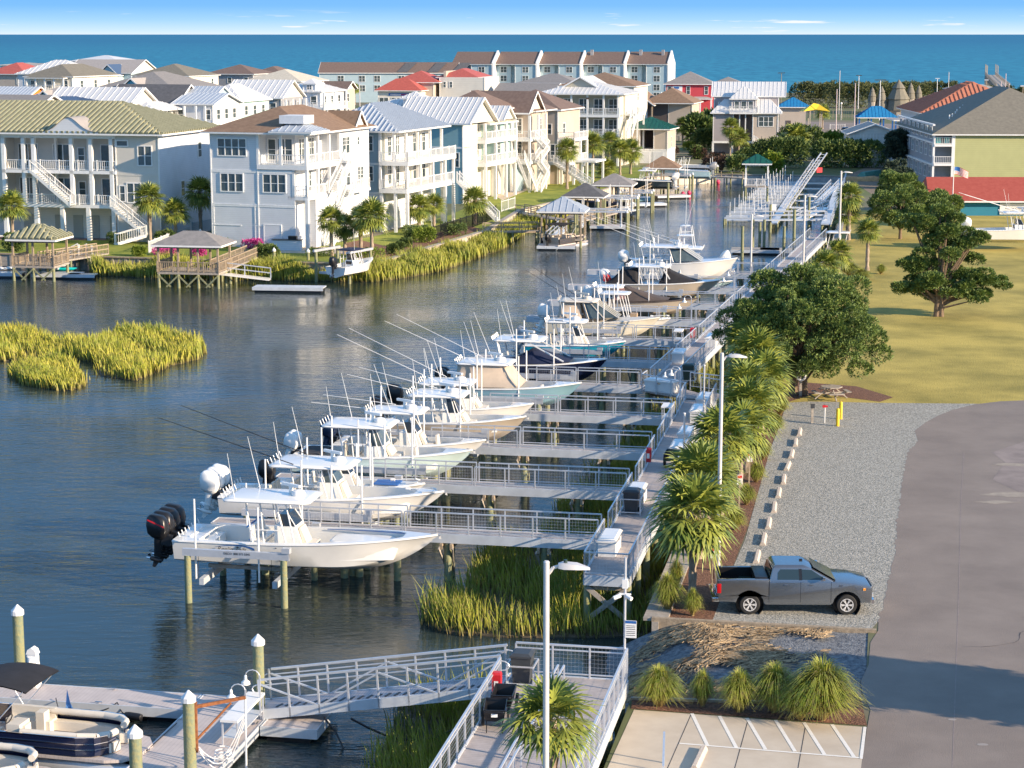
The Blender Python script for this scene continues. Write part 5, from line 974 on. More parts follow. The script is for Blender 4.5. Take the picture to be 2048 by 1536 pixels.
# ---- pontoon boats
def pontoon(label, t, s, zr, Lp, rz, hull_m, seat_m, top=None, motor=True):
    th = dthing('pontoon_boat', label, 'pontoon boat', t, s, 0, rz=rz); W2 = 1.28
    for y in (-.85, .85): b = MB(); b.loft([[(x, y+r_*math.cos(a), .18+r_*math.sin(a)) for a in [q*math.pi/6 for q in range(12)]] for x, r_ in ((-.1, .2), (.2, .31), (Lp-.9, .31), (Lp-.2, .16), (Lp-.02, .03))]); b.build('pontoon_tube', 'alu', th, smooth=True)
    b = MB(); dk = [(-.2, -W2), (Lp-.9, -W2), (Lp-.35, -W2*.85), (Lp, -W2*.4), (Lp, W2*.4), (Lp-.35, W2*.85), (Lp-.9, W2), (-.2, W2)]; b.prism(dk, .5, .6); b.build('deck', 'deckg', th)
    def wallp(): return [(.15, -W2+.04), (Lp-1.9, -W2+.04), (Lp-1.3, -W2*.86), (Lp-.98, -W2*.6), (Lp-.9, -.35)]
    for sg in (-1, 1):
        pts = [(x, y*-sg if sg > 0 else y) for x, y in wallp()]; f = MB(); c = MB()
        for p, q in zip(pts, pts[1:]): f.bar((*p, .95), (*q, .95), .04, .62)
        for hh in (1.27, 1.05, .86):
            for p, q in zip(pts, pts[1:]): c.bar((p[0], p[1]*1.02, hh), (q[0], q[1]*1.02, hh), .05, .022)
        f.build('side_panel', hull_m, th); c.build('side_trim', 'chrome', th)
        k = MB(); ins = [(x, y*.86) for x, y in pts if x > Lp-4.6 or True]; ins = [(Lp-3.9, -sg*-1*0+ (pts[0][1]*.86))]+[(x, y*.84) for x, y in pts[1:]]
        for p, q in zip(ins, ins[1:]): k.tube((*p, 1.24), (*q, 1.24), .12, n=8); k.bar((p[0], p[1]*.9, .8), (q[0], q[1]*.9, .8), .28, .32)
        k.build('bow_lounge', seat_m, th, smooth=True, angle=60)
        k = MB(); k.bar((Lp-4.0, sg*.85, .98), (Lp-4.0, sg*.45, .98), .3, .75); k.build('lounge_end', seat_m, th)
    k = MB(); k.box(.3, 1.1, -1.05, 1.05, .6, 1.0); k.box(.2, .42, -1.05, 1.05, .95, 1.4); k.build('stern_bench', seat_m, th)
    k = MB(); k.box(2.9, 3.35, -1.05, -.35, .6, 1.45); k.build('helm_console', seat_m, th); k = MB(); k.path([(2.8+.06*math.cos(a), -.7+.19*math.sin(a), 1.5+.15*math.cos(a)) for a in [q*math.pi/8 for q in range(17)]], .02, 5); k.build('steering_wheel', 'black', th)
    k = MB(); seat(k, 2.2, -.7, .95, .6, .55); k.box(2.05, 2.35, -.85, -.55, .6, .95); k.build('helm_seat', seat_m, th)
    k = MB(); k.box(2.0, 3.6, .55, 1.1, .6, 1.02); k.box(2.0, 3.6, .98, 1.14, 1.0, 1.35); k.build('side_bench', seat_m, th)
    if top:
        x0, x1 = top; k = MB(); rings = [[(x0+(x1-x0)*i/6, y, 2.85-.18*((i-3)/3)**2-.05*(y/1.2)**2) for i in range(7)] for y in (-1.2, -.6, 0, .6, 1.2)]; k.loft(rings, closed=False, caps=(False, False)); k.loft([[(p[0], p[1], p[2]-.04) for p in r_] for r_ in rings], closed=False, caps=(False, False)); k.build('bimini_top', 'canvas', th, smooth=True)
        k = MB()
        for sg in (-1, 1): k.tube(((x0+x1)/2-.2, sg*1.2, 1.25), (x0+.1, sg*1.18, 2.64), .018); k.tube(((x0+x1)/2-.2, sg*1.2, 1.25), (x1-.1, sg*1.18, 2.64), .018)
        k.build('bimini_frame', 'alu', th)
    if motor: outboards(th, 1, 1.0, 'black', tilt=12, sc=1.0)
    return th
p1 = pontoon('navy-sided pontoon boat with cream seats and black bimini, at the bottom left', -19.9, -17.8, 0, 7.3, R(-3), 'navy', 'cream', (1.4, 3.7))
k = MB(); k.loft([[(3.9, 1.3, 1.95), (3.82, 1.3, 1.25)], [(4.02, 1.25, 1.5), (4.05, 1.35, 1.05)], [(4.12, 1.32, 1.2), (4.2, 1.28, .85)]], closed=False, caps=(False, False)); k.build('small_flag', mat('pale blue flag', (.12, .30, .62), .8, var=.2), p1)
pontoon('second pontoon boat with cream bow lounge, mostly cut off at the bottom edge', -21.6, -21.2, 0, 7.3, R(-3), 'navy', 'cream')
# ================= VEGETATION =================
def palm_crown(seed, nl=42, droop=1.0, blades=15, skirt=True):
    g = random.Random(seed); V = []; F = []
    for i in range(nl):
        az = i*2.39996+g.uniform(-.2, .2); k = i/nl; el = R(88-118*k**.85*droop+g.uniform(-8, 8)); pl = g.uniform(.34, .46)
        d = Vector((math.cos(az)*math.cos(el), math.sin(az)*math.cos(el), math.sin(el))); side = Vector((-math.sin(az), math.cos(az), 0)); upn = d.cross(side)*-1
        base = Vector((0, 0, .02)); hub = base+d*pl; hub.z -= .05*(1-math.sin(el))
        n = len(V); V += [base-side*.012, base+side*.012, hub+side*.01, hub-side*.01]; F.append((n, n+1, n+2, n+3))
        d2 = (d+Vector((0, 0, -.25-.2*k))).normalized(); R_ = g.uniform(.46, .60)
        for j in range(blades):
            a = R(-118+236*j/(blades-1)+g.uniform(-4, 4)); dr = (d2*math.cos(a)+side*math.sin(a)).normalized(); fold = upn*(.10*abs(math.sin(a)))
            Lb = R_*(1-.22*abs(a)/2.1)*g.uniform(.9, 1.08); w_ = .026; pr = dr.cross(upn).normalized()*w_
            mid = hub+dr*Lb*.55+fold*Lb+Vector((0, 0, g.uniform(-.02, .01))); tip = hub+dr*Lb+fold*Lb*.6+Vector((0, 0, -.10*Lb-g.uniform(0, .14)*Lb-.12*k*Lb))
            n = len(V); V += [hub-pr*.25, hub+pr*.25, mid+pr, mid-pr, tip]; F += [(n, n+1, n+2, n+3), (n+3, n+2, n+4, n+4)]
    q = [f for f in F if len(set(f)) == 4]; t_ = [f[:3] for f in F if len(set(f)) == 3]
    me = bpy.data.meshes.new('palm_crown'); me.from_pydata([tuple(v) for v in V], [], q+t_); me.materials.append(M['leaf']); me.update(); return me
crowns = [palm_crown(s_, nl=n_) for s_, n_ in ((1, 44), (2, 36), (3, 50))]; crowns.append(palm_crown(9, 60, 1.15))
skm = []
for sd in (1, 2):
    g_ = random.Random(sd); b = MB()
    for i in range(26):
        az = i*2.4+g_.uniform(-.3, .3); l_ = g_.uniform(.3, .55); r0 = .08; d = Vector((math.cos(az), math.sin(az), 0)); p = d*r0; q_ = p+d*.16+Vector((0, 0, -l_)); s1 = Vector((-d.y, d.x, 0))
        for j in (-2, -1, 0, 1, 2): e = q_+s1*j*.05+Vector((0, 0, -g_.uniform(.02, .15))); b.face(p-s1*.01, p+s1*.01, e+s1*.014, e-s1*.014)
    skm.append(b.mesh('dead_fronds', 'leafd'))
def trunk_mesh(boots, seed):
    g_ = random.Random(seed); b = MB(); prof = [(.17+.02*math.sin(i*2.1)+g_.uniform(-.012, .012)-.03*(i/14), i/14) for i in range(15)]; prof[0] = (.22, 0); b.lathe(prof, n=10)
    if boots:
        for i in range(54):
            az = i*2.4; z = .45+.55*i/54; d = Vector((math.cos(az), math.sin(az), 0)); s1 = Vector((-d.y, d.x, 0)); c_ = d*.15+Vector((0, 0, z)); e = d*.26+Vector((0, 0, z+.07)); b.face(c_-s1*.06, c_+s1*.06, e+s1*.03, e-s1*.03); b.face(c_-s1*.06+Vector((0, 0, -.012)), e-s1*.03, e+s1*.03, c_+s1*.06+Vector((0, 0, -.012)))
    return b.mesh('trunk', 'trunk', True, 60)
trunks = [trunk_mesh(True, 1), trunk_mesh(False, 2)]
np_ = 0
def palm(label, base, zc, Rm, k=0, boots=1, group='sabal palms', lean=(0, 0), tw=1):
    global np_; np_ += 1
    th = thing('palm_tree', label, 'palm tree', base, rnd.uniform(0, 6.28), group); H_ = zc-base[2]
    t_ = put(trunks[0 if boots else 1], 'trunk', th); t_.scale = (tw, tw, H_); c = put(crowns[k], 'crown', th, (lean[0], lean[1], H_-.06)); c.scale = (Rm, Rm, Rm*.95); c.rotation_euler = (rnd.uniform(-.08, .08), rnd.uniform(-.08, .08), 0)
    s_ = put(skm[np_ % 2], 'dead_fronds', th, (0, 0, H_-.08)); s_.scale = (Rm*.75,)*3; return th
def ppx(label, ub, vb, uc, vc, Rpx, **k):
    b = P(ub, vb, GZ); c = PY(uc, vc, b[1]); sc = FPX/(b[1]*CP); return palm(label, b, c[2], 1.3*Rpx/sc, lean=((0, 0)), **k)
SP_ = [('nearest dock-side palm, at the truck end of the row', 3.2, .2, 3.3, 1.9, 0), ('low dock-side palm directly behind the nearest one in the row', 3.3, 6.2, 3.4, 1.8, 2), ('third dock-side palm counted from the truck', 3.2, 10.2, 3.2, 1.9, 0), ('dock-side palm leaning over the white boxes midway along the walkway', 3.5, 14.6, 3.3, 1.8, 2), ('dock-side palm level with the sixth wheel stop', 3.6, 19.0, 3.3, 1.9, 0), ('dock-side palm beside the eighth wheel stop', 3.6, 23.8, 3.2, 1.8, 2), ('dock-side palm next to the last wheel stops', 3.5, 28.6, 3.3, 1.9, 0), ('dock-side palm level with the yellow bollards', 3.6, 33.6, 3.3, 1.9, 2), ('dock-side palm just in front of the cedar trunk', 3.5, 38.6, 3.3, 1.9, 0), ('dock-side palm tucked under the left side of the big cedar', 2.9, 44.0, 3.4, 1.9, 2), ('last dock-side palm, under the cedar by the thin white pole', 2.0, 52.5, 3.0, 1.8, 0)]
for lb, t_, s_2, h_, r_, k in SP_: palm(lb, D(t_+rnd.uniform(-.3, .4), s_2+rnd.uniform(-.5, .5), GZ), GZ+h_+rnd.uniform(-.5, .4), r_*rnd.uniform(1.08, 1.32), 2 if k else 3, group='sabal palms beside the dock walkway')
palm('spiky palm in front of everything at the bottom, behind the nearest lamp post', (.98, 48.3, GZ), 6.3, 1.6, 0); palm('palm of which only the leaf tips rise at the bottom edge', (-.72, 44.6, GZ), 5.3, 1.3, 2)
for a_ in (('tall palm in the shaded gap between green-tiled and white houses', 412, 440, 410, 340, 24), ('second palm deeper in the gap beside the white house', 418, 430, 416, 300, 20), ('palm squeezed between the two largest by the white house', 690, 508, 690, 452, 30), ('palm on the far left bank beside the left gazebo', 26, 490, 24, 412, 36), ('palm in front of the green-tiled house, left of the water slide gazebo', 301, 494, 300, 396, 36), ('shorter palm between the green-tiled house and the white house', 352, 487, 350, 424, 33), ('tall palm at the left corner of the white house', 402, 478, 398, 384, 36),
           ('palm left of three before the white house porches', 663, 512, 659, 440, 33), ('thick palm right of the white house stair', 722, 505, 716, 438, 32), ('largest of the palms at the right corner of the white house', 744, 514, 742, 432, 42), ('palm below the blue-grey house, left of the pair', 838, 462, 834, 413, 30), ('palm below the blue-grey house, right of the pair', 868, 460, 870, 410, 27),
           ('palm behind the black fence by the footbridge', 950, 448, 952, 400, 32), ('palm in front of the teal house', 972, 378, 975, 350, 32), ('shaded palm left of the teal house palm', 918, 382, 915, 352, 27), ('palm half hidden behind the blue-grey house stair', 935, 372, 938, 356, 24),
           ('tall palm on the lawn in front of the tan house', 1134, 378, 1137, 298, 26), ('tall slim palm left of the palm cluster by the canal', 1186, 360, 1188, 288, 28), ('palm at the back of the cluster beside the pool', 1219, 335, 1222, 283, 24), ('palm in the middle of the cluster by the canal', 1240, 350, 1238, 300, 25), ('palm at the right of the cluster by the canal', 1261, 348, 1264, 300, 27), ('low feathery palm in front of the cluster by the canal', 1213, 356, 1213, 336, 24),
           ('palm left of the pair before the lavender house', 1460, 312, 1463, 254, 22), ('palm right of the pair before the lavender house', 1477, 312, 1480, 276, 24), ('broad shaggy palm right of the lavender house', 1590, 322, 1592, 276, 34), ('dark palm beside the restaurant patio', 1327, 240, 1330, 208, 17), ('taller dark palm behind the restaurant patio', 1349, 240, 1352, 192, 17), ('small palm in front of the restaurant car park', 1394, 240, 1395, 216, 15),
           ('palm right of the green-roofed garage', 1365, 290, 1366, 250, 19), ('palm at the playground', 1645, 258, 1647, 224, 18), ('palm behind the lavender house by the blue roof', 1582, 246, 1583, 219, 14), ('palm in front of the long grey-blue flats', 710, 210, 710, 178, 13), ('palm peeping over the white cupola house', 764, 218, 764, 204, 10),
           ('palm on the lawn with its ringed trunk fully visible', 1734, 541, 1737, 462, 30), ('tall shaggy palm at the marina edge of the lawn', 1697, 480, 1702, 392, 32), ('short palm growing under the tall marina palm', 1694, 478, 1698, 428, 30), ('bushy palm beside the far walkway lamp', 1650, 575, 1655, 530, 36), ('bushy palm left of the far walkway lamp', 1628, 590, 1632, 556, 36), ('low bushy palm behind the two by the walkway lamp', 1676, 560, 1678, 505, 32)):
    lb, ub, vb, uc, vc, rp = a_; b_ = P(ub, vb, GZ); ppx(lb, ub, vb, uc, vc, rp, k=(2, 3)[np_ % 2], boots=np_ % 2, tw=1.15)
# ---- leafy trees and shrubs
def leafcloud(name, blobs, n, size, m, seed, up=.35, tuft=9):
    g = np.random.default_rng(seed); w_ = np.array([b[3]*b[4]+b[3]*b[5] for b in blobs]); idx = g.choice(len(blobs), n//tuft, p=w_/w_.sum()); B = np.array(blobs)[idx]
    d = g.normal(0, 1, (len(idx), 3)); d /= np.linalg.norm(d, axis=1)[:, None]; d[:, 2] = np.where((d[:, 2] < -.35) & (g.random(len(idx)) < .6), -d[:, 2], d[:, 2])
    C = B[:, :3]+d*B[:, 3:6]*g.uniform(.72, 1.06, (len(idx), 1)); C = np.repeat(C, tuft, 0); Nn = np.repeat(d, tuft, 0)
    o = g.normal(0, 1, C.shape); o /= np.linalg.norm(o, axis=1)[:, None]; dirv = Nn*.9+o*.8+np.array([0, 0, up]); dirv /= np.linalg.norm(dirv, axis=1)[:, None]
    C = C+o*size*.55; side = np.cross(dirv, g.normal(0, 1, C.shape)); side /= np.linalg.norm(side, axis=1)[:, None]
    Ls = size*g.uniform(.6, 1.25, (len(C), 1)); A0 = C-side*Ls*.28; A1 = C+side*Ls*.28; T1 = C+dirv*Ls+side*Ls*.12; T0 = C+dirv*Ls-side*Ls*.12
    V = np.stack([A0, A1, T1, T0], 1).reshape(-1, 3); return npmesh(name, V, np.arange(len(V)).reshape(-1, 4), m)
def tree(label, base, blobs, n, size, m='cedar', seed=1, tr=.2, cat='tree', limbs=True, group=None, name='tree', trunks_=((0, 0),)):
    th = thing(name, label, cat, base, 0, group); put(leafcloud('crown', blobs, n, size, M[m], seed), 'crown', th); b = MB(); g_ = random.Random(seed)
    for tx, ty in trunks_:
        zt_ = max(q[2] for q in blobs)*.75; b.tube((tx, ty, -.1), (tx*.6, ty*.6, zt_*.45), tr, tr*.7, n=8)
        if limbs:
            for q in blobs[::max(1, len(blobs)//30)]: b.tube((tx*.6, ty*.6, min(zt_*.42, q[2]*.6)*g_.uniform(.6, 1)), (q[0]*.85, q[1]*.85, q[2]), tr*.45, tr*.12, n=6)
        else: b.tube((tx*.6, ty*.6, zt_*.45), (0, 0, zt_), tr*.7, tr*.2, n=6)
    b.build('trunk', 'bark', th, smooth=True); return th
def blobset(cx, cz, rx, rz, n, seed, rb=(.8, 1.5), ry=None, flat=.75):
    g_ = random.Random(seed); out = []; ry = ry or rx
    for i in range(n):
        a = g_.uniform(0, 6.28); r_ = g_.uniform(.15, 1)**.6; z = g_.uniform(-1, 1); k = math.sqrt(max(0, 1-z*z*.8)); s_ = g_.uniform(*rb); out.append((cx+rx*r_*k*math.cos(a), ry*r_*k*math.sin(a), cz+rz*z, s_, s_, s_*flat))
    return out
bc = P(1597, 790, GZ)
bl = blobset(.2, 4.6, 4.5, 2.8, 150, 3, (.5, .95), 3.8)+[(-4.2, 0, 4.8, 1.0, 1, .7), (-4.6, .5, 3.6, .8, .8, .5), (4.3, 0, 3.6, 1.1, 1, .8), (4.9, -.3, 2.6, .8, .8, .6), (3.6, -1, 1.8, .8, .8, .5), (0, 0, 7.4, 1.2, 1.2, .8), (-2, .5, 7.0, 1.2, 1.2, .8)]
tree('big dense cedar with a gnarled double trunk above the picnic table', bc, bl, 190000, .115, seed=4, tr=.28, trunks_=((-.35, 0), (.35, .1)), name='cedar_tree')
b2_ = P(1877, 633, GZ)
bl = [(0, 0, 3.2, 1.5, 1.3, .8), (-2.2, .3, 2.6, 1.2, 1, .55), (-3.3, 0, 2.3, .9, .8, .35), (2.2, 0, 3.6, 1.3, 1, .6), (3.6, -.2, 3.1, 1.2, .9, .5), (4.6, 0, 2.7, .9, .8, .35), (2.6, .4, 2.1, 1.1, .9, .5), (3.0, -.6, 1.7, .7, .6, .35), (-1.2, .4, 4.6, 1.4, 1.2, .7), (.6, 0, 5.4, 1.3, 1.2, .7), (-2.4, -.2, 4.0, 1.2, 1, .5), (1.9, .2, 4.9, 1.2, 1, .55), (-.6, 0, 6.6, 1.4, 1.2, .7), (1.2, .3, 7.0, 1.3, 1.1, .6), (-1.9, .2, 7.4, 1.2, 1, .55), (.3, 0, 8.2, 1.1, 1, .6), (-1.0, .6, 2.0, 1.0, .9, .5), (1.2, -.5, 2.3, 1.1, .9, .5), (2.4, 0, 6.2, 1.0, .9, .5)]
g2_ = random.Random(4); bl = [(x+g2_.uniform(-.9, .9)*a, y+g2_.uniform(-.8, .8)*b, z+g2_.uniform(-.8, .8)*c, a*.62, b*.62, c*.7) for x, y, z, a, b, c in bl for _ in range(5)]
tree('tall irregular cedar standing alone on the dry lawn', b2_, bl, 130000, .13, seed=8, tr=.24, trunks_=((-.18, 0), (.2, 0)), name='cedar_tree')
b3_ = P(1800, 478, GZ); tree('broad windswept cedar behind the lawn palm', b3_, blobset(0, 3.6, 4.2, 1.4, 26, 5, (.8, 1.3), 3)+[(4, 0, 3.8, 1.3, 1.1, .7), (5, .4, 3.2, 1, 1, .6)], 60000, .15, seed=9, tr=.2, name='cedar_tree')
b3_ = P(1795, 430, GZ); tree('rounded cedar between the marina shore and the red-roofed shop', b3_, blobset(0, 3.4, 2.6, 1.6, 18, 6, (.7, 1.2), 2.4), 30000, .18, seed=10, tr=.2, name='cedar_tree')
b3_ = P(1880, 452, GZ); tree('cedar in front of the red-roofed shop', b3_, blobset(0, 2.2, 2.8, 1.2, 16, 16, (.7, 1.2), 2.2), 26000, .18, seed=20, tr=.2, name='cedar_tree')
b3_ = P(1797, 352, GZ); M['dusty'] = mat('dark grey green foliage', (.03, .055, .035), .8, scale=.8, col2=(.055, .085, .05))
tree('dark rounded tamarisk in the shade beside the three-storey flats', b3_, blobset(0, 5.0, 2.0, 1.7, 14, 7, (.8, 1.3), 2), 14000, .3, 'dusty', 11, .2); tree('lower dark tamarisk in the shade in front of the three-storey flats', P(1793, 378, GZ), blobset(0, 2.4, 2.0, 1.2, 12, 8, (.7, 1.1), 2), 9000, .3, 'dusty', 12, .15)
def bush(label, u, v, wpx, hpx, m='bush', n=2600, seed=1, size=None, cat='shrub', group=None, name='shrub', z=GZ, dep=1):
    b_ = P(u, v, z); sc = FPX/(b_[1]*CP); wx, hz = wpx/sc/2, hpx/sc; g_ = random.Random(seed+int(u)); k = max(3, int(4*wx/hz)); bl = [(wx*.75*(2*(i+.5)/k-1)*g_.uniform(.8, 1.1), g_.uniform(-.25, .25)*wx*dep, hz*g_.uniform(.42, .6), max(.25, wx/k*1.5)*g_.uniform(.9, 1.2), max(.25, wx*.6*dep), hz*.5) for i in range(k)]
    th = thing(name, label, cat, b_, 0, group); put(leafcloud('foliage', bl, n, size or max(.09, hz*.13), M[m], seed+int(v), tuft=6), 'foliage', th); s_ = MB()
    for q in bl[:3]: s_.tube((q[0]*.3, 0, 0), (q[0], q[1], q[2]), .04, .02, n=5)
    s_.build('stems', 'bark', th); return th
for a_ in (('low green planting along the white house gravel', 640, 512, 70, 16), ('green planting around the large palms by the white house', 735, 514, 80, 18, 'bushy'), ('leafy bed in front of the green-tiled house stairs', 236, 487, 50, 20), ('low hedge along the foot of the blue-grey house', 830, 470, 70, 18), ('yellow-green hedge in front of the black fence', 850, 485, 50, 28, 'bushy'), ('rounded green shrub below the blue-grey house', 822, 480, 30, 20, 'bush'), ('clipped round shrub, rightmost on the white-walled bed', 800, 500, 20, 16), ('clipped round shrub in the middle of the planting bed', 812, 494, 22, 18), ('dark round shrub at the left of the planting bed', 786, 508, 24, 20), ('dark rounded shrub left of the white house', 330, 488, 36, 26), ('shrub under the white house corner palm', 378, 486, 34, 22, 'bush'), ('low clipped shrub beside the pink flowers', 445, 495, 34, 18), ('round clipped shrub against the white house wall', 482, 489, 22, 14), ('dark leafy shrub on the lawn edge before the outdoor kitchen', 532, 518, 46, 30, 'bush'),
           ('round bush at the left lawn edge by the gazebo', 28, 503, 40, 34, 'bush'), ('feathery green grass bush on the left lawn', 280, 512, 32, 20, 'bushy'), ('long dark hedge beside the fence below the blue-grey house', 905, 470, 60, 22, 'bush'), ('green shrub at the foot of the teal house', 1000, 372, 40, 16, 'bush'),
           ('large purple-brown bush at the head of the canal', 1432, 344, 52, 30, 'bushr'), ('small purple-brown hedge in front of the lavender house', 1433, 318, 42, 13, 'bushr'), ('tall green shrub left of the green-roofed watch tower', 1475, 345, 42, 34, 'bush'), ('pale green willow-like shrub right of the green-roofed watch tower', 1545, 345, 34, 38, 'bushy'), ('dark shrub right of the green-roofed garage', 1392, 318, 30, 26), ('yellow flowering bush below the lavender house', 1502, 308, 32, 16, 'bushy'), ('reddish shrub on the slope before the lavender house', 1398, 318, 34, 22, 'bushr'), ('bright yellow-green bush by the green-roofed garage', 1378, 300, 26, 16, 'bushy'),
           ('reddish crape bush right of the garage door', 1340, 315, 36, 22, 'bushr'), ('dark tree behind the yellow-green bush by the garage', 1398, 290, 58, 55, 'bush'), ('dark green tree left of the lavender house', 1422, 285, 30, 60, 'bush'), ('round dark shrub beneath the palm cluster', 1255, 322, 30, 16, 'bush'), ('dark foliage around the pool behind the palm cluster', 1225, 318, 60, 34, 'bush')):
    lb, u, v, w_, h_ = a_[:5]; bush(lb, u, v, w_, h_, a_[5] if len(a_) > 5 else 'bush', n=2600 if v > 380 else 2200)
for a_ in (('tall dark trees behind the canal head hedge, right of the lavender house', 1600, 318, 90, 62, 'bush', 7000), ('rounded dark shrub mass left of the canal head hedge', 1500, 330, 70, 30, 'bush', 5000), ('dark trees between the garage and the lavender house', 1415, 300, 60, 40, 'bush', 5000), ('large mixed green hedge at the head of the canal, left part', 1560, 336, 130, 56, 'bush', 9000), ('large dark hedge at the head of the canal, right part', 1690, 335, 160, 54, 'bush', 11000), ('sunlit yellow-green tree rising from the canal hedge', 1660, 312, 75, 48, 'bushy', 6000), ('shrub with orange-yellow tips at the right end of the canal hedge', 1745, 322, 40, 36, 'bush', 3000)): bush(a_[0], *a_[1:6], n=a_[6], size=.34, dep=.5)
for i, (u, v, w_, h_) in enumerate(((1520, 205, 90, 26), (1625, 212, 110, 36), (1700, 216, 120, 42), (1790, 226, 110, 48), (1660, 196, 100, 22), (1760, 196, 110, 24), (1870, 196, 110, 24), (1960, 205, 90, 24), (2030, 240, 60, 50), (1820, 205, 90, 30), (1905, 215, 80, 30))):
    h_ *= 1.25; bush(['scrub thicket between the lavender house and the sea', 'scrub thicket behind the yellow playground shade', 'scrub thicket left of the wooden cone huts', 'tall scrub thicket right of the blue shelter', 'low dune scrub behind the playground lamps', 'dune scrub around the wooden cone huts', 'dune scrub behind the terracotta-striped roof', 'dune scrub at the foot of the beach ramp', 'dark thicket at the right edge near the turquoise hut', 'scrub right of the tallest wooden cone', 'scrub behind the ridge of the three-storey flats'][i], u, v, w_, h_, 'sea_oak', n=9000, size=.42, dep=.8, name='scrub_thicket', cat='thicket')
for lb, u, v, w_, h_ in (('pink flowering shrub beside the white house wall', 503, 497, 44, 18), ('pink flowering shrub behind the gazebo ramp', 330, 510, 60, 14), ('pink shrub visible through the right gazebo', 398, 512, 26, 16)): bush(lb, u, v, w_, h_, 'flower', 1800, 3, .13, name='flowering_shrub')
# ornamental grass clumps
def clump_mesh(seed, n=2400, H=1.0, spread=.75):
    g = np.random.default_rng(seed); a = g.uniform(0, 2*np.pi, n); r_ = g.uniform(.1, 1, n)**.7*spread; h = H*(1.0-.30*(r_/spread)**2)*g.uniform(.45, 1.2, n); w_ = .0075; r_ = r_*g.uniform(.6, 1.25, n); V = []
    for k, (f, z) in enumerate(((.08, 0), (.34, .56), (.68, .90), (1.05, 1.0))):
        x = np.cos(a)*r_*f; y = np.sin(a)*r_*f; zz = h*z*(1-.34*(f > .9)*(r_/spread)**1.5); ww = w_*(1, 1.1, .8, .25)[k]; V.append(np.stack([x-np.sin(a)*ww, y+np.cos(a)*ww, zz], 1)); V.append(np.stack([x+np.sin(a)*ww, y-np.cos(a)*ww, zz], 1))
    V = np.stack(V, 1).reshape(-1, 3); i = np.arange(n)[:, None]*8; F = np.concatenate([i+np.array([[j, j+1, j+3, j+2]]) for j in (0, 2, 4)]); return npmesh('clump', V, F, M['orn'])
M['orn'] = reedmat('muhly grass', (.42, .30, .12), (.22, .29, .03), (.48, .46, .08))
cms = [clump_mesh(1), clump_mesh(2, 3000), clump_mesh(3, 1700, 1.0, .55)]
def clump(label, u, v, Rm, Hm, k=0, z=GZ, group='ornamental grass clumps'):
    th = thing('ornamental_grass', label, 'grass clump', P(u, v, z), rnd.uniform(0, 6), group); o = put(cms[k], 'foliage', th); o.scale = (Rm/.75, Rm/.75, Hm)
    MB().lathe([(.12*Rm, 0), (.09*Rm, .12), (.02, .2)], n=8).build('root_crown', 'leafd', th)
for a_ in (('arching grass clump nearest the landing in the front row', 1318, 1413, .95, 1.35, 0), ('small dark grass clump, second from the landing in the front row', 1405, 1413, .75, 1.2, 2), ('upright grass clump in the middle of the front row', 1478, 1425, .85, 1.4, 0), ('green grass clump, fourth from the landing in the front row', 1548, 1425, 1.0, 1.6, 1), ('largest arching grass clump, beside the road', 1642, 1440, 1.4, 1.95, 1), ('extra golden tuft at the left foot of the largest grass clump', 1600, 1440, .9, 1.4, 0),
           ('tall grass clump on the boardwalk side, left of the truck', 1335, 1222, .75, 1.45, 0), ('golden grass clump at the corner behind the truck', 1385, 1232, .62, 1.05, 2), ('grass clump between boardwalk and nearest palm', 1352, 1178, .6, 1.2, 2), ('fine grass tuft below the third palm', 1470, 1060, .6, 1.0, 1), ('fine grass tuft below the fourth palm', 1492, 1010, .6, 1.0, 0), ('fine grass tuft under the palms beside the sixth wheel stop', 1512, 965, .6, 1.0, 1), ('fine grass tuft under the palms beside the seventh wheel stop', 1525, 920, .6, 1.0, 0), ('fine grass tuft at the gravel corner by the posts', 1548, 865, .7, 1.1, 1), ('fine grass tuft under the palms near the cedar', 1560, 830, .7, 1.1, 0),
           ('pale grass tuft beside the lawn palm, left side', 1700, 552, 1.3, 1.2, 0), ('pale grass tuft beside the lawn palm, right side', 1722, 560, 1.2, 1.0, 1), ('spiky yucca beside the lawn palm', 1762, 548, .9, .9, 2), ('cycad at the trailer end left of the wheels', 1952, 478, 1.5, .9, 0), ('cycad at the right edge hiding the trailer wheel', 2020, 480, 2.0, 1.2, 1), ('grass tuft at the end of the boat ramp wall', 1690, 540, 1.2, 1.0, 0)):
    clump(*a_)
# life ring on the cedar trunk
th = thing('life_ring', 'white life ring hanging on the cedar trunk', 'life ring', (bc[0]+.05, bc[1]-.55, 2.75)); b = MB(); b.loft([[(.27*math.cos(a)+.07*math.cos(a)*math.cos(c_), -.0+.06*math.sin(c_), .33*math.sin(a)+.07*math.sin(a)*math.cos(c_)) for c_ in [k*math.pi/4 for k in range(8)]] for a in [q*math.pi/8 for q in range(17)]], caps=(False, False)); b.build('ring', 'white', th, smooth=True)
MB().box(-.08, .08, .05, .12, -1.35, .2).build('bracket', 'woodg', th)
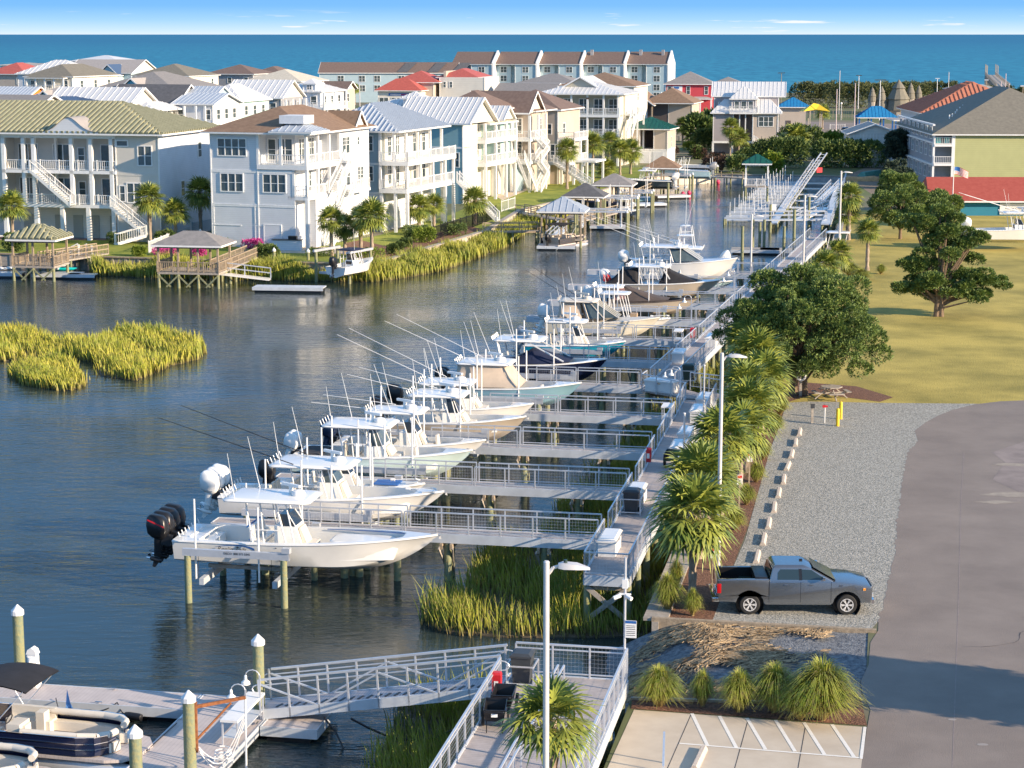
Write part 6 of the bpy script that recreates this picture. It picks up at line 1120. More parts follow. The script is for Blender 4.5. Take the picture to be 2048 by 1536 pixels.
# ================= PICKUP TRUCK =================
M['silver'] = mat('silver grey car paint', (.24, .26, .285), .24, .8, var=.02, coat=.8); M['amber'] = mat('amber lens', (.8, .3, .02), .3, var=0); M['lens'] = mat('headlight lens', (.65, .68, .7), .08, .3, var=0); M['tail'] = mat('red tail lens', (.45, .01, .015), .15, var=0)
def bevmesh(mb, name, m, off=.03, seg=2, ang=30, smooth=True):
    me = mb.mesh(name, m); bm = bmesh.new(); bm.from_mesh(me); bmesh.ops.remove_doubles(bm, verts=bm.verts, dist=1e-4)
    es = [e for e in bm.edges if len(e.link_faces) == 2 and e.calc_face_angle(0) > R(ang)]; bmesh.ops.bevel(bm, geom=es, offset=off, segments=seg, affect='EDGES', profile=.6, clamp_overlap=True)
    bm.to_mesh(me); bm.free(); 
    if smooth: me.polygons.foreach_set('use_smooth', [True]*len(me.polygons)); me.set_sharp_from_angle(angle=R(40))
    me.update(); return me
q = P(1500, 1229, GZ+.008); TX, TY = q[0]-1.25, q[1]+1.0
tk = thing('pickup_truck', 'silver grey four-door pickup truck parked on the gravel with an empty black bed', 'pickup truck', (TX, TY, GZ+.008), R(-1))
def arc(cx, r_, a0, a1, n=9): return [(cx+r_*math.cos(R(a0+(a1-a0)*i/n)), .40+r_*math.sin(R(a0+(a1-a0)*i/n))) for i in range(n+1)]
W = 1.01
low = [(.02, .62), (.06, .52)]+[(.62, .50)]+arc(1.25, .54, 172, 8)+[(1.86, .40), (4.36, .40)]+arc(5.0, .54, 172, 8)+[(5.62, .50), (5.90, .48), (5.97, .66), (5.98, 1.0), (5.90, 1.16), (5.3, 1.27), (4.55, 1.33), (1.98, 1.33), (1.98, .78), (.10, .78), (.02, .78)]
b = MB(); b.exy(low, -W, W); put(bevmesh(b, 'body', 'silver', .045), 'body', tk); M['rim'] = mat('bright alloy', (.78, .78, .78), .3, .35, var=0)
# bed sides & tailgate
for sg in (-1, 1):
    b = MB(); b.exy([(.02, .70), (.70, .75), (1.25, .96), (1.8, .75), (1.975, .70), (1.975, 1.42), (.06, 1.42), (.0, 1.36)], sg*W, sg*(W-.17)); put(bevmesh(b, 'bed_side', 'silver', .03), 'bed_side', tk)
    b = MB(); b.loft([[(x, sg*(W+.002), .40+.0) if 0 else (x, sg*(W+.012), z) for x, z in arc(cx, .60, 175, 5, 12)] + [(x, sg*(W+.012), z) for x, z in reversed(arc(cx, .53, 175, 5, 12))] for cx in (1.25,)] , caps=(True, False)) if 0 else None
b = MB(); b.box(-.02, .09, -W+.02, W-.02, .72, 1.40); put(bevmesh(b, 'tailgate', 'silver', .02), 'tailgate', tk)
b = MB(); b.box(.09, 1.96, -W+.18, W-.18, .79, .83); b.box(.09, 1.96, W-.182, W-.171, .8, 1.40); b.box(.09, 1.96, -W+.171, -W+.182, .8, 1.40); b.box(.091, .10, -W+.18, W-.18, .8, 1.38); b.build('bed_liner', 'black', tk)
for sg in (-1, 1): b = MB(); b.lathe([(.3, 0), (.3, .2)], n=14); o = b.build('wheel_housing', 'bing', tk, loc=(1.25, sg*(W-.35), .83)); 
b = MB(); b.box(1.45, 1.95, -W+.15, W-.15, 1.12, 1.47); put(bevmesh(b, 'bed_toolbox', 'black', .03), 'bed_toolbox', tk)
MB().box(1.55, 1.75, -W+.135, -W+.148, 1.2, 1.26).build('toolbox_badge', 'red', tk)
# cab
def cabsec(z, xa, xb, w_): return [(xa, -w_, z), (xb, -w_, z), (xb+.10, -w_*.6, z), (xb+.10, w_*.6, z), (xb, w_, z), (xa, w_, z)]
b = MB(); b.loft([cabsec(1.25, 1.99, 4.55, W-.01), cabsec(1.36, 1.99, 4.42, W-.03), cabsec(1.84, 2.12, 3.52, W-.20), cabsec(1.92, 2.25, 3.32, W-.30)]); put(bevmesh(b, 'cab', 'silver', .05, 3, 20), 'cab', tk)
def sidew(x, z): return W-.03-(z-1.36)*(.17/.48)
def glassp(pts, sg, nm, off=.012): 
    b = MB(); b.face(*[(x, sg*(sidew(x, z)+off), z) for x, z in pts]); return b.build(nm, 'glass', tk)
for sg in (-1, 1):
    glassp([(2.30, 1.40), (3.14, 1.40), (3.12, 1.78), (2.42, 1.78), (2.32, 1.66)], sg, 'window'); glassp([(3.26, 1.40), (4.18, 1.40), (3.62, 1.76), (3.24, 1.78)], sg, 'window')
    b = MB(); b.face(*[(x, sg*(sidew(x, z)+.008), z) for x, z in ((3.145, 1.38), (3.255, 1.38), (3.24, 1.80), (3.12, 1.80))]); b.build('pillar_trim', 'black', tk)
    for x in (2.55, 3.5): MB().cbox((x+.1, sg*(W+.012), 1.20), (.17, .035, .035)).build('door_handle', 'chrome' if x < 3 else 'silver', tk)
    g_ = MB(); [g_.box(x-.006, x+.006, sg*W-.004 if sg < 0 else W-.006, sg*W+.006 if sg < 0 else W+.004, .5, 1.33) for x in (1.985, 3.2, 4.38)]; g_.build('door_gap', 'black', tk)
    b = MB(); b.loft([[(3.98, sg*(W+.02), 1.42), (4.12, sg*(W+.02), 1.42), (4.12, sg*(W+.24), 1.43), (4.02, sg*(W+.24), 1.43)], [(3.98, sg*(W+.02), 1.56), (4.12, sg*(W+.02), 1.56), (4.10, sg*(W+.24), 1.60), (4.0, sg*(W+.24), 1.60)]]); put(bevmesh(b, 'mirror', 'chrome', .02), 'mirror', tk)
    b = MB(); b.box(-.03, .13, sg*W-.01 if sg > 0 else -W-.012, sg*W+.012 if sg > 0 else -W+.01, .86, 1.24); put(bevmesh(b, 'taillight', 'tail', .01), 'taillight', tk)
    b = MB(); b.loft([[(5.60, sg*(W-.01), .98), (5.93, sg*(W-.06), .96), (5.995, sg*(W-.4), .96), (5.995, sg*(W-.4), 1.07), (5.90, sg*(W-.05), 1.08), (5.62, sg*(W+.004), 1.10)]]*1+[[(5.60, sg*(W+.008), .98), (5.935, sg*(W-.04), .96), (6.005, sg*(W-.4), .96), (6.005, sg*(W-.4), 1.07), (5.91, sg*(W-.03), 1.08), (5.62, sg*(W+.012), 1.10)]]); b.build('headlight', 'lens', tk)
    MB().cbox((5.66, sg*(W+.008), 1.04), (.1, .02, .09)).build('indicator', 'amber', tk)
    MB().cbox((5.96, sg*(W-.12), .80), (.08, .16, .12)).build('fog_lamp', 'lens', tk)
    for cx in (1.25, 5.0):
        w_ = thing('w', None, None); bpy.data.objects.remove(w_)
        e = MB(); e.loft([[(cx+r_*math.cos(a), sg*y, .40+r_*math.sin(a)) for a in [k*math.pi/16 for k in range(32)]] for r_, y in ((.22, W-.02), (.30, W-.01), (.37, W-.02), (.40, W-.06), (.40, W-.24), (.36, W-.27))]); to = e.build('tyre', 'rubber', tk, smooth=True)
        rm = MB(); rm.loft([[(cx+r_*math.cos(a), sg*y, .40+r_*math.sin(a)) for a in [k*math.pi/12 for k in range(24)]] for r_, y in ((.26, W+.002), (.235, W+.002), (.22, W-.05), (.02, W-.06))], caps=(False, True)); 
        for k in range(6):
            for dd in (-.13, .13): a = k*math.pi/3+dd; rm.bar((cx+.05*math.cos(k*math.pi/3), sg*(W-.015), .40+.05*math.sin(k*math.pi/3)), (cx+.24*math.cos(a), sg*(W-.005), .40+.24*math.sin(a)), .024, .03)
        rm.tube((cx, sg*(W-.03), .40), (cx, sg*(W+.002), .40), .055, n=10); rm.build('rim', 'rim', to); MB().tube((cx, sg*(W-.045), .40), (cx, sg*(W-.040), .40), .215, n=24).build('rim_gap', 'black', to)
        e = MB(); e.loft([[(cx+r_*math.cos(a), sg*y, .40+r_*math.sin(a)) for a in [k*math.pi/16 for k in range(32)]] for r_, y in ((.535, W-.01), (.535, W-.34))], caps=(False, True)); e.build('wheel_arch', 'black', tk)
b = MB(); b.face((4.50, -(W-.12), 1.36), (4.50, W-.12, 1.36), (3.64, W-.27, 1.83), (3.64, -(W-.27), 1.83)); o = b.build('windshield', 'glass', tk, loc=(.055, 0, .02)); MB().face((2.0, -(W-.15), 1.42), (2.08, -(W-.24), 1.78), (2.08, W-.24, 1.78), (2.0, W-.15, 1.42)).build('rear_window', 'glass', tk, loc=(-.02, 0, 0))
b = MB(); b.box(5.985, 6.03, -.62, .62, .72, 1.06); b.build('grille', 'black', tk); b = MB(); b.box(6.03, 6.045, -.55, .55, .90, .94); b.box(5.96, 6.06, -.96, .96, .46, .62); b.build('front_bumper', 'chrome', tk)
b = MB(); b.box(-.22, .08, -.98, .98, .50, .68); put(bevmesh(b, 'rear_bumper', 'chrome', .04), 'rear_bumper', tk)
b = MB(); [b.box(4.62, 4.92, sg*W-.006, sg*W+.006, 1.155, 1.20) for sg in (-1, 1)]; 
MB().box(4.40, 4.56, -W+.2, W-.2, 1.335, 1.36).build('cowl', 'black', tk); text_obj('RST', .09, 'char', tk, (4.75, -W-.012, 1.17), name='badge')
MB().cbox((3.3, 0, 1.94), (.12, .08, .07)).build('roof_antenna', 'black', tk)
# ================= HOUSES =================
def wm(n, c, stripe=.2, dp=.14, **k): M[n] = mat(n+' siding', c, .7, var=.04, scale=.6, stripe=('Z', stripe, dp), **k)
wm('w_white', (.68, .70, .72)); wm('w_beige', (.62, .59, .53), .2, .0); wm('w_blue', (.34, .45, .50)); wm('w_teal', (.25, .43, .47)); wm('w_cream', (.74, .70, .60)); wm('w_tan', (.50, .43, .36)); wm('w_lav', (.36, .33, .34)); wm('w_ltblue', (.40, .52, .56)); wm('w_olive', (.44, .42, .34)); wm('w_red', (.55, .06, .08)); wm('w_green', (.42, .43, .20), .3); wm('w_shop', (.02, .20, .30), .3); wm('w_aqua', (.45, .64, .60)); wm('w_sky', (.10, .38, .52)); wm('w_grey', (.30, .31, .33)); wm('w_board', (.66, .64, .58), .5); wm('w_dark', (.10, .08, .075)); wm('w_condo', (.42, .55, .60), .5)
def rf(n, c, c2=None, rough=.8, sc=2): M[n] = mat(n+' roof', c, rough, var=.12, scale=sc, col2=c2, detail=7)
rf('r_brown', (.20, .125, .075), (.27, .175, .11)); rf('r_dbrown', (.15, .10, .08), (.20, .14, .11)); rf('r_grey', (.21, .20, .19), (.27, .25, .235)); rf('r_lgrey', (.34, .31, .285), (.40, .365, .335)); rf('r_char', (.085, .085, .09), (.12, .12, .125)); rf('r_cream', (.55, .50, .40)); rf('r_red', (.45, .10, .07), rough=.6); rf('r_tile', (.27, .27, .17), (.35, .34, .22)); rf('r_blue', (.02, .20, .42), rough=.45); rf('r_green', (.01, .09, .065), rough=.4); rf('r_terra', (.45, .16, .09), (.55, .22, .13)); rf('r_barn', (.33, .06, .04), (.38, .08, .055)); rf('r_olive', (.17, .155, .12), (.22, .20, .155))
M['r_metal'] = mat('pale standing seam roof', (.66, .66, .65), .5, .08, var=.05); M['r_bmetal'] = mat('blue grey standing seam roof', (.44, .49, .55), .45, .15, var=.05); M['r_nmetal'] = mat('dark blue seam roof', (.10, .15, .24), .38, .4, var=.05)
wcache = {}
def win_mesh(w, h, n, sty):
    k = (round(w, 2), round(h, 2), n, sty)
    if k in wcache: return wcache[k]
    f = MB(); t_ = .11; f.box(-w/2-t_, w/2+t_, -.07, .02, -h/2-t_, -h/2); f.box(-w/2-t_, w/2+t_, -.07, .02, h/2, h/2+t_); f.box(-w/2-t_, -w/2, -.07, .02, -h/2, h/2); f.box(w/2, w/2+t_, -.07, .02, -h/2, h/2)
    for i in range(1, n): x = -w/2+w*i/n; f.box(x-.06, x+.06, -.066, .02, -h/2, h/2)
    if sty == 'sash': f.box(-w/2, w/2, -.05, .02, -.03, .03)
    if sty == 'grid':
        f.box(-w/2, w/2, -.05, .02, .02, .07)
        for i in range(n): x = -w/2+w*(i+.5)/n; f.box(x-.02, x+.02, -.045, .02, .07, h/2)
        f.box(-w/2, w/2, -.04, .02, h*.27, h*.27+.035)
    g_ = MB(); g_.face((-w/2, -.02, -h/2), (w/2, -.02, -h/2), (w/2, -.02, h/2), (-w/2, -.02, h/2))
    wcache[k] = (f.mesh('window', 'white'), g_.mesh('pane', 'glassg')); return wcache[k]
class House:
    def __init__(s, label, u, v, Y, rot, name='house', cat='house', group=None, x=None, ze=None, lim=None):
        p = PY(u, v, Y); s.ze = p[2]-GZ if ze is None else ze; s.th = thing(name, label, cat, (p[0], Y, GZ), R(rot), group); s.parts = {}
    def pb(s, name, m):
        if (name, m) not in s.parts: s.parts[(name, m)] = MB()
        return s.parts[(name, m)]
    def done(s):
        for (n, m), b in s.parts.items():
            if b.v: b.build(n, m, s.th)
        return s
    def wall(s, x0, x1, y0, y1, z0, z1, m, corner=True):
        s.pb('wall', m).box(x0, x1, y0, y1, z0, z1)
        if corner:
            c = s.pb('corner_trim', 'white')
            for x in (x0, x1): c.box(x-.06, x+.06, y0-.06, y0+.06, z0, z1-.004)
            c.box(x1-.06, x1+.06, y1-.06, y1+.06, z0, z1-.004)
    def band(s, x0, x1, y0, y1, z, h=.25, m='white'): s.pb('trim_band', m).box(x0-.04, x1+.04, y0-.04, y1+.04, z-h/2, z+h/2)
    def ribs(s, poly, m, step, w_, h_):
        b = s.pb('roof_seams', m); P3 = [Vector(p) for p in poly]; e = (P3[1]-P3[0]); Lw = e.length; e.normalize(); n = e.cross(P3[-1]-P3[0]).normalized(); 
        if n.z < 0: n = -n
        up = n.cross(e).normalized(); up = up if up.z > 0 else -up
        q = [((p-P3[0]).dot(e), (p-P3[0]).dot(up)) for p in P3]; umin, umax = min(a for a, _ in q), max(a for a, _ in q); u = umin+step*.5
        while u < umax:
            ys = []
            for (a, c), (d, f) in zip(q, q[1:]+q[:1]):
                if (a > u) != (d > u): ys.append(c+(f-c)*(u-a)/(d-a))
            if len(ys) >= 2:
                y0, y1 = min(ys), max(ys)
                if y1-y0 > .15: p0 = P3[0]+e*u+up*y0+n*h_*.5; p1 = P3[0]+e*u+up*y1+n*h_*.5; b.bar(p0, p1, w_, h_)
            u += step
    def planes(s, polys, m, rib, eave, th_=.18, soffit='white', name='roof'):
        r = s.pb(name, m)
        for p in polys: r.face(*p)
        if rib:
            st_, w_, h_ = {'bold': (.6, .1, .1), 'seam': (.75, .05, .055), 'tile': (.62, .27, .24), 'wide': (1.1, .06, .07), 'fine': (.8, .28, .14)}[rib]
            for p in polys: s.ribs(p, m, st_, w_, h_)
        x0, x1, y0, y1, z = eave; f = s.pb('fascia', soffit); f.box(x0+.01, x1-.01, y0+.01, y1-.01, z-th_, z-.004)
    def hip(s, x0, x1, y0, y1, z, h, m, rib=None, o=.6, k=1.0, name='roof'):
        x0 -= o; x1 += o; y0 -= o; y1 += o; W_, D_ = x1-x0, y1-y0; i = min(W_, D_)/2*k
        if W_ >= D_: a, c = (x0+i, (y0+y1)/2, z+h), (x1-i, (y0+y1)/2, z+h)
        else: a, c = ((x0+x1)/2, y0+i, z+h), ((x0+x1)/2, y1-i, z+h)
        A, B, C_, D2 = (x0, y0, z), (x1, y0, z), (x1, y1, z), (x0, y1, z)
        if W_ >= D_: P_ = [(A, B, c, a), (B, C_, c), (C_, D2, a, c), (D2, A, a)]
        else: P_ = [(A, B, a), (B, C_, c, a), (C_, D2, c), (D2, A, a, c)]
        s.planes(P_, m, rib, (x0, x1, y0, y1, z), name=name)
    def gable(s, x0, x1, y0, y1, z, h, m, wallm, rib=None, o=.5, axis='x', name='roof'):
        X0, X1, Y0, Y1 = x0-o, x1+o, y0-o, y1+o
        if axis == 'x': yc = (Y0+Y1)/2; a, c = (X0, yc, z+h), (X1, yc, z+h); P_ = [((X0, Y0, z), (X1, Y0, z), c, a), ((X1, Y1, z), (X0, Y1, z), a, c)]; g1 = [(x1, y0, z-.02), (x1, y1, z-.02), (x1, (y0+y1)/2, z+h*(y1-y0)/(Y1-Y0)-.05)]; g2 = [(x0, p[1], p[2]) for p in g1]
        else: xc = (X0+X1)/2; a, c = (xc, Y0, z+h), (xc, Y1, z+h); P_ = [((X1, Y0, z), (X1, Y1, z), c, a), ((X0, Y1, z), (X0, Y0, z), a, c)]; g1 = [(x0, y0, z-.02), (x1, y0, z-.02), ((x0+x1)/2, y0, z+h*(x1-x0)/(X1-X0)-.05)]; g2 = [(p[0], y1, p[2]) for p in g1]
        r = s.pb(name, m)
        for p in P_: r.face(*p)
        n_ = Vector((0, 0, -.16))
        for p in P_: r.face(*[tuple(Vector(q)+n_) for q in p])
        if rib:
            st_, w_, h_ = {'bold': (.6, .1, .1), 'seam': (.75, .05, .055), 'wide': (1.1, .06, .07), 'tile': (.6, .3, .14)}[rib]
            for p in P_: s.ribs(p, m, st_, w_, h_)
        g_ = s.pb('gable_wall', wallm); g_.face(*g1); g_.face(*g2)
        f = s.pb('rake_trim', 'white')
        for p in P_:
            f.bar(tuple(Vector(p[0])+n_*.5), tuple(Vector(p[1])+n_*.5), .06, .22)
            f.bar(tuple(Vector(p[1])+n_*.5), tuple(Vector(p[2])+n_*.5), .06, .22); f.bar(tuple(Vector(p[0])+n_*.5), tuple(Vector(p[3])+n_*.5), .06, .22)
    def win(s, face, a, z, w, h, n=1, at=0, sty='sash'):
        f, g_ = win_mesh(w, h, n, sty); rz = {'f': 0, 'r': R(90), 'l': R(-90)}[face]; loc = (a, at-.012, z) if face == 'f' else ((at+.012, a, z) if face == 'r' else (at-.012, a, z))
        o = put(f, 'window', s.th, loc, rz); put(g_, 'pane', o); return o
    def door(s, face, a, z, w=1.0, h=2.1, at=0, m='glassg'):
        rz = R(90) if face == 'r' else 0; loc = (a, at-.01, z) if face == 'f' else (at+.01, a, z); b = MB(); b.box(-w/2, w/2, -.05, .02, 0, h); o = b.build('door', m, s.th, loc=loc, rz=rz); c = MB(); c.box(-w/2-.1, -w/2, -.07, .02, 0, h+.1); c.box(w/2, w/2+.1, -.07, .02, 0, h+.1); c.box(-w/2, w/2, -.07, .02, h, h+.1); c.build('frame', 'white', o)
    def rail(s, pts, z, h=1.05, bal=.24, m='white', step=2.2):
        b = MB()
        for p, q in zip(pts, pts[1:]):
            z0 = p[2] if len(p) > 2 else z; z1 = q[2] if len(q) > 2 else z; P0, Q0 = Vector((p[0], p[1], z0)), Vector((q[0], q[1], z1)); Lr = (Q0-P0).length; up = Vector((0, 0, 1))
            b.bar(P0+up*h, Q0+up*h, .10, .07); b.bar(P0+up*.12, Q0+up*.12, .06, .07)
            for i in range(int(Lr/bal)): a = P0+(Q0-P0)*((i+.5)/int(Lr/bal)); b.bar(a+up*.12, a+up*(h-.02), .045)
            n = max(1, round(Lr/step))
            for i in range(n+1): a = P0+(Q0-P0)*(i/n); b.bar(a, a+up*(h+.10), .12)
        b.build('railing', m, s.th)
    def posts(s, xy, z0, z1, r=.13, m='white', name='post'):
        for x, y in xy: MB().box(x-r, x+r, y-r, y+r, z0, z1).build(name, m, s.th)
    def deck(s, x0, x1, y0, y1, z, th_=.35): s.pb('porch_deck', 'white').box(x0, x1, y0, y1, z-th_, z)
    def stair(s, p, q, w_=1.1, m='white', rails=True):
        p, q = Vector(p), Vector(q); d = Vector((q.x-p.x, q.y-p.y, 0)); n = max(3, int(abs(q.z-p.z)/.19)); side = Vector((-d.y, d.x, 0)).normalized()*w_/2; b = MB()
        for sg in (-1, 1): b.bar(p+side*sg, q+side*sg, .07, .32)
        for i in range(n): a = p+(q-p)*((i+.5)/n); b.cbox(a, (abs(d.x)/n+.04 if abs(d.x) > abs(d.y) else w_, w_ if abs(d.x) > abs(d.y) else abs(d.y)/n+.04, .05), 0)
        b.build('stair', m, s.th)
        if rails:
            for sg in (-1, 1): a, c = p+side*sg, q+side*sg; s.rail([tuple(a), tuple(c)], 0, step=3)
def grid(h, face, a0, a1, n, zs, w=1.0, hh=1.5, at=0, sty='sash', k=1):
    for i in range(n):
        for z in zs: h.win(face, a0+(a1-a0)*i/max(1, n-1), z, w, hh, k, at, sty)
# --- A: green-tiled house
h = House('wide beige three-storey house with green tiled roof, at the left edge', 316, 268, 213, -14); E_ = h.ze
h.wall(-5, 0, 0, 15, 0, E_, 'w_beige'); h.wall(-30, -5.003, 2.8, 15, 0, E_, 'w_beige', False); h.wall(-30, -18.5, .2, 2.79, 3.9, E_, 'w_beige', False)
h.hip(-30, 0, 0, 15, E_, 3.0, 'r_tile', 'tile', .9); h.wall(.003, .05, .1, 15, 0, E_-.2, 'w_white', False); h.band(-5, 0, 0, 15, 7.3, .35, 'w_beige')
for z in (3.9, 7.6): h.deck(-18.5, -5.0, -.2, 2.79, z)
h.deck(-18.5, -5, -.2, 2.79, E_-.18, .4)
xs_ = [-18.3, -15.9, -14.7, -10.2, -7.9, -5.5]
h.posts([(x, 0) for x in xs_], 3.9, E_-.5, .2); h.posts([(x, 0) for x in (-18.3, -14.6, -11.5, -8.4, -5.4)], 0, 3.6, .22); h.posts([(x, 2.3) for x in (-13.2, -9.3)], 3.9, E_-.5, .14)
for z in (3.9, 7.6): h.rail([(-18.4, -.05), (-5.0, -.05)], z)
h.stair((-14.4, -1.0, 7.6), (-9.8, -1.0, 3.9), 1.2); h.stair((-5.0, -1.2, 3.9), (-1.0, -1.2, .9), 1.2); h.stair((-1.0, -1.6, .9), (-4.0, -3.0, .0), 1.1)
h.deck(-15.2, -14.2, -1.6, -.2, 7.6, .25); h.win('f', -1.6, 9.3, 1.5, 2.0, 2); h.win('f', -4.2, 10.6, 1.2, .5, 1, sty='x'); h.win('f', -3.0, 5.3, 1.5, 2.0, 2); h.win('f', -4.35, 5.2, .55, 1.6); h.win('f', -1.1, 5.2, .55, 1.6)
for z in (4.0, 7.7):
    for x in (-16.8, -12.6, -6.9): h.win('f', x, z+1.35, 2.2, 2.3, 2, 2.79, 'x')
    h.win('f', -10.4, z+1.35, .7, 1.6, 1, 2.79)
h.win('r', 6, 5.4, .9, 1.6, 1, .05); h.win('r', 11, 9.4, .9, 1.6, 1, .05)
b = h.pb('wall', 'w_cream'); b.box(-18, -5.01, 2.6, 2.79, 0, 3.5)
for x in (-17, -13.2, -11.0, -9.0, -6.6): h.pb('storage_door', 'w_olive').box(x-.55, x+.55, 2.52, 2.6, 0, 2.5)
ey = MB(); ey.loft([[(-13.7+7.4*u_, y, E_+.15+1.6*math.exp(-((u_-.5)/.22)**2)) for u_ in [i/16 for i in range(17)]] for y in (-1.0, 2.6)], closed=False, caps=(False, False)); ey.build('eyebrow_roof', 'r_lgrey', h.th, smooth=True)
ey = MB(); ey.face(*([(-13.7+7.4*u_, -.9, E_+.1+1.6*math.exp(-((u_-.5)/.22)**2)) for u_ in [i/16 for i in range(17)]]+[(-6.3, -.9, E_+.0), (-13.7, -.9, E_+.0)])); ey.build('eyebrow_gable', 'w_white', h.th)
h.done()
# --- B: white house
h = House('white three-storey house with brown roof and wrap-around porches, left of centre', 612, 266, 206, -18); E_ = h.ze
h.wall(-11, -5.6, 0, 17, 0, E_, 'w_white'); h.wall(-5.597, -1.4, 0, 17, 0, 8.2, 'w_white', False); h.wall(-5.597, -2.2, 2.2, 17, 8.2, E_, 'w_white', False); h.wall(-1.397, 0, 2.2, 17, 0, 5.2, 'w_white', False); h.wall(-2.197, 0, 9, 17, 5.21, E_, 'w_white')
h.hip(-11, 0, 0, 17, E_, 2.5, 'r_brown', None, .8); h.gable(-3.2, .2, 12.5, 15.5, E_, 1.8, 'r_brown', 'w_white', axis='x', o=.3)
h.hip(-3.4, .5, -.4, 3.5, E_+.15, 1.0, 'r_bmetal', 'seam', .5, name='porch_roof'); h.wall(-3.2, -.4, .4, 3.0, E_+.9, E_+1.75, 'white', False)
h.band(-11, -1.4, 0, 17, 8.0, .3); h.band(-11, -1.4, 0, 17, 4.4, .25); h.deck(-5.6, .1, -.15, 9, 8.75, .5); h.deck(-2.2, .1, 0, 17, 5.5, .4)
h.posts([(-5.5, 0), (-2.9, 0), (-.05, 0), (-.05, 3), (-.05, 6), (-.05, 8.8)], 8.75, E_-.15, .14); h.posts([(-1.5, .1), (-.05, .1), (-.05, 3), (-.05, 6), (-.05, 9)], 5.5, 8.3, .14); h.posts([(-.05, .1), (-.05, 4), (-.05, 8)], 0, 5.2, .17)
h.rail([(-5.5, -.05), (.0, -.05), (.0, 9)], 8.75); h.rail([(-1.4, .0), (.0, .0), (.0, 8.6)], 5.5); h.rail([(1.3, 10), (1.3, 14), (0, 14)], 5.5); h.deck(0, 1.4, 9.6, 14.1, 5.5, .3); h.stair((.8, 9.6, 8.75), (.8, 5.0, 5.5), 1.0)
h.deck(.1, 1.4, 8.6, 10.6, 8.75, .25); h.stair((.9, 9.4, 5.5), (.9, 3.4, 0), 1.0)
h.win('f', -8.5, 10.5, 3.2, 1.7, 4); h.win('f', -8.6, 6.8, 2.5, 1.8, 3); h.win('f', -3.7, 6.8, 2.5, 1.8, 3); h.win('f', -4.9, 10.2, .8, 2.1, 1, 2.2); h.win('f', -3.4, 10.2, 1.6, 2.2, 2, 2.2); h.door('f', -4.0, 0, 1.9, 2.4, 0, 'w_white')
grid(h, 'r', 10.5, 10.5, 1, (10.3, 6.8), 1.9, 1.7, 0, 'grid', 2); h.win('r', 14, 10.6, .5, .8, 1); 
for y in (3.6, 6.2): h.win('r', y, 10.2, 1.2, 2.1, 2, -2.2, 'grid'); h.win('r', y, 6.9, 1.2, 2.1, 2, -1.4, 'grid')
h.win('r', 14.5, 6.8, 1.6, 1.8, 2, 0, 'grid')
for x0, x1 in ((-10.8, -7.6), (-6.0, -3.6)): 
    for z in (.3, 2.5): h.pb('panel_trim', 'white').box(x0, x1, -.05, -.005, z+1.95, z+2.05); h.pb('panel_trim', 'white').box(x0-.05, x0+.05, -.05, -.005, z, z+2.1)
h.done()
o = thing('outdoor_kitchen', 'white outdoor kitchen counter with a dark grill beside the white house', 'counter', P(575, 500, GZ), R(-8)); MB().box(-1.5, 1.5, -.4, .4, 0, 1.05).build('counter_base', 'w_white', o); MB().box(-1.6, 1.6, -.5, .5, 1.054, 1.12).build('countertop', 'bin', o); MB().cbox((.6, 0, 1.3), (.9, .5, .36)).build('grill', 'black', o)
# --- C: blue-grey house
h = House('blue-grey house with striped metal roof and white porches, right of the white house', 790, 262, 224, -19); E_ = h.ze
h.wall(-10, -1.9, 0, 15, 0, E_, 'w_blue'); h.wall(-1.897, -1.86, .1, 15, 0, 3.39, 'w_white', False); h.hip(-10, 0, 0, 15, E_, 2.9, 'r_bmetal', 'bold', .8); h.band(-10, -1.9, 0, 15, 7.7, .25); h.band(-10, -1.9, 0, 15, 4.4, .25); h.wall(-1.897, -1.5, .6, 14.6, 3.4, E_, 'w_cream', False)
for z, xr in ((8.0, 1.7), (4.9, 1.5)):
    h.deck(-1.9, xr, -.3, 15, z, .45); h.rail([(-1.9, -.2), (xr-.1, -.2), (xr-.1, 15)], z); h.posts([(-1.8, -.1), (-.1, -.1), (-.1, 3.5), (-.1, 7), (-.1, 11), (-.1, 14.8)], z, (E_-.2) if z > 6 else 7.55, .14)
h.posts([(1.4, .0), (1.4, 4), (1.4, 8), (1.4, 12), (1.4, 14.8)], 4.9, 7.55, .14); h.posts([(x, y) for x in (-1.7, 0, 1.4) for y in (0, 4, 8, 12, 14.8)], 0, 4.45, .17); h.wall(-10, -1.6, -.01, .5, 3.0, 4.3, 'w_white', False)
h.win('f', -3.2, 10, .9, 1.6); h.win('f', -3.2, 6.6, .9, 1.6); h.win('f', -7, 10, .9, 1.6)
for y in (1.8, 4.2, 6.6, 9.5, 12.4): h.win('r', y, 9.6, 1.0, 2.1, 2 if y in (4.2,) else 1, -1.5, 'grid'); h.win('r', y, 6.4, 1.0, 2.1, 1, -1.5, 'grid')
h.stair((2.1, 14.6, 4.9), (7.0, 15.0, .2), 1.2)
h.done()
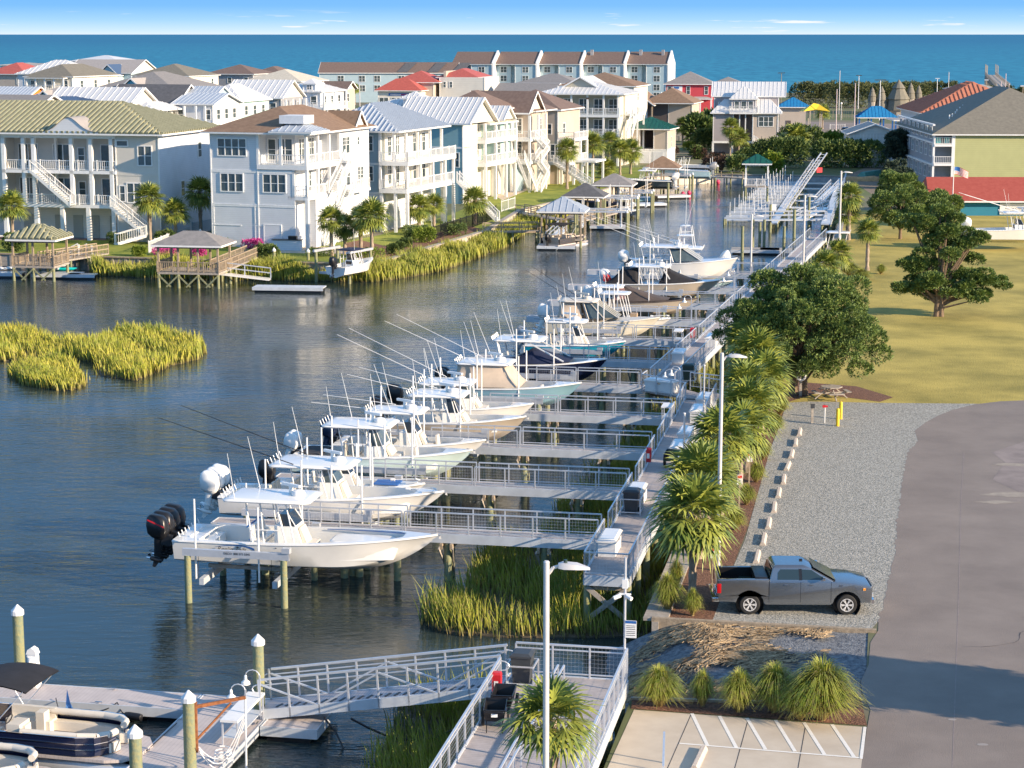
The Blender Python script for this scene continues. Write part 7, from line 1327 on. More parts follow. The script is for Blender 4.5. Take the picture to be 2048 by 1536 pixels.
# --- D: teal house
h = House('teal house with pale metal gable roof, middle of the row along the canal', 925, 247, 262, -21); E_ = h.ze
h.wall(-9, -.0, 0, 5, 0, E_, 'w_teal'); h.wall(.003, .04, .08, 4.98, 0, E_-.2, 'w_cream', False); h.wall(-9, -1.8, 5.003, 17, 0, E_, 'w_cream', False); h.gable(-9, .8, 0, 9, E_, 3.3, 'r_metal', 'w_cream', 'seam', .6); h.hip(-5, .9, 7, 17, E_-.3, 1.6, 'r_cream', None, .4); h.gable(-3, 1.2, 11.5, 15.5, E_+.1, 1.8, 'r_metal', 'w_cream', 'seam', .35)
for z in (8.2, 5.1): h.deck(-1.8, 1.3, 5.0, 17, z, .5); h.rail([(.0, 5.1), (1.2, 5.1), (1.2, 17)], z); h.posts([(1.1, 5.2), (1.1, 9), (1.1, 13), (1.1, 16.8)], z, (E_-.2) if z > 6 else 7.8, .16)
h.posts([(x, y) for x in (-.8, 1.1) for y in (5.4, 9, 13, 16.5)], 0, 4.6, .17); h.wall(-1.8, .2, 11, 17, 5.1, E_, 'w_aqua'); h.band(-9, 0, 0, 5, 7.4, .25)
for y in (7.0, 9.4): h.win('r', y, 9.9, 1.1, 2.0, 2, -1.8, 'grid'); h.win('r', y, 6.6, 1.1, 2.0, 2, -1.8, 'grid')
for y in (12.4, 15): h.win('r', y, 9.8, .9, 1.8, 1, .2, 'grid'); h.win('r', y, 6.6, .9, 1.8, 1, .2, 'grid')
h.win('f', -.8, 5.8, .5, 1.8); h.stair((1.9, 16.4, 5.1), (1.9, 21.5, .2), 1.3); h.done()
# --- E, F: tan houses
h = House('tan house with brown gable roof and stacked porches behind the teal house', 1052, 226, 283, -19); E_ = h.ze
h.wall(-9, -3.2, 0, 10, 0, E_, 'w_tan'); h.wall(-3.197, 0, 2.5, 10, 0, E_, 'w_tan', False); h.gable(-9, .2, 0, 6.5, E_, 3.0, 'r_dbrown', 'w_cream', None, .5); h.hip(-9, .2, 3, 12, E_+.2, 2.4, 'r_dbrown', None, .5)
for z in (7.6, 4.4): h.deck(-4.6, 1.2, -1.6, 2.5, z, .4); h.rail([(-4.5, -1.5), (1.1, -1.5), (1.1, 6)], z); h.deck(.0, 1.2, 2.5, 6, z, .4)
h.posts([(-4.5, -1.4), (-1.7, -1.4), (1.0, -1.4), (1.0, 2.5), (1.0, 6)], 0, E_-.3, .15); h.win('f', -2.4, 9.2, 1.8, 2, 2, 2.5, 'grid'); h.win('f', -2.4, 6, 1.8, 2, 2, 2.5, 'grid'); h.win('r', 6.5, 9.2, 1, 1.8, 2, 0, 'grid'); h.win('r', 6.5, 6, 1, 1.8, 1, 0, 'grid'); h.wall(-4.4, -1.2, -1.2, 2.4, 0, 4.0, 'w_blue', False)
for (z0, z1, a, c_) in ((7.6, 6.0, 1, 1), (6.0, 4.4, 0, 1), (4.4, 2.4, 1, 1), (2.4, 0, 0, 1)): y0, y1 = (-.6, 3.4) if a else (3.4, -.6); h.stair((2.0, y0, z0), (2.0, y1, z1), .9)
h.done()
h = House('tan shingled house with brown hip roof and long white stair to the lawn', 1118, 219, 297, -19); E_ = h.ze
h.wall(-11, -.2, 0, 11, 0, E_, 'w_tan'); h.hip(-11, 0, 0, 11, E_, 2.8, 'r_dbrown', None, .5); h.wall(-.197, 2.4, 0, 7, 6.4, 6.7, 'white', False); h.rail([(-.2, 0), (2.4, 0), (2.4, 7)], 6.7+.01); h.posts([(2.3, .1), (2.3, 3.5), (2.3, 6.9), (.4, .1)], 0, 6.4, .16); h.deck(-3.4, 2.4, -2.2, 7, 3.4, .4); h.rail([(-3.3, -2.1), (2.3, -2.1), (2.3, 7)], 3.4); h.wall(-3.4, 1.4, 0, 6, 3.41, 6.38, 'w_olive', False)
h.win('f', -1.6, 8.2, .8, 1.4); h.win('f', -.6, 4.9, 1.4, 2.0, 2); h.win('r', 3, 8.2, 1.0, 1.5, 1, -.2); h.stair((.4, -3.0, 3.4), (6.2, -3.6, 0), 1.3); h.wall(-5.5, -1.4, -2.0, 0, 0, 2.9, 'w_tan', False); h.posts([(3.4, 1), (4.4, 3), (5.4, 5)], 0, 3.4, .15); h.deck(2.4, 5.6, .6, 6, 3.6, .3)
h.done()
# --- G: big double-porch house
h = House('large olive house with two full-width white porches and white hip roof', 1240, 188, 338, -14); E_ = h.ze
h.wall(-14, 0, 2.6, 14, 0, E_, 'w_olive'); h.wall(-.4, 0, .0, 2.59, 0, E_, 'w_cream', False); h.wall(-.004, .3, 3.4, 14, 0, E_, 'w_cream', False); h.hip(-14, .2, 0, 14, E_, 2.2, 'r_metal', 'seam', .7); h.gable(-10.5, -4.5, 3, 13, E_+.9, 1.9, 'r_metal', 'w_olive', None, .4, 'y')
for z in (8.7, 5.2): h.deck(-14, 0, -.3, 2.6, z, .45); h.rail([(-14, -.2), (-.1, -.2)], z); h.posts([(x, -.1) for x in (-14, -11.2, -8.4, -5.6, -2.8, -.3)], z, E_-.2 if z > 6 else 8.3, .15)
h.posts([(x, -.1) for x in (-14, -10, -6, -2.8, -.3)], 0, 4.8, .17)
for x in (-12.4, -9.6, -6.8, -4.2, -1.6): h.win('f', x, 10.2, 1.5, 2.0, 2, 2.6); h.win('f', x, 6.7, 1.5, 2.0, 2, 2.6)
for x in (-11.2, -5.6): MB().lathe([(.02, .25), (.22, .15), (.24, -.05), (.1, -.2)], (x, -.1, E_-.8), 8).build('hanging_basket', 'bushr', h.th)
h.stair((-.8, -1.0, 5.2), (-6.5, -2.0, 0), 1.3); h.rail([(.3, 4), (2.4, 4), (2.4, 10), (.3, 10)], 8.7); h.deck(.3, 2.5, 3.9, 10.1, 8.7, .3); h.posts([(2.3, 4), (2.3, 10)], 0, 8.4, .14); h.stair((1.8, 4.5, 8.7), (1.8, -1, 5.0), 1); h.done()
h = House('brown-roofed house mostly hidden behind the big double-porch house', 1268, 172, 372, -14); h.wall(-14, 0, 0, 14, 0, h.ze, 'w_cream'); h.hip(-14, 0, 0, 14, h.ze, 2.4, 'r_brown'); h.win('r', 4, h.ze-2, 1, 1.5); h.done()
# --- H: green-roofed garage
h = House('small tan building with green metal roof and open window bay above white doors', 1335, 258, 345, -16, cat='building', name='garage_house'); E_ = h.ze
h.wall(-7.3, -4.9, 0, 7, 2.3, E_, 'w_tan'); h.wall(-2.4, 0, 0, 7, 2.3, E_, 'w_tan'); h.wall(-7.3, 0, 0, 7, 0, 2.3, 'white', False); h.wall(-4.9, -2.4, 5, 7, 2.3, E_, 'w_dark', False); h.band(-7.3, 0, 0, 7, 2.35, .25); h.hip(-7.3, 0, 0, 7, E_, 1.9, 'r_green', 'seam', .6)
for x in (-6.2, -4.0, -1.6): h.pb('garage_door', 'w_white').box(x-.9, x+.9, -.06, -.005, 0, 2.0)
h.win('r', 3.5, 3.6, .5, 1.8, 1, 0); h.done()
# --- I: lavender house
h = House('grey-lavender house with white metal roofs and a front balcony, facing the canal end', 1556, 226, 372, -8); E_ = h.ze
h.wall(-12, 0, 3.0, 12, 0, E_+3.0, 'w_lav'); h.wall(-12, -8.3, 0, 2.99, 2.4, E_, 'w_lav'); h.wall(-4.6, 0, 0, 2.99, 2.4, E_, 'w_tan'); h.wall(-8.297, -4.603, 1, 2.99, 2.4, E_, 'w_dark', False); h.gable(-12, .8, 3.4, 11, E_+3.0, 2.6, 'r_metal', 'w_lav', 'seam', .6)
h.planes([((-12.6, -.6, E_), (.8, -.6, E_), (-1.6, 3.2, E_+2.6), (-10, 3.2, E_+2.6))], 'r_metal', 'seam', (-12.6, .8, -.6, 3.0, E_), name='lower_roof'); h.planes([((.8, -.6, E_), (.8, 6, E_), (-1.6, 3.2, E_+2.6))], 'r_metal', 'seam', (0, .8, 3, 6, E_), name='lower_roof')
h.wall(-8.6, -4.2, .6, 3.4, E_, E_+2.6, 'w_lav'); h.hip(-8.6, -4.2, .6, 4.4, E_+2.6, 2.2, 'r_metal', 'seam', .5, name='dormer_roof'); h.deck(-9.0, -3.8, -.9, .8, E_+.1, .3); h.rail([(-9, .5), (-9, -.8), (-3.8, -.8), (-3.8, .5)], E_+.1); h.win('f', -7.7, E_+1.4, .8, 1.4, 1, .6); h.win('f', -5.1, E_+1.4, .8, 1.4, 1, .6); h.door('f', -6.4, E_+.1, .9, 2.0, .6); h.win('f', -2.2, E_-1.6, 2.6, 1.7, 3, 0); h.win('f', -10.8, E_+1.5, .6, .6, 1, 3); h.win('f', -1.6, E_+1.5, .6, .6, 1, 3)
h.posts([(x, .1) for x in (-8.3, -7.1, -6.0, -4.65)], 2.4, E_-.2, .1); h.posts([(-12, .2), (-8.4, .2), (-4.6, .2), (-1.2, .2)], 0, 2.3, .18); h.deck(-12, 0, 0, 12, 2.4, .4); h.wall(-12, 0, 6, 12, 0, 2.0, 'w_dark', False); h.stair((-4.4, -1.0, 2.4), (-1.4, -1.4, .6), 1.2); h.wall(-1.4, .4, -1.8, -.4, 0, 1.3, 'w_white', False); h.win('r', 6, E_+1, 1, 1.6, 1, 0); h.done()
# --- generic background houses
def bgh(label, u, v, Y, W_, D_, hgt, roof, wall, rib=None, kind='hip', rot=-17, fw=3, rw=2, extra=None, floors=2, axis='x', gm=None, o=.6, zmin=0, porch=False):
    h = House(label, u, v, Y, rot); E_ = h.ze
    h.wall(-W_, 0, 0, D_, zmin, E_, wall)
    if kind == 'hip': h.hip(-W_, 0, 0, D_, E_, hgt, roof, rib, o)
    else: h.gable(-W_, 0, 0, D_, E_, hgt, roof, gm or wall, rib, o, axis)
    zs = [E_-1.7-3.1*i for i in range(floors)]
    if fw: grid(h, 'f', -W_*.85, -W_*.15, fw, zs, 1.1, 1.5)
    if rw: grid(h, 'r', D_*.2, D_*.8, rw, zs, 1.1, 1.5)
    if porch:
        for z in [E_-2.9-3.1*i for i in range(floors)]: h.deck(-W_*.9, -W_*.1, -2, -.02, z, .35); h.rail([(-W_*.9, -1.9), (-W_*.1, -1.9)], z, bal=.4)
        h.posts([(-W_*(.9-.8*i/4), -1.85) for i in range(5)], 0, E_-.3, .15); h.hip(-W_*.9, -W_*.1, -2, 0, E_-.25, .4, roof, None, .3, name='porch_roof')
    if extra: extra(h, E_)
    h.done(); return h
def addg(x0, x1, y0, y1, dz, hh, roof, wallm, axis='y', rib=None, wall=True):
    def f(h, E_):
        if wall: h.wall(x0, x1, y0, y1, 0, E_+dz-.003, wallm)
        h.gable(x0, x1, y0, y1, E_+dz, hh, roof, wallm, rib, .4, axis)
    return f
bgh('red hip-roofed house at the far left edge', 50, 148, 480, 11, 14, 2.6, 'r_red', 'w_tan', fw=2, rw=1)
bgh('grey gabled house behind the red-roofed one, by the sea', 100, 146, 560, 12, 12, 2.6, 'r_lgrey', 'w_white', kind='gable', fw=2, rw=1)
bgh('flat pale-roofed house furthest left by the sea', 72, 130, 600, 12, 12, .6, 'r_cream', 'w_white', fw=0, rw=0)
bgh('white metal hip-roofed house left of the sea ridge', 155, 148, 445, 15, 12, 3.0, 'r_metal', 'w_white', 'wide', fw=2, rw=1)
bgh('cream house with turquoise-shuttered double porch below a grey-brown roof', 144, 153, 425, 11, 20, 2.5, 'r_olive', 'w_cream', fw=3, rw=3, porch=True)
bgh('large ridge-roofed house by the sea, left group', 262, 146, 555, 20, 16, 3.6, 'r_lgrey', 'w_ltblue', kind='gable', fw=4, rw=2, gm='w_cream', extra=addg(-8.5, -2.5, -3, 4, -.6, 3.0, 'r_nmetal', 'w_ltblue'))
bgh('white-roofed sea-front house behind the big ridge roof', 235, 122, 590, 15, 14, 1.6, 'r_metal', 'w_white', fw=3, rw=1)
bgh('brown hip-roofed sea-front house, left of the two matching ones', 376, 152, 520, 16, 18, 3.0, 'r_olive', 'w_cream', fw=2, rw=2)
bgh('dark hip-roofed lilac house by the sea with small balconies', 506, 148, 545, 14, 14, 2.5, 'r_dbrown', 'w_grey', fw=3, rw=2)
bgh('dark hip-roofed house right of the lilac one by the sea', 566, 150, 575, 11, 14, 2.4, 'r_dbrown', 'w_grey', fw=2, rw=2)
bgh('broad grey-roofed house with a pale blue gable, middle of the left group', 345, 178, 395, 17, 22, 3.2, 'r_grey', 'w_ltblue', kind='hip', fw=3, rw=2, extra=addg(-10.5, -6.5, -1, 5, .2, 1.9, 'r_lgrey', 'w_sky'))
bgh('dark charcoal gable-roofed house with a covered front porch', 352, 209, 322, 12, 9, 3.1, 'r_char', 'w_cream', kind='gable', fw=2, rw=0, extra=lambda h, E_: (h.hip(-3.5, 4.2, 0, 9, E_-.35, .9, 'r_dbrown', None, .3, name='porch_roof'), h.posts([(3.9, .2), (3.9, 3), (3.9, 6), (3.9, 8.8), (1, .2)], 0, E_-.5, .16), h.rail([(0, .1), (3.9, .1), (3.9, 9)], E_-3.1), h.deck(0, 4, 0, 9, E_-3.1, .4), grid(h, 'r', 2, 7, 3, (E_-1.8,), .9, 1.8)))
bgh('broad white metal-roofed house in front of the charcoal roof', 255, 215, 312, 14, 10, 3.0, 'r_metal', 'w_cream', 'wide', kind='gable', fw=3, rw=2, extra=lambda h, E_: (h.hip(-1, 4.6, 0, 10, E_-.4, 1.2, 'r_metal', 'wide', .3, name='porch_roof'), h.posts([(4.2, .2), (4.2, 5), (4.2, 9.8), (1.6, .2)], 0, E_-.5, .16)))
bgh('dark blue seam-roofed house left behind the green tiles', 178, 216, 290, 12, 10, 1.5, 'r_nmetal', 'w_white', 'seam', fw=0, rw=1)
bgh('grey gable-roofed house at the left edge behind the green tiles', 66, 220, 285, 12, 10, 2.0, 'r_grey', 'w_cream', kind='gable', fw=0, rw=0)
bgh('pale house with a roof-top pergola and orange gable at the left edge', 52, 196, 375, 10, 9, 2.0, 'r_bmetal', 'w_white', 'seam', kind='gable', gm='orange', fw=2, rw=1, axis='x')
bgh('low tan-roofed house with a small blue gable, left of the white metal roof', 150, 196, 350, 9, 8, 1.9, 'r_lgrey', 'w_ltblue', fw=0, rw=1, extra=addg(-7, -4.6, -.5, 3, 0, 1.3, 'r_lgrey', 'w_sky'))
bgh('white house with blue striped gables and tall windows, behind the two front houses', 425, 208, 318, 6.5, 10, 1.6, 'r_bmetal', 'w_white', 'seam', fw=2, rw=3, kind='gable', extra=lambda h, E_: (h.gable(-9, -2, 4, 12, E_+.6, 2.0, 'r_bmetal', 'w_blue', 'seam', .4), h.rail([(-6.4, -2.0), (-.3, -2.0)], E_-3.4), h.deck(-6.5, -.2, -2.1, -.01, E_-3.4, .5), h.posts([(-6.3, -2), (-4, -2), (-2, -2), (-.4, -2)], 0, E_-.3, .15)))
bgh('turquoise house with pale metal hip roof', 480, 202, 345, 7.5, 12, 2.8, 'r_metal', 'w_aqua', 'wide', fw=2, rw=3, extra=lambda h, E_: (h.wall(-11, -7.503, 1, 9, 0, E_, 'w_sky'), h.hip(-11, -7, 1, 9, E_+.1, 1.9, 'r_metal', 'wide', .5), h.rail([(-4.5, -1.2), (0, -1.2)], E_-2.9), h.deck(-4.6, 0, -1.3, -.01, E_-2.9, .3)))
bgh('pale yellow gabled house with a big standing-seam roof', 562, 196, 368, 11, 10, 3.2, 'r_metal', 'w_grey', 'wide', kind='gable', gm='w_cream', fw=2, rw=3, extra=lambda h, E_: (h.rail([(.8, 0), (.8, 10)], E_-3.3), h.deck(0, .9, 0, 10, E_-3.3, .4), h.posts([(.8, .2), (.8, 3.4), (.8, 6.6), (.8, 9.8)], 0, E_-.3, .14)))
bgh('cream-roofed house behind the pale yellow gable', 600, 163, 470, 14, 16, 2.7, 'r_cream', 'w_cream', fw=2, rw=1)
bgh('white house with a roof dormer and corner balconies', 640, 183, 385, 9, 12, 1.8, 'r_metal', 'w_white', 'wide', fw=3, rw=3, extra=lambda h, E_: (h.wall(-3.5, -1, 0, 4, E_, E_+1.5, 'w_white'), h.hip(-3.5, -1, 0, 4, E_+1.5, .9, 'r_metal', None, .3), h.win('f', -2.2, E_+.8, .9, .8, 2), h.rail([(-8, -1.8), (1.6, -1.8), (1.6, 10)], E_-3.1), h.deck(-8, 1.7, -1.9, -.01, E_-3.1, .4), h.deck(0.01, 1.7, 0, 10, E_-3.1, .4), h.posts([(-8, -1.8), (-4, -1.8), (1.5, -1.8), (1.5, 4), (1.5, 9.8)], 0, E_-.2, .15)))
bgh('small tan gabled house between white house and car park', 692, 178, 400, 5, 4.5, 1.5, 'r_dbrown', 'w_tan', kind='gable', fw=1, rw=1, gm='w_cream')
bgh('white cupola-topped house between blue-grey and teal houses', 838, 226, 275, 9, 8, 1.8, 'r_metal', 'w_white', 'seam', fw=0, rw=1, extra=lambda h, E_: (h.wall(-2.8, -.2, 1.5, 4.1, E_-1, E_+2.0, 'w_white'), h.hip(-2.8, -.2, 1.5, 4.1, E_+2.0, .9, 'r_metal', 'seam', .45, name='cupola_roof'), h.win('f', -1.5, E_+1.1, 1.3, .7, 3, 1.5)))
bgh('brown hip-roofed house just behind the teal house', 985, 219, 276, 8, 10, 2.5, 'r_dbrown', 'w_cream', fw=0, rw=0)
bgh('low grey-roofed building with a wooden stair, behind the tan houses', 1100, 190, 470, 14, 14, 2.6, 'r_grey', 'w_grey', kind='gable', fw=3, rw=1, axis='x')
bgh('second low grey-roofed building behind the double-porch house', 1150, 166, 545, 16, 14, 2.4, 'r_grey', 'w_grey', fw=3, rw=1)
# --- restaurant group with red roofs
h = House('pale restaurant with stacked red hip roofs and a blue sign band', 838, 181, 470, -12, name='restaurant', cat='restaurant'); E_ = h.ze
h.wall(-10, 0, 0, 10, 0, E_, 'w_cream'); h.hip(-10, 0, 0, 7, E_, 2.7, 'r_red', None, .8); h.wall(-6, 2, 6, 16, 0, E_+1.7, 'w_tan'); h.hip(-8, 3, 6, 18, E_+1.8, 2.6, 'r_red', None, .6); h.wall(3, 14, 8, 24, 0, E_+2.9, 'w_board'); h.hip(2, 12.5, 8, 24, E_+2.95, 2.0, 'r_red', None, .0); h.pb('parapet', 'w_tan').box(4, 4.6, 8, 24, E_+2.9, E_+4.4)
h.pb('sign_band', 'blue').box(-7.4, -1.2, -.12, -.02, E_-1.25, E_-.65)
for i in range(19): x = -6.9+i*.29; h.pb('sign_lettering', 'white' if i < 9 else 'tail').box(x, x+.15, -.15, -.121, E_-1.13, E_-.80)
for x in (-8.6, -5.6, -2.7): h.win('f', x, E_-2.7, 2.1, 1.9, 2, 0, 'x')
h.win('f', 4.2, E_+1.2, .6, 1.3, 1, 8); h.win('f', 5.8, E_+1.2, .6, 1.3, 1, 8); h.done()
h = House('red two-storey shop with grey hip roof and a white banner', 1424, 168, 500, -8, name='shop_building', cat='shop'); E_ = h.ze
h.wall(-11.5, 0, 0, 12, 0, E_, 'w_red'); h.hip(-11.5, 0, 0, 12, E_, 3.0, 'r_grey', None, .7); h.wall(1, 6, 10, 18, 0, E_+.3, 'w_tan'); h.hip(1, 6, 10, 18, E_+.3, 1.2, 'r_grey')
for x in (-10.6, -5.9, -1.4): h.win('f', x, E_-1.6, .8, 1.9)
h.pb('banner', 'white').box(-9.9, -7.4, -.1, -.02, E_-2.6, E_-.5); h.pb('banner_lettering', 'blue').box(-9.5, -8.2, -.12, -.101, E_-1.2, E_-.8); h.pb('banner_lettering', 'blue').box(-9.3, -8.5, -.12, -.101, E_-1.5, E_-1.3); h.pb('banner_print', 'tail').box(-9.6, -7.7, -.12, -.101, E_-2.0, E_-1.75); h.wall(-5.5, 0, -2.6, -.01, 0, .1, 'concrete', False); h.hip(-5.5, 0, -2.6, 0, E_-3.6, .5, 'r_lgrey', None, .2, name='awning_roof'); h.posts([(-5.4, -2.5), (-2.7, -2.5), (-.1, -2.5)], 0, E_-3.7, .12); h.done()
h = House('dark restaurant with tan roofs and a shaded patio, left of the red shop', 1384, 206, 420, -14, name='restaurant', cat='restaurant'); E_ = h.ze
h.wall(-14, -5, 0, 10, 0, E_, 'w_dark'); h.wall(-4.997, 0, 0, 10, 0, E_, 'w_tan'); h.hip(-10, 0, -1, 11, E_, 3.0, 'r_brown', None, .7); h.gable(-14, -8, -3, 8, E_-.4, 2.6, 'r_brown', 'w_dark', None, .5, 'y'); h.posts([(-14, -3), (-11, -3), (-8, -3)], 0, E_-.5, .15, 'wood'); h.rail([(-14, -4), (-2, -4)], 0, m='wood'); h.done()
# --- condominium blocks
h = House('long four-storey pale blue apartment block with stepped brown roofs, on the sea front', 1338, 128, 705, -13, name='apartment_block', cat='apartments'); E_ = h.ze
U = 15.05
for k in range(5):
    x1 = -k*U; x0 = x1-U; d = -k*U*.235; h.wall(x0, x1-.5, 2.5+d, 15+d, 0, E_-.4, 'w_condo', False); h.wall(x0, x0+5.2, 1.0+d, 2.49+d, 0, E_-.6, 'w_condo', False); h.wall(x0+7.2, x1-.5, -.4+d, 2.49+d, 0, E_, 'w_condo', False)
    h.pb('end_wall', 'white').add([(x, y+d, z) for x in (x1-.5, x1) for y, z in ((-.7, 0), (-.7, E_+.5), (7.7, E_+4.7), (11.5, E_+2.2), (15.4, E_+.3), (15.4, 0))], [(0, 1, 2, 3, 4, 5), (11, 10, 9, 8, 7, 6), (0, 6, 7, 1), (1, 7, 8, 2), (2, 8, 9, 3), (3, 9, 10, 4), (4, 10, 11, 5)])
    h.pb('roof', 'r_dbrown').add([(x0, -1+d, E_), (x1-.5, -1+d, E_), (x1-.5, 7.7+d, E_+4.2), (x0, 7.7+d, E_+4.2), (x0, 15.6+d, E_), (x1-.5, 15.6+d, E_)], [(0, 1, 2, 3), (3, 2, 5, 4)]); h.pb('fascia', 'white').box(x0+.01, x1-.51, -.9+d, 15.3+d, E_-.3, E_-.01)
    h.pb('corner_trim', 'white').box(x0+7.0, x0+7.2, -.5+d, 2.4+d, 0, E_)
    for z in (E_-2.0, E_-5.1, E_-8.2, E_-11.0): h.win('f', x0+2.6, z, 2.1, 1.9, 2, 1.0+d); h.win('f', x0+10.8, z, 2.1, 1.9, 2, -.4+d)
for x in (-11, -28, -3): MB().box(x-.5, x+.5, 5+x*-.0, 6, E_+2, E_+4.9).build('chimney', 'w_grey', h.th, loc=(0, -3.5*int(-x/U), 0))
h.done()
h = House('long three-storey grey-blue apartment wing with brown roof, left of the tall block', 912, 146, 655, -3, name='apartment_block', cat='apartments'); E_ = h.ze
h.wall(-45, 0, 0, 13, 0, E_, 'w_condo'); h.gable(-45, 0, 0, 13, E_, 3.4, 'r_dbrown', 'w_condo', None, .5)
for x in (-38, -31, -26, -18, -12.5, -5):
    for z in (E_-1.9, E_-5): h.win('f', x, z, 1.9, 1.9, 2)
for x in (-19.5, -9.5, -1.5): 
    f = h.pb('roof_panel', 'r_char'); f.add([(x, -.2, E_+.30), (x+3.6, -.2, E_+.30), (x+6.2, 5.6, E_+3.24), (x+2.6, 5.6, E_+3.24)], [(0, 1, 2, 3)])
h.done()
# --- right-hand buildings
h = House('three-storey yellow-green apartment building with grey hip roof, at the right', 1871, 268, 290, -2, name='apartment_building', cat='apartments'); E_ = h.ze
Wd = 26
h.wall(2.7, Wd, 0, 34, 0, E_, 'w_green', False); h.wall(0.0, 2.69, 1.9, 34, 0, E_, 'w_grey', False); h.wall(-.3, 0, 0, .3, 0, E_, 'white', False); h.wall(2.45, 2.9, -.04, .3, 0, E_, 'white', False); h.hip(0, Wd, 0, 34, E_, 6.4, 'r_olive', None, .6, .92)
for k, z in enumerate((0, 3.55, 6.35)): h.deck(-.1, 2.6, -.1, 1.9, z+.02 if z else .3, .35); h.rail([(-.1, .0), (2.5, .0)], z if z else .3, h=1.0)
for z in (1.2, 4.4, 7.0):
    for i in range(8): y = 3.4+i*4; h.win('l', y, z+.9, 1.6, 1.6, 2, -.012)
    h.pb('trim_band', 'white').box(-.35, -.02, 0.31, 34, z+2.0, z+2.25)
M['teal_fab'] = M['turq']
for x in (.6, 1.8): MB().cbox((x, .8, 6.9), (.7, .6, .9)).build('patio_chair', 'turq', h.th)
for i, (x, y) in enumerate(((4, 9), (4.8, 11), (5.4, 13), (6.2, 15), (7, 17), (3.4, 8))): MB().box(x-.07, x+.07, y-.07, y+.07, E_+1.5, E_+1.45+y*.13).build('roof_vent', 'white', h.th)
h.done()
h = House('building with a terracotta-striped roof behind the yellow-green apartments', 1850, 226, 345, -2, name='apartment_building', cat='building'); E_ = h.ze; h.wall(0, 20, 0, 26, 0, E_, 'w_white'); h.hip(0, 20, 0, 26, E_, 5.0, 'r_terra', 'fine', .8); h.done()
h = House('teal waterfront shop with barn-red roof and a white sign, at the right edge', 1872, 401, 245, -1, name='shop_building', cat='shop'); E_ = h.ze
h.wall(0, 24, 0, 9, 0, E_, 'w_shop', False); h.wall(.6, 2.9, -.05, 0, .1, 2.4, 'w_dark', False); h.hip(-.2, 24, 0, 9, E_, 2.6, 'r_barn', None, .8, .1); h.pb('sign_board', 'white').box(7.9, 11.9, -.12, -.02, E_-1.7, E_-.35); o_ = h.done()
text_obj('Fishing Charters', .42, 'char', h.th, (9.9, -.13, E_-.95), shear=.3, name='sign_lettering')
h = House('white board-and-batten cottage with a grey gable facing the camera', 1800, 268, 335, -4, name='cottage', cat='cottage'); E_ = h.ze; h.wall(-8.4, 0, 0, 10, 0, E_, 'w_board', False)
for i in range(16): h.pb('battens', 'white').box(-8.3+i*.55, -8.24+i*.55, -.04, -.003, 0, E_)
h.gable(-8.4, 0, 0, 10, E_, 1.7, 'r_lgrey', 'w_board', None, .5, 'y'); h.door('f', -7.2, 0, .7, 2.0, 0, 'w_dark'); h.win('f', -1.2, E_-1.3, 1.0, 1.1, 1); h.done()
h = House('white box-like building beside the shaded flats', 1832, 240, 330, -2, name='building', cat='building'); h.wall(-1.5, 0, 0, 8, 0, h.ze, 'white', False); h.wall(-3.6, -1.5, 1, 8, 0, h.ze-1.8, 'w_white', False); h.hip(-3.6, 0, 0, 8, h.ze, .15, 'r_lgrey', None, .1); h.done()
h = House('tan building behind the beach ramp at the right', 2000, 178, 560, 0, name='building', cat='building'); h.wall(-14, 0, 0, 8, 0, h.ze, 'w_tan', False); h.hip(-14, 0, 0, 8, h.ze, 1.2, 'r_lgrey', None, .4); h.done()
h = House('turquoise beach hut at the right edge', 2018, 196, 480, 0, name='beach_hut', cat='hut'); h.wall(-4, 0, 0, 4, 0, h.ze, 'turq', False); h.hip(-4, 0, 0, 4, h.ze, 1.0, 'r_lgrey'); h.done()
# ================= PRIVATE DOCKS, FAR MARINA, SHORE =================
def gazebo(label, u, v, zd, W_, D_, rot, eh, rh, roof, rib=None, post='wood', rail_=True, deckm='woodg', fascia='white', cross=True, name='gazebo', o=.45, nx=3, base=-1):
    p = P(u, v, zd); h = House.__new__(House); h.th = thing(name, label, 'gazebo', (p[0], p[1], 0), R(rot)); h.parts = {}
    h.pb('floor', deckm).box(-W_/2, W_/2, 0, D_, zd-.2, zd); xs = [-W_/2+.1+(W_-.2)*i/(nx-1) for i in range(nx)]
    h.posts([(x, y) for x in xs for y in (.1, D_-.1)], zd, zd+eh, .09, post)
    for x in xs:
        for y in (.1, D_-.1): pile(h.th, x, y, zd-.2, base, .14)
    h.hip(-W_/2, W_/2, 0, D_, zd+eh+.1, rh, roof, rib, o); h.pb('beam', post).box(-W_/2, W_/2, .02, .18, zd+eh-.25, zd+eh-.1)
    if rail_: h.rail([(-W_/2, .05), (W_/2, .05)], zd, .95, .2, post, 1.6); h.rail([(-W_/2, D_), (-W_/2, 0)], zd, .95, .2, post, 1.6); h.rail([(W_/2, D_), (W_/2, 0)], zd, .95, .2, post, 1.6)
    if cross:
        b = h.pb('cross_brace', 'pile')
        for a, c in zip(xs, xs[1:]): b.bar((a, .0, zd-.3), ((a+c)/2+.2, .0, .1), .05, .14); b.bar((c, -.06, zd-.3), ((a+c)/2-.2, -.06, .1), .05, .14)
    h.done(); return h
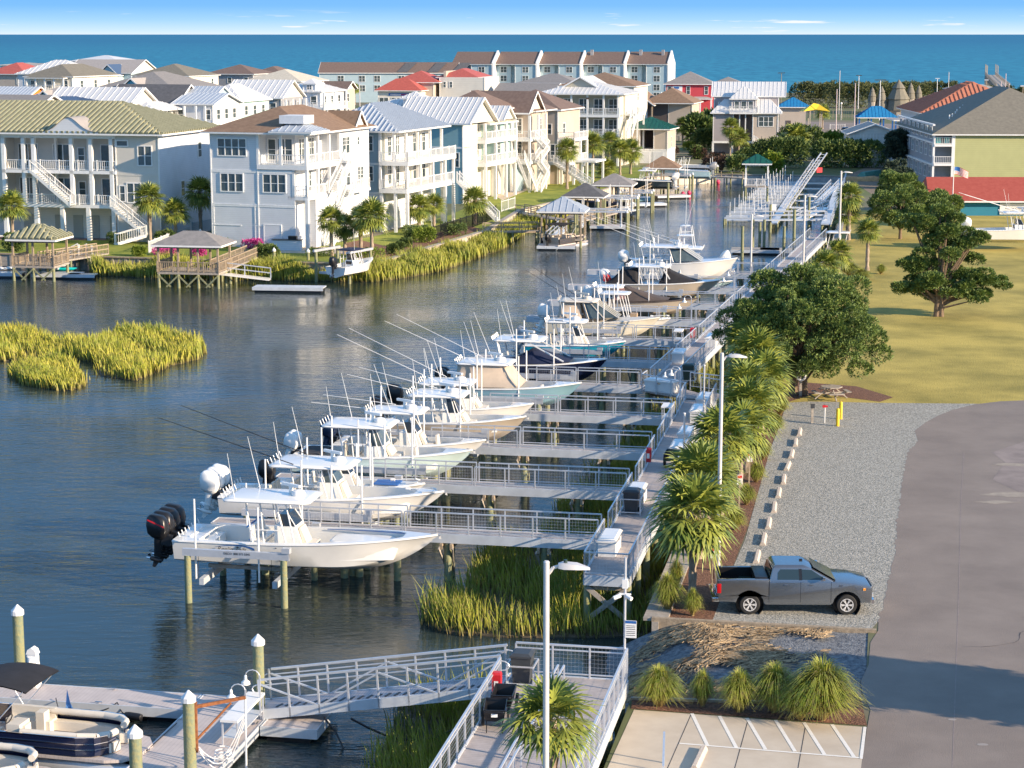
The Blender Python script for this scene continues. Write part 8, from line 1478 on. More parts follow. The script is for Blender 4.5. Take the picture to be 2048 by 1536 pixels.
def pier(label, p, q, w_, z, m='woodg', railm='wood', piles=True, z2=None, rl=(1, 1), name='pier', cat='pier', bal=None, top=.95):
    p, q = Vector((p[0], p[1], 0)), Vector((q[0], q[1], 0)); d = q-p; Lp = d.length; z2 = z if z2 is None else z2; th = thing(name, label, cat, (p.x, p.y, 0), math.atan2(d.y, d.x))
    b = MB(); b.bar((0, 0, z-.08), (Lp, 0, z2-.08), w_, .16); b.build('deck', m, th)
    for k, y in enumerate((-w_/2+.05, w_/2-.05)):
        if not rl[k]: continue
        b = MB(); n = max(1, int(Lp/1.8))
        for hh in (top, top*.5): b.bar((0, y, z+hh), (Lp, y, z2+hh), .08, .09)
        if bal:
            for i in range(int(Lp/bal)): x = Lp*(i+.5)/int(Lp/bal); zz = z+(z2-z)*x/Lp; b.bar((x, y, zz), (x, y, zz+top), .04)
        for i in range(n+1): x = Lp*i/n; zz = z+(z2-z)*x/Lp; b.bar((x, y, zz-.15), (x, y, zz+top), .09)
        b.build('railing', railm, th)
    if piles:
        for i in range(int(Lp/3)+1):
            for y in (-w_/2+.1, w_/2-.1): pile(th, min(Lp, .2+i*3), y, min(z, z2)-.1, r=.12)
    return th
def fdock(label, u, v, Lx, Ly, rot, m='deckg'):
    p = P(u, v, .5); th = thing('floating_dock', label, 'floating dock', (p[0], p[1], 0), R(rot)); MB().box(0, Lx, 0, Ly, .4, .5).build('deck', m, th); MB().box(-.04, Lx+.04, -.05, -.003, .2, .51).build('rub_strip', 'alud', th); b = MB(); b.box(.15, Lx-.15, .1, Ly-.1, -.2, .39); b.build('float', 'black', th); return th
def lone_pile(label, u, v, top, cap=True, r=.15, group='private dock piles'):
    p = P(u, v, 0); th = thing('mooring_pile', label, 'pile', p, group=group); pile(th, 0, 0, top, r=r, capc=cap, name='shaft'); return th
gazebo('small tile-roofed gazebo with timber rails, far left', 66, 532, 1.5, 4.3, 3.6, -10, 2.5, 1.15, 'r_tile', 'tile', nx=3)
gazebo('wide grey-roofed gazebo on piles in front of the white house garden', 376, 545, 1.5, 6.0, 4.0, -9, 2.5, 1.15, 'r_grey', nx=4)
pier('timber walkway with rails from the far left gazebo to the lawn', P(88, 524, 1.5), P(205, 506, 1.5), 1.6, 1.5, bal=.22); pier('sloping timber walkway with pale panels right of the wide gazebo', P(436, 540, 1.5), P(508, 512, 1.6), 1.6, 1.5, z2=1.7, bal=.2)
pier('low white gangway from the wide gazebo to its floating dock', P(436, 547, 1.2), P(540, 556, .8), 1.0, 1.3, m='gel', railm='alu', z2=.75, piles=False, rl=(0, 1)); pier('silver gangway to the left floating dock', P(105, 524, 1.4), P(165, 508, 1.4), 1.1, .8, m='alud', railm='alu', z2=1.5, piles=False)
fdock('grey floating dock with a turquoise kayak on it, far left', 64, 548, 4.6, 2.2, -4, 'alud'); fdock('pale floating jet ski platform right of the turquoise kayak', 132, 549, 2.8, 1.3, -4, 'gel'); fdock('white floating platform at the left edge of the photo', -25, 546, 3.4, 1.6, -4, 'gel'); fdock('long grey floating dock in front of the white house', 505, 574, 6.6, 1.8, -6, 'alud')
def kayak(label, u, v, z, Lk, rot, m, tilt=0): 
    p = P(u, v, z); th = thing('kayak', label, 'kayak', (p[0], p[1], z+.16), R(rot)); b = MB(); b.loft([[(x, r_*math.cos(a), .6*r_*math.sin(a)+(.08 if abs(x) > Lk*.4 else 0)) for a in [k*math.pi/5 for k in range(10)]] for x, r_ in ((-Lk/2, .03), (-Lk*.35, .25), (0, .36), (Lk*.35, .25), (Lk/2, .03))]); b.build('kayak_hull', m, th, smooth=True); MB().lathe([(.26, 0), (.24, .06), (.16, .03)], (0, 0, .17), 12).build('cockpit', 'black', th)
kayak('turquoise kayak lying on the left floating dock', 128, 541, .5, 2.6, 5, 'turq'); kayak('white kayak upturned on the left edge platform', 10, 540, .5, 2.4, 5, 'gel')
for lb, u, v, t_ in (('white post of the left floating dock, nearer the kayak', 159, 540, 2.6), ('white post right of the jet ski platform', 185, 538, 2.4)): p = P(u, v, 0); o = MB().box(-.09, .09, -.09, .09, -.5, t_).build('dock_post', 'white', loc=p); tag(o, lb, 'post')
lone_pile('white-topped pile behind the long grey floating dock', 549, 548, 2.3); lone_pile('green pile left of the lifted boat in front of the white house', 617, 548, 2.2); lone_pile('capped pile by the right gazebo walkway', 402, 512, 2.6)
# boat on its own lift
p = P(684, 562, 0)
th = thing('boat_lift', 'four-pile lift holding the small white boat by the white house', 'boat lift', p, R(62)); 
for x in (-1.6, 2.2):
    for y in (-1.9, 1.9): pile(th, x, y, 2.9, r=.15)
for y in (-1.9, 1.9): MB().box(-2, 2.6, y-.1, y+.1, 2.9, 3.12).build('top_beam', 'alu', th)
for x in (-1.2, 1.8): MB().box(x-.1, x+.1, -1.8, 1.8, .75, .98).build('cradle_beam', 'alud', th)
def wboat(label, u, v, z, rot, Lh, B, H, hm, name='motor_boat', **k):
    p = P(u, v, z); th = thing(name, label, 'boat', (p[0], p[1], z), R(rot)); st = hull(th, Lh, B, H, M[hm], **k); return th, st
bb, st = wboat('small white boat with navy bimini, stern towards the camera, on the garden lift', 671, 556, 1.05, 62, 6.6, 2.4, 1.25, 'hwhite', fwd=.75, cz=.45); outboards(bb, 1, 1.1, 'black', tilt=10, sc=1.15); console(bb, 2.8, .45, .55, .9); ttop(bb, 1.5, 3.8, .95, 2.4, .7, m='navyc', radome=False, ants=1, extras=False)
# footbridge and middle docks
pier('old timber footbridge over the reeds, below the black fence', P(968, 464, 1.3), P(1078, 462, 1.3), 1.5, 1.35, m='wood', bal=None)
gazebo('hip-roofed boathouse with pale blue metal roof beside the black pontoon', 1122, 478, 1.0, 4.6, 4.6, -8, 3.0, 1.5, 'r_bmetal', 'seam', nx=3, rail_=False, cross=False)
fdock('floating dock under the blue-roofed boathouse', 1074, 492, 4.2, 3.0, -5); p_ = P(1143, 497, 0); p3 = pontoon('black-sided pontoon boat with tan seats beside the blue-roofed boathouse', -26.2, 139.0, 0, 6.6, R(66), 'char', 'tanc', (1.2, 3.9))
pier('white gangway ramp between boathouse and floating dock', P(1100, 482, .6), P(1125, 460, 1.2), 1.1, .6, m='gel', railm='alu', z2=1.3, piles=False)
gazebo('dark-roofed boathouse behind the blue metal one', 1166, 436, 1.0, 4.6, 4.2, -10, 2.6, 1.5, 'r_char', nx=3, rail_=False, cross=False)
gazebo('white-edged brown-grey boathouse roof in the middle of the canal row', 1224, 415, 1.0, 4.8, 4.4, -10, 2.9, 1.35, 'r_grey', nx=3, rail_=False, cross=False)
gazebo('small brown-roofed boathouse furthest up the canal', 1322, 376, 1.0, 4.6, 4.2, -10, 2.9, 1.6, 'r_brown', nx=3, rail_=False, cross=False)
pier('timber walkway from the lawn to the middle boathouses', P(1040, 424, 1.3), P(1120, 438, 1.3), 1.4, 1.3, m='woodg'); pier('timber walkway between the middle boathouses', P(1150, 442, 1.2), P(1225, 425, 1.2), 1.4, 1.2, rl=(1, 0)); pier('timber walkway behind the far boathouses', P(1245, 400, 1.2), P(1300, 376, 1.2), 1.4, 1.2, rl=(1, 0))
fdock('pale floating dock beside the black T-top boat', 1180, 452, 4.4, 2.4, -6); fdock('grey floating dock with white fenders up the canal', 1270, 408, 4.6, 2.4, 14, 'alud'); fdock('pale floating dock with pink buoys up the canal', 1316, 392, 5.0, 2.6, 16)
for lb, u, v in (('pink mooring buoy on the far floating dock, left one', 1366, 388), ('pink mooring buoy on the far floating dock, right one', 1378, 386), ('pink mooring buoy near the canal head', 1436, 364)):
    p = P(u, v, .3); b = MB(); b.lathe([(.05, -.38), (.24, -.28), (.36, 0), (.24, .28), (.05, .38)], n=12); o = b.build('buoy', mat('pink buoy', (.70, .05, .12), .4, var=0), loc=p, smooth=True); tag(o, lb, 'buoy')
bb, st = wboat('black-hulled bay boat with white T-top moored in mid canal', 1262, 432, .02, -112, 6.8, 2.4, 1.1, 'hblack', fwd=.72, cz=.5, dm='gel'); console(bb, 3.0, .45, .55, 1.0); ttop(bb, 2.0, 4.0, .9, 2.4, .6, radome=False, ants=1); outboards(bb, 1, 1.0, 'gel', tilt=0)
bb, st = wboat('dark-hulled boat with grey outboard on a lift up the canal', 1345, 378, 1.2, 168, 8.8, 2.8, 1.5, 'hdark', fwd=.8, cz=.5, dm='gel'); outboards(bb, 2, 1.3, 'gel', tilt=5, sc=1.4); ttop(bb, 2.5, 5, 1.1, 2.6, .8)
bb, st = wboat('pale blue-hulled boat with dark outboards on a lift near the canal head', 1420, 358, 1.6, 168, 8.2, 2.8, 1.6, 'hice', fwd=.8, cz=.5, dm='gel'); outboards(bb, 2, 1.4, 'greym', tilt=5, sc=1.5, sp=.8)
bb, st = wboat('black boat with white deck lying behind the pale blue hull', 1408, 343, 1.2, 172, 8.0, 2.6, 1.3, 'hblack', fwd=.8, cz=.5, dm='gel'); ttop(bb, 2, 4.5, 1.0, 2.4, .8, m='canvas', radome=False, ants=0)
bb, st = wboat('grey boat under the brown-grey boathouse roof', 1245, 420, .6, 165, 6.5, 2.4, 1.2, 'hdark', fwd=.8, cz=.6, dm='navyc'); bb, st = wboat('small boat under dark canvas beside the black T-top boat', 1300, 405, .05, 190, 5.6, 2.1, 1.0, 'hblue', fwd=.8, cz=.8, dm='gel')
def plift(label, u, v, rot, Lx=5, Ly=3.6, zt_=2.6, ph=4.2):
    p = P(u, v, 0); th = thing('boat_lift', label, 'boat lift', p, R(rot), 'private canal boat lifts')
    for x in (0, Lx):
        for y in (0, Ly): pile(th, x, y, zt_, r=.15, capc=True)
    for y in (0, Ly): MB().box(-.2, Lx+.2, y-.1, y+.1, zt_, zt_+.22).build('top_beam', 'alu', th)
    for x in (.8, Lx-.8):
        MB().box(x-.1, x+.1, .1, Ly-.1, .7, .95).build('cradle_beam', 'alud', th)
        for y in (.3, Ly-.3): MB().tube((x, y, .8), (x, y, ph), .05, n=6).build('guide_pole', 'white', th)
for lb, u, v, rt, lx in (('lift with silver beams right of the blue-roofed boathouse', 1150, 468, -6, 6.2), ('lift between dark and grey boathouses', 1205, 437, -6, 4.5), ('lift frame beside the black T-top boat', 1240, 425, -8, 4.2), ('lift under the dark-hulled boat', 1300, 386, -12, 6), ('lift under the pale blue-hulled boat', 1352, 368, -12, 6.2)): plift(lb, u, v, rt, lx)
lone_pile('tall pale pile standing in front of the middle lift', 1195, 458, 3.4, True, .2); lone_pile('tall pile right of the tall pale pile in mid canal', 1209, 452, 3.2, False, .17); lone_pile('tall dark pile at the end of the far floating dock', 1336, 402, 2.6, False, .17)
h = gazebo('green metal-roofed watch platform on tall posts at the canal head', 1513, 372, 3.0, 3.2, 3.0, -8, 3.0, 1.2, 'r_green', 'seam', post='white', nx=2, cross=False, base=-1)
pier('timber wall-top walkway at the canal head', P(1425, 352, 1.6), P(1490, 356, 1.6), 1.2, 1.6, rl=(1, 0))
# black fence, white fence, ladder frame
def fence(label, pts, h_, m, step=.16, z=GZ, rails=(.12, .95)):
    th = thing('fence', label, 'fence', (pts[0][0], pts[0][1], z)); o = Vector((pts[0][0], pts[0][1], 0)); b = MB(); c = MB()
    for p, q in zip(pts, pts[1:]):
        p, q = Vector((p[0], p[1], 0))-o, Vector((q[0], q[1], 0))-o; Lf = (q-p).length
        for r_ in rails: c.bar(p+Vector((0, 0, h_*r_)), q+Vector((0, 0, h_*r_)), .05, .06)
        for i in range(int(Lf/step)): a = p+(q-p)*(i+.5)/int(Lf/step); b.bar(a, a+Vector((0, 0, h_)), .03)
        for i in range(int(Lf/2.4)+1): a = p+(q-p)*i/max(1, int(Lf/2.4)); c.bar(a, a+Vector((0, 0, h_+.1)), .09)
    b.build('pickets', m, th); c.build('fence_rails', m, th)
fence('black picket fence above the diagonal seawall', [P(868, 480, GZ), P(945, 455, GZ), P(992, 436, GZ)], 1.5, 'black'); fence('white picket fence beside the water slide', [P(298, 506, GZ), P(380, 472, GZ)], 1.2, 'white'); fence('white slatted rail at the garden end of the boathouse path', [P(1003, 424, GZ), P(1030, 416, GZ)], 1.4, 'white', .3); fence('pale low fence between green-tiled and white houses', [P(385, 470, GZ), P(425, 462, GZ)], 1.4, 'w_blue', .2)
fence('dark fence in front of the dune scrub by the playground', [P(1590, 236, GZ), P(1840, 240, GZ)], 2.2, 'wood', .5); fence('white fence by the playground car park', [P(1660, 262, GZ), P(1690, 262, GZ)], 1.5, 'white', .4)
th = thing('water_slide', 'brown curving poolside water slide below the green-tiled house', 'slide', P(280, 482, GZ)); b = MB(); b.loft([[(x-.5, y, z), (x-.5, y+.1, z+.35), (x+.5, y+.1, z+.35), (x+.5, y, z), (x+.35, y, z-.25), (x-.35, y, z-.25)] for x, y, z in ((-2.2, 0, .5), (-1.4, .2, .9), (-.6, .6, 1.9), (.2, .9, 2.9), (.9, 1.0, 3.1))]); b.build('chute', mat('brown slide rock', (.13, .07, .06), .7, var=.2), th); b = MB(); b.loft([[(.6, .2, 0), (1.8, .2, 0), (1.8, 1.6, 0), (.6, 1.6, 0)], [(.7, .4, 3.0), (1.3, .4, 2.9), (1.3, 1.4, 2.9), (.7, 1.4, 3.0)]]); b.build('tower', 'r_dbrown', th)
th = thing('sun_lounger', 'white sun lounger on the patio at the far left', 'sun lounger', P(8, 478, GZ)); MB().box(-.9, .6, -.3, .3, .3, .4).build('seat', 'white', th); MB().bar((.6, 0, .35), (1.2, 0, .9), .6, .06).build('backrest', 'white', th); [MB().box(x-.03, x+.03, y-.03, y+.03, 0, .3).build('leg', 'white', th) for x in (-.8, .5) for y in (-.25, .25)]
# ---- far marina
def marina_rack(label, t, s, Lx, n=4):
    th = dthing('boat_lift', label, 'boat lift', t, s, 0, 'empty lifts in the far marina')
    for y in (0, 2.6): MB().box(0, Lx, y-.1, y+.1, .75, .98).build('top_beam', 'alud', th)
    for x in (0, Lx):
        for y in (0, 2.6): pile(th, x, y, .74, r=.14)
    for i in range(n): x = .5+(Lx-1)*i/(n-1); MB().tube((x, .3 if i % 2 else 2.3, .8), (x, .3 if i % 2 else 2.3, 2.7+.4*(i % 3)), .04, n=6).build('guide_pole', 'white', th)
    MB().box(.2, Lx-.2, .6, 2.0, .42, .55).build('cradle', 'alud', th)
for i in range(11): marina_rack('empty silver lift with white poles, '+['first', 'second', 'third', 'fourth', 'fifth', 'sixth', 'seventh', 'eighth', 'ninth', 'tenth', 'last'][i]+' in the far marina row', -9.6+.12*i, 172+6.0*i, 5.6-.08*i)
dth = lambda a, b: D(a, b)
for i in range(6): pier('far marina finger walkway, '+['nearest', 'second', 'third', 'fourth', 'fifth', 'farthest'][i]+' of six right of the raised gangway', D(-2.2, 176+11*i), D(2.4, 176+11*i), .9, 1.1, m='gel', railm='alu', rl=(0, 0))
pier('long marina walkway between the lift row and the finger walkways', D(-3.2, 166), D(-3.2, 238), 1.0, .9, m='alud', railm='alu', rl=(0, 0)); pier('marina walkway along the lawn side seawall', D(3.4, 160), D(3.4, 236), 1.2, 1.5, m='alud', railm='alu', rl=(1, 0)); pier('silver truss bridge crossing to the far marina', D(-5.5, 163), D(3.2, 165), 1.2, 1.6, m='alud', railm='alu', piles=False)
pier('white sloping ramp down to the far marina walkway', D(2.6, 178), D(-.4, 171), 1.3, 1.9, m='gel', railm='alu', z2=.9, piles=False); pier('white sloping ramp at the head of the far marina', D(2.8, 214), D(1.2, 196), 1.2, 1.9, m='gel', railm='alu', z2=.9, piles=False)
a_, c_ = P(1572, 416, 1.0), PY(1648, 306, 281); th = thing('raised_gangway', 'long silver truss gangway hoisted steeply into the air over the far marina', 'gangway', (a_[0], a_[1], 1.0)); A_, C_ = Vector((0, 0, 0)), Vector(c_)-Vector((a_[0], a_[1], 1.0)); b = MB(); sd = Vector((.42, 0, 0)); upv = Vector((-.2, 0, 1.0)).normalized()*.55
for s1 in (-1, 1):
    b.bar(A_+sd*s1, C_+sd*s1, .12, .16); b.bar(A_+sd*s1+upv, A_+(C_-A_)*.8+sd*s1+upv, .08)
    for i in range(14): q1 = A_+(C_-A_)*(i/17)+sd*s1; q2 = A_+(C_-A_)*((i+1)/17)+sd*s1; b.bar(q1, q1+upv, .06); b.bar(q1 if i % 2 else q1+upv, q2+upv if i % 2 else q2, .05)
for i in range(18): q1 = A_+(C_-A_)*(i/17.5); b.bar(q1-sd, q1+sd, .1, .06)
b.build('truss', 'alu', th); q1 = A_+(C_-A_)*.76; MB().cbox(q1+Vector((.5, -.5, -.6)), (.9, .08, .7), .4).build('red_flag', 'red', th)
fdock('timber floating dock at the end of the far walkway, left part', 1462, 500, 5.2, 3.0, -8, 'woodg'); fdock('timber floating dock right of the cluster of capped piles', 1520, 500, 6.0, 2.6, -8, 'woodg')
for i, (u, v, tp) in enumerate(((1484, 520, 3.6), (1505, 498, 3.3), (1519, 490, 2.6), (1528, 492, 3.0), (1567, 520, 3.6), (1587, 512, 5.0), (1617, 455, 4.0), (1540, 465, 3.4))): lone_pile(['brown pile left of the white float tower', 'first of three clustered piles beyond the tower boat', 'second of three clustered piles beyond the tower boat', 'third of three clustered piles beyond the tower boat', 'tall timber pile by the far walkway', 'tallest timber pile by the far walkway', 'timber pile behind the pale lamp post by the far walkway', 'timber pile at the left of the far marina racks'][i], u, v, tp, False, .16, 'timber piles of the far marina')
MB_ = thing('trash_box', 'white box on a post at the far marina entrance', 'box', P(1547, 432, 1.0)); MB().box(-.3, .3, -.3, .3, .7, 1.5).build('box_body', 'white', MB_); MB().box(-.05, .05, -.05, .05, 0, .7).build('post', 'white', MB_)
# ---- right shore: flagpole, boat on trailer
p = P(1904, 432, GZ); th = thing('flagpole', 'white flagpole in front of the teal shop', 'flagpole', p); Y_ = p[1]; zt_ = PY(1904, 330, Y_)[2]-GZ; MB().tube((0, 0, 0), (0, 0, zt_), .07, .05, n=8).build('pole', 'white', th)
fl = thing('flag', 'striped red, white and blue flag flying from the pole by the teal shop', 'flag', (p[0], p[1], GZ+zt_)); cs_ = [MB(), MB(), MB()]
def fpt(u_, v_): return (.06+1.75*u_, .10*math.sin(u_*7), -.25-.95*v_-.55*u_*u_+.06*math.sin(u_*6+v_))
for i in range(13):
    for j in range(10): u0, u1, v0, v1 = j/10, (j+1)/10, i/13, (i+1)/13; k = 2 if (u0 < .4 and i < 7) else (0 if i % 2 == 0 else 1); cs_[k].face(fpt(u0, v0), fpt(u1, v0), fpt(u1, v1), fpt(u0, v1))
for b, m_, nm in zip(cs_, ('red', 'white', 'blue'), ('red_stripes', 'white_stripes', 'blue_canton')): b.build(nm, m_, fl)
p = P(1935, 481, GZ); bb, st = wboat('white boat standing on a trailer at the right edge, engine to the left', 1935, 481, GZ+.95, 0, 10.5, 3.0, 1.7, 'hwhite', fwd=.85, cz=.5, dm='gel'); bb.location.z = GZ+.75; outboards(bb, 2, 1.5, 'gel', tilt=20, sc=1.5, sp=.8); ttop(bb, 3.4, 6.8, 1.25, 3.1, .9, out=None); console(bb, 5.2, .6, .7, 1.2)
for sg in (-1, 1): MB().tube((5.4, sg*1.1, 3.2), (-.8, sg*1.4, 5.1), .04, .02, n=5).build('outrigger', 'white', bb)
tr_ = thing('boat_trailer', 'silver boat trailer with two axles under the white boat at the right edge', 'trailer', (p[0]+.3, p[1], GZ), 0); b = MB()
for y in (-.9, .9): b.box(-.2, 9, y-.06, y+.06, .5, .62)
for x in (.2, 2.5, 5, 8): b.box(x, x+.1, -.84, .84, .5, .6)
b.build('frame', 'alu', tr_)
for y in (-1.15, 1.15):
    for x in (3.6, 4.5): w_ = MB().tube((x, y-.11, .36), (x, y+.11, .36), .36, n=20).build('tyre', 'rubber', tr_, smooth=True); MB().tube((x, y-.12, .36), (x, y+.12, .36), .19, n=14).build('rim', 'alu', w_)
MB().box(3.1, 5.0, -1.32, -1.0, .74, .78).build('fender', 'alu', tr_)
# ---- playground, shelters, cars, poles
h = House('blue-roofed cottage beside the playground', 1612, 214, 462, -8, name='pavilion', cat='pavilion'); h.wall(-6, 0, 0, 6, 0, h.ze, 'w_tan', False); h.wall(-4.6, -3.4, -.05, 0, 0, 2.4, 'w_dark', False); h.hip(-6, 0, 0, 6, h.ze, 2.2, 'r_blue', 'seam', .9); h.done()
h = House('open blue hip-roofed picnic shelter', 1792, 235, 440, -4, name='shelter', cat='shelter'); h.posts([(x, y) for x in (-8, -5.4, -2.7, 0) for y in (0, 6)], 0, h.ze, .16, 'blue'); h.hip(-8, 0, 0, 6, h.ze, 2.4, 'r_blue', 'seam', .5); h.done()
q_ = PY(1630, 221, 405); th = thing('playground_tower', 'playground tower with a yellow shade sail and two slides', 'playground', (q_[0], 405, GZ)); zc_ = q_[2]-GZ
for x in (-1.2, 1.2):
    for y in (-1.2, 1.2): MB().tube((x, y, 0), (x, y, zc_), .09, n=8).build('post', 'w_tan', th)
b = MB(); b.add([(-2.7, -2.5, zc_-.1), (2.7, -2.5, zc_-.1), (2.7, 2.5, zc_-.1), (-2.7, 2.5, zc_-.1), (-.3, 0, zc_+1.5), (.9, 0, zc_+1.2), (0, -1.2, zc_+.25)], [(0, 6, 4), (6, 1, 5), (6, 5, 4), (1, 2, 5), (2, 3, 4, 5), (3, 0, 4)]); b.build('shade_sail', 'yellow', th)
MB().box(-1.3, 1.3, -1.3, 1.3, 2.2, 2.4).build('platform', 'blue', th)
for x, m_, dx in ((-1.4, 'yellow', -1.6), (.7, 'tanc', 1.3)): b = MB(); b.bar((x, -1.3, 2.6), (x+dx, -4.0, .3), .8, .14); b.build('slide', m_, th)
def car(label, u, v, rot, m, truck=False, name='parked_car'):
    p = P(u, v, GZ); th = thing(name, label, 'car', (p[0], p[1], GZ+.012), R(rot), 'cars parked in the background'); b = MB(); b.exy([(-2.3, .35), (2.3, .35), (2.35, .75), (2.2, .92), (1.2, 1.0), (-2.2, 1.02), (-2.35, .8)], -.9, .9); put(bevmesh(b, 'body', m, .06), 'body', th)
    b = MB(); b.loft([[(-1.9, -.82, 1.0), (1.1, -.82, 1.0), (1.1, .82, 1.0), (-1.9, .82, 1.0)], [(-1.4 if not truck else -.4, -.66, 1.5), (.35, -.66, 1.5), (.35, .66, 1.5), (-1.4 if not truck else -.4, .66, 1.5)]]); b.build('window', 'glass', th); MB().box(-1.35, .3, -.62, .62, 1.5, 1.54).build('roof', m, th)
    for x in (-1.4, 1.4):
        for y in (-.82, .82): MB().tube((x, y-.1, .33), (x, y+.1, .33), .33, n=14).build('wheel', 'rubber', th)
for a_ in (('dark blue car by the long flats, left one', 722, 203, 10, 'navy'), ('dark blue car by the long flats, right one', 742, 204, 30, 'navy'), ('white pickup in front of the red shop', 1408, 210, 75, 'gel', True), ('white car beside the playground', 1615, 268, 70, 'gel'), ('dark blue van beside the cottage car park', 1690, 268, 80, 'navy'), ('white car below the red shop', 1426, 222, 10, 'gel')): car(*a_)
def tallpole(label, u, vt, Y, m='post', head=0, r=.12, sink=0):
    q_ = PY(u, vt, Y); th = thing('tall_pole' if not head else 'floodlight_pole', label, 'pole', (q_[0], Y, GZ), group='tall poles near the beach'); MB().tube((0, 0, 0), (0, 0, q_[2]-GZ), r, r*.7, n=8).build('pole', m, th)
    if head: MB().box(-head, head, -.12, .12, q_[2]-GZ-.1, q_[2]-GZ+.12).build('crossarm', 'bin' if head > .8 else 'alu', th)
M['pinkp'] = mat('faded pink white pole', (.62, .50, .50), .5, var=.05)
for a_ in (('tall pale pink pole, first right of the playground', 1674, 178, 395, 'pinkp'), ('tall pale pink pole between playground and blue shelter', 1711, 166, 400, 'pinkp'), ('thin pole rising against the sea above the scrub', 1680, 141, 560), ('wide T-topped floodlight pole by the cone huts', 1761, 160, 520, 'alu', 1.5), ('T-topped pole left of the cone huts', 1718, 151, 600, 'alu', .9), ('T-topped wooden pole beside the lavender roof', 1563, 146, 620, 'wood', 1.1), ('T-topped pole right of the cone huts', 1875, 157, 600, 'alu', .7), ('slim pole above the terracotta-striped roof', 1898, 144, 560), ('wooden pole with a lamp left of the beach ramp', 1973, 160, 500, 'wood', .5), ('pale pink pole beside the turquoise hut', 2003, 162, 470, 'pinkp'), ('tallest pale pink pole by the beach ramp', 2012, 147, 450, 'pinkp'), ('pale pink pole right of the beach ramp', 2018, 167, 430, 'pinkp'), ('wooden pole with a lamp at the right edge', 2046, 172, 380, 'wood', .5), ('pale lamp pole in front of the long flats', 719, 166, 420, 'post', .5)): tallpole(*a_)
for i, (u, vt, wd, hh) in enumerate(((1798, 159, 7.5, 8.5), (1764, 172, 3.6, 6), (1822, 165, 2.8, 4.5), (1838, 170, 2.2, 3.5), (1745, 174, 2.6, 4))):
    q_ = PY(u, vt, 560); th = thing('cone_hut', ['largest grey shingled cone hut in the dunes', 'slim shingled cone left of the largest cone hut', 'small shingled cone right of the largest cone hut', 'smallest shingled cone, furthest right in the dunes', 'stubby shingled cone half hidden at the left'][i], 'hut', (q_[0], 560, 0)); b = MB(); z_ = q_[2]; b.lathe([(wd*.5, z_-hh), (wd*.40, z_-hh*.66), (wd*.44, z_-hh*.64), (wd*.22, z_-hh*.3), (wd*.26, z_-hh*.28), (.04, z_)], n=12); b.build('roof', 'r_olive', th); MB().lathe([(wd*.42, GZ), (wd*.42, z_-hh)], n=10).build('wall', 'woodg', th)
th = thing('fishing_pier', 'elevated fishing pier with rails and tall posts running out over the sea', 'pier', (0, 0, 0)); xa, xc = PY(2006, 172, 640), PY(1998, 149, 815); b = MB(); b.bar((xa[0], 640, 6.7), (xc[0], 830, 6.7), 4.2, .4); b.build('deck', 'woodg', th)
for sg in (-1, 1):
    b = MB()
    for i in range(20): k = i/19; x = xa[0]+(xc[0]-xa[0])*k+sg*2.1; y = 640+190*k; b.tube((x, y, -1), (x, y, 8.1+(3.2 if i > 13 and i % 2 else 0)), .16, n=6)
    b.bar((xa[0]+sg*2.1, 640, 7.9), (xc[0]+sg*2.1, 830, 7.9), .15); b.bar((xa[0]+sg*2.1, 640, 7.4), (xc[0]+sg*2.1, 830, 7.4), .1); b.build('railing', 'woodg', th)
for lb, u, v, hh in (('white globe lamp on the restaurant patio', 1302, 262, 3.4), ('white curved street lamp at the red shop', 1394, 232, 5.2), ('white curved street lamp behind the dark restaurant', 1322, 225, 5.2), ('white globe lamp by the blue shelter', 1682, 240, 4)):
    p = P(u, v, GZ); th = thing('globe_lamp', lb, 'lamp', p); MB().tube((0, 0, 0), (0, 0, hh), .08, n=8).build('post', 'post', th); MB().lathe([(.1, 0), (.28, .2), (.2, .5), (.05, .65)], (0, 0, hh), 10).build('lamp_shade', 'white', th)
for lb, u, v in (('turquoise patio umbrella, left of the two at the restaurant', 1318, 246), ('turquoise patio umbrella, right of the two at the restaurant', 1344, 246)):
    p = P(u, v, GZ); th = thing('patio_umbrella', lb, 'umbrella', p); MB().tube((0, 0, 0), (0, 0, 2.5), .04, n=6).build('pole', 'wood', th); MB().lathe([(1.5, 2.2), (.8, 2.5), (.03, 2.8)], n=8).build('canopy', mat('sky blue canvas', (.04, .42, .62), .7, var=0), th)
th = thing('dumpster', 'dark skips standing against the white cottage', 'skip', P(1744, 303, GZ)); b = MB(); [b.loft([[(x-1.2, -.8, .1), (x+1.2, -.8, .1), (x+1.2, .8, .1), (x-1.2, .8, .1)], [(x-1.4, -1, 1.7), (x+1.4, -1, 1.7), (x+1.4, 1, 1.7), (x-1.4, 1, 1.7)]]) for x in (-1.5, 1.5)]; b.build('skip_body', 'navyc', th); MB().box(-2.9, 2.9, -1, 1, 1.704, 1.8).build('lid', 'black', th)
th = thing('tarpaulin', 'green tarpaulin over a stack on the sandy lot by the canal head', 'tarpaulin', P(1742, 352, GZ), R(40)); b = MB(); b.loft([[(-2.4, -.9, 0), (2.4, -.7, 0), (2.4, .7, 0), (-2.4, .9, 0)], [(-2.0, -.4, .7), (2.0, -.3, .9), (2.0, .3, .9), (-2.0, .4, .7)]]); b.build('cover', mat('green tarp', (.06, .22, .18), .6, var=.2), th)
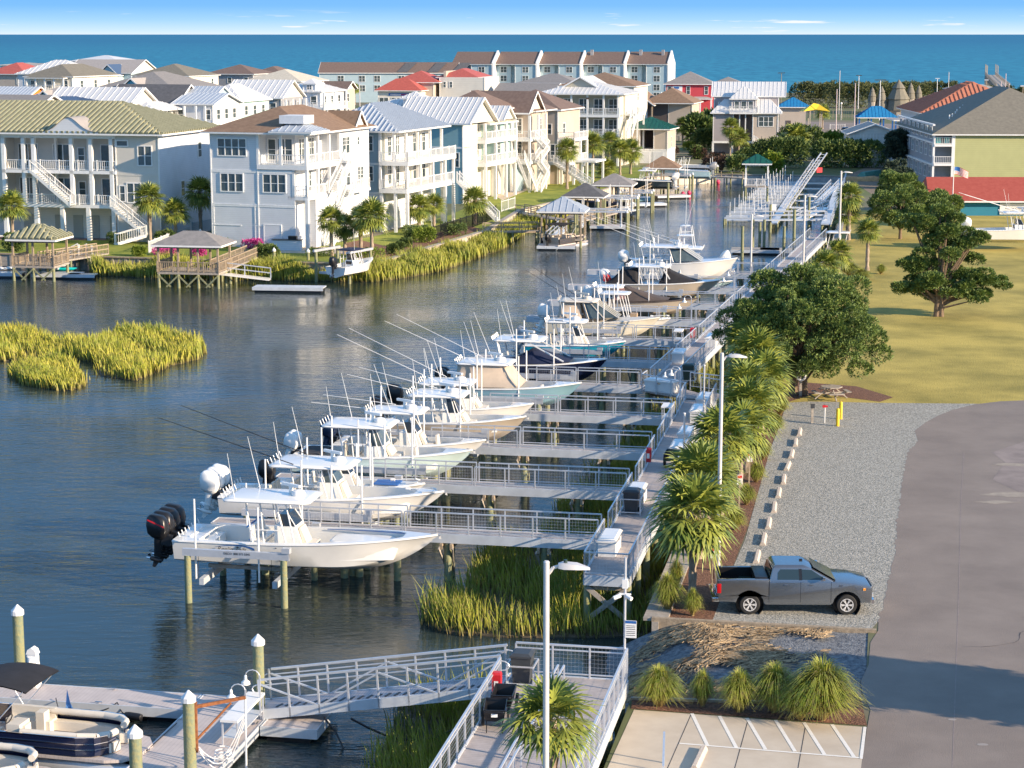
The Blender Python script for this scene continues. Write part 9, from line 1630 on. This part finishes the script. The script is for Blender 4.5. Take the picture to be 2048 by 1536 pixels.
th = thing('sand_pile', 'long low pile of orange sand at the canal head wall', 'sand', P(1722, 362, GZ)); b = MB(); b.loft([[(x, r_*math.cos(a), max(0, r_*.8*math.sin(a))) for a in [k*math.pi/6 for k in range(7)]] for x, r_ in ((-3.4, .2), (-2, .9), (0, .8), (2, 1.0), (3.4, .2))], closed=False, caps=(False, False)); b.build('mound', mat('orange sand', (.50, .30, .14), .95, var=.2), th, smooth=True)
# ---- tree shape added out of frame, standing in for whatever shades the road
bs = D(26.2, -13.6, GZ); tree('unseen stand-in tree added beyond the right edge to shade the road', bs, [(0, 0, 5.4, 2.4, 2.4, 1.6), (-2.6, 1.2, 5.0, 1.6, 1.4, 1.1), (-2.4, -1.0, 5.6, 1.7, 1.3, 1.0), (2, 0, 5, 2, 2, 1.5), (0, 0, 4.0, 2.6, 2.2, 1.2)], 22000, .24, seed=31, tr=.25)
# ---- loose pieces that are parts of their own
def split_loose(o, single, gap=.03):
    me = o.data; n = len(me.vertices); par = list(range(n))
    def find(a):
        while par[a] != a: par[a] = par[par[a]]; a = par[a]
        return a
    for e in me.edges: a, b = find(e.vertices[0]), find(e.vertices[1]); par[a] = b
    isl = {}
    for i in range(n): isl.setdefault(find(i), []).append(i)
    co = [v.co for v in me.vertices]; bb = [([min(co[i][k] for i in L_) for k in range(3)], [max(co[i][k] for i in L_) for k in range(3)], L_) for L_ in isl.values()]
    g_ = list(range(len(bb)))
    def f2(a):
        while g_[a] != a: a = g_[a]
        return a
    for i in range(len(bb)):
        for j in range(i):
            if all(bb[i][0][k]-gap <= bb[j][1][k] and bb[j][0][k]-gap <= bb[i][1][k] for k in range(3)): g_[f2(i)] = f2(j)
    grp = {}
    for i in range(len(bb)): grp.setdefault(f2(i), []).extend(bb[i][2])
    if len(grp) < 2: o.name = single; return
    for k, L_ in enumerate(grp.values()):
        S = set(L_); idx = {v: i for i, v in enumerate(L_)}; m2 = bpy.data.meshes.new(single); m2.from_pydata([tuple(co[v]) for v in L_], [], [[idx[v] for v in p.vertices] for p in me.polygons if p.vertices[0] in S])
        for m_ in me.materials: m2.materials.append(m_)
        c = put(m2, single, o.parent); c.location = o.location; c.rotation_euler = o.rotation_euler; c.scale = o.scale; c.matrix_parent_inverse = o.matrix_parent_inverse
        if k == 0:
            for ch in list(o.children): ch.parent = c
    bpy.data.objects.remove(o)
SPL = {'helm_seats': 'helm_seat', 'rod_holders': 'rod_holder', 'cleats': 'cleat', 'corner_trim': 'corner_trim', 'windshield_frame': 'windshield_frame', 'top_frame': 'top_frame', 'handle': 'handle', 'garage_door': 'garage_door', 'storage_door': 'storage_door', 'seat_piping': 'seat_piping', 'door_gap': 'door_gap', 'float': 'float', 'cross_beam': 'cross_beam', 'side_beam': 'side_beam', 'roof_panel': 'roof_panel', 'bimini_frame': 'bimini_frame', 'lounge_seat': 'lounge_seat', 'coaming_stripe': 'coaming_stripe', 'rub_rail': 'rub_rail', 'wall': 'wall', 'roof': 'roof', 'porch_deck': 'porch_deck', 'end_fin': 'end_fin', 'gable_wall': 'gable_wall', 'fascia': 'fascia', 'camera': 'camera', 'tread_cleats': 'tread_cleat', 'bunk': 'bunk', 'skip_body': 'skip_body'}
for o in list(bpy.data.objects):
    b_ = o.name.split('.')[0]
    if b_ in SPL and o.parent and o.type == 'MESH' and len(o.data.vertices) < 3000 and o.data.users == 1: split_loose(o, SPL[b_])
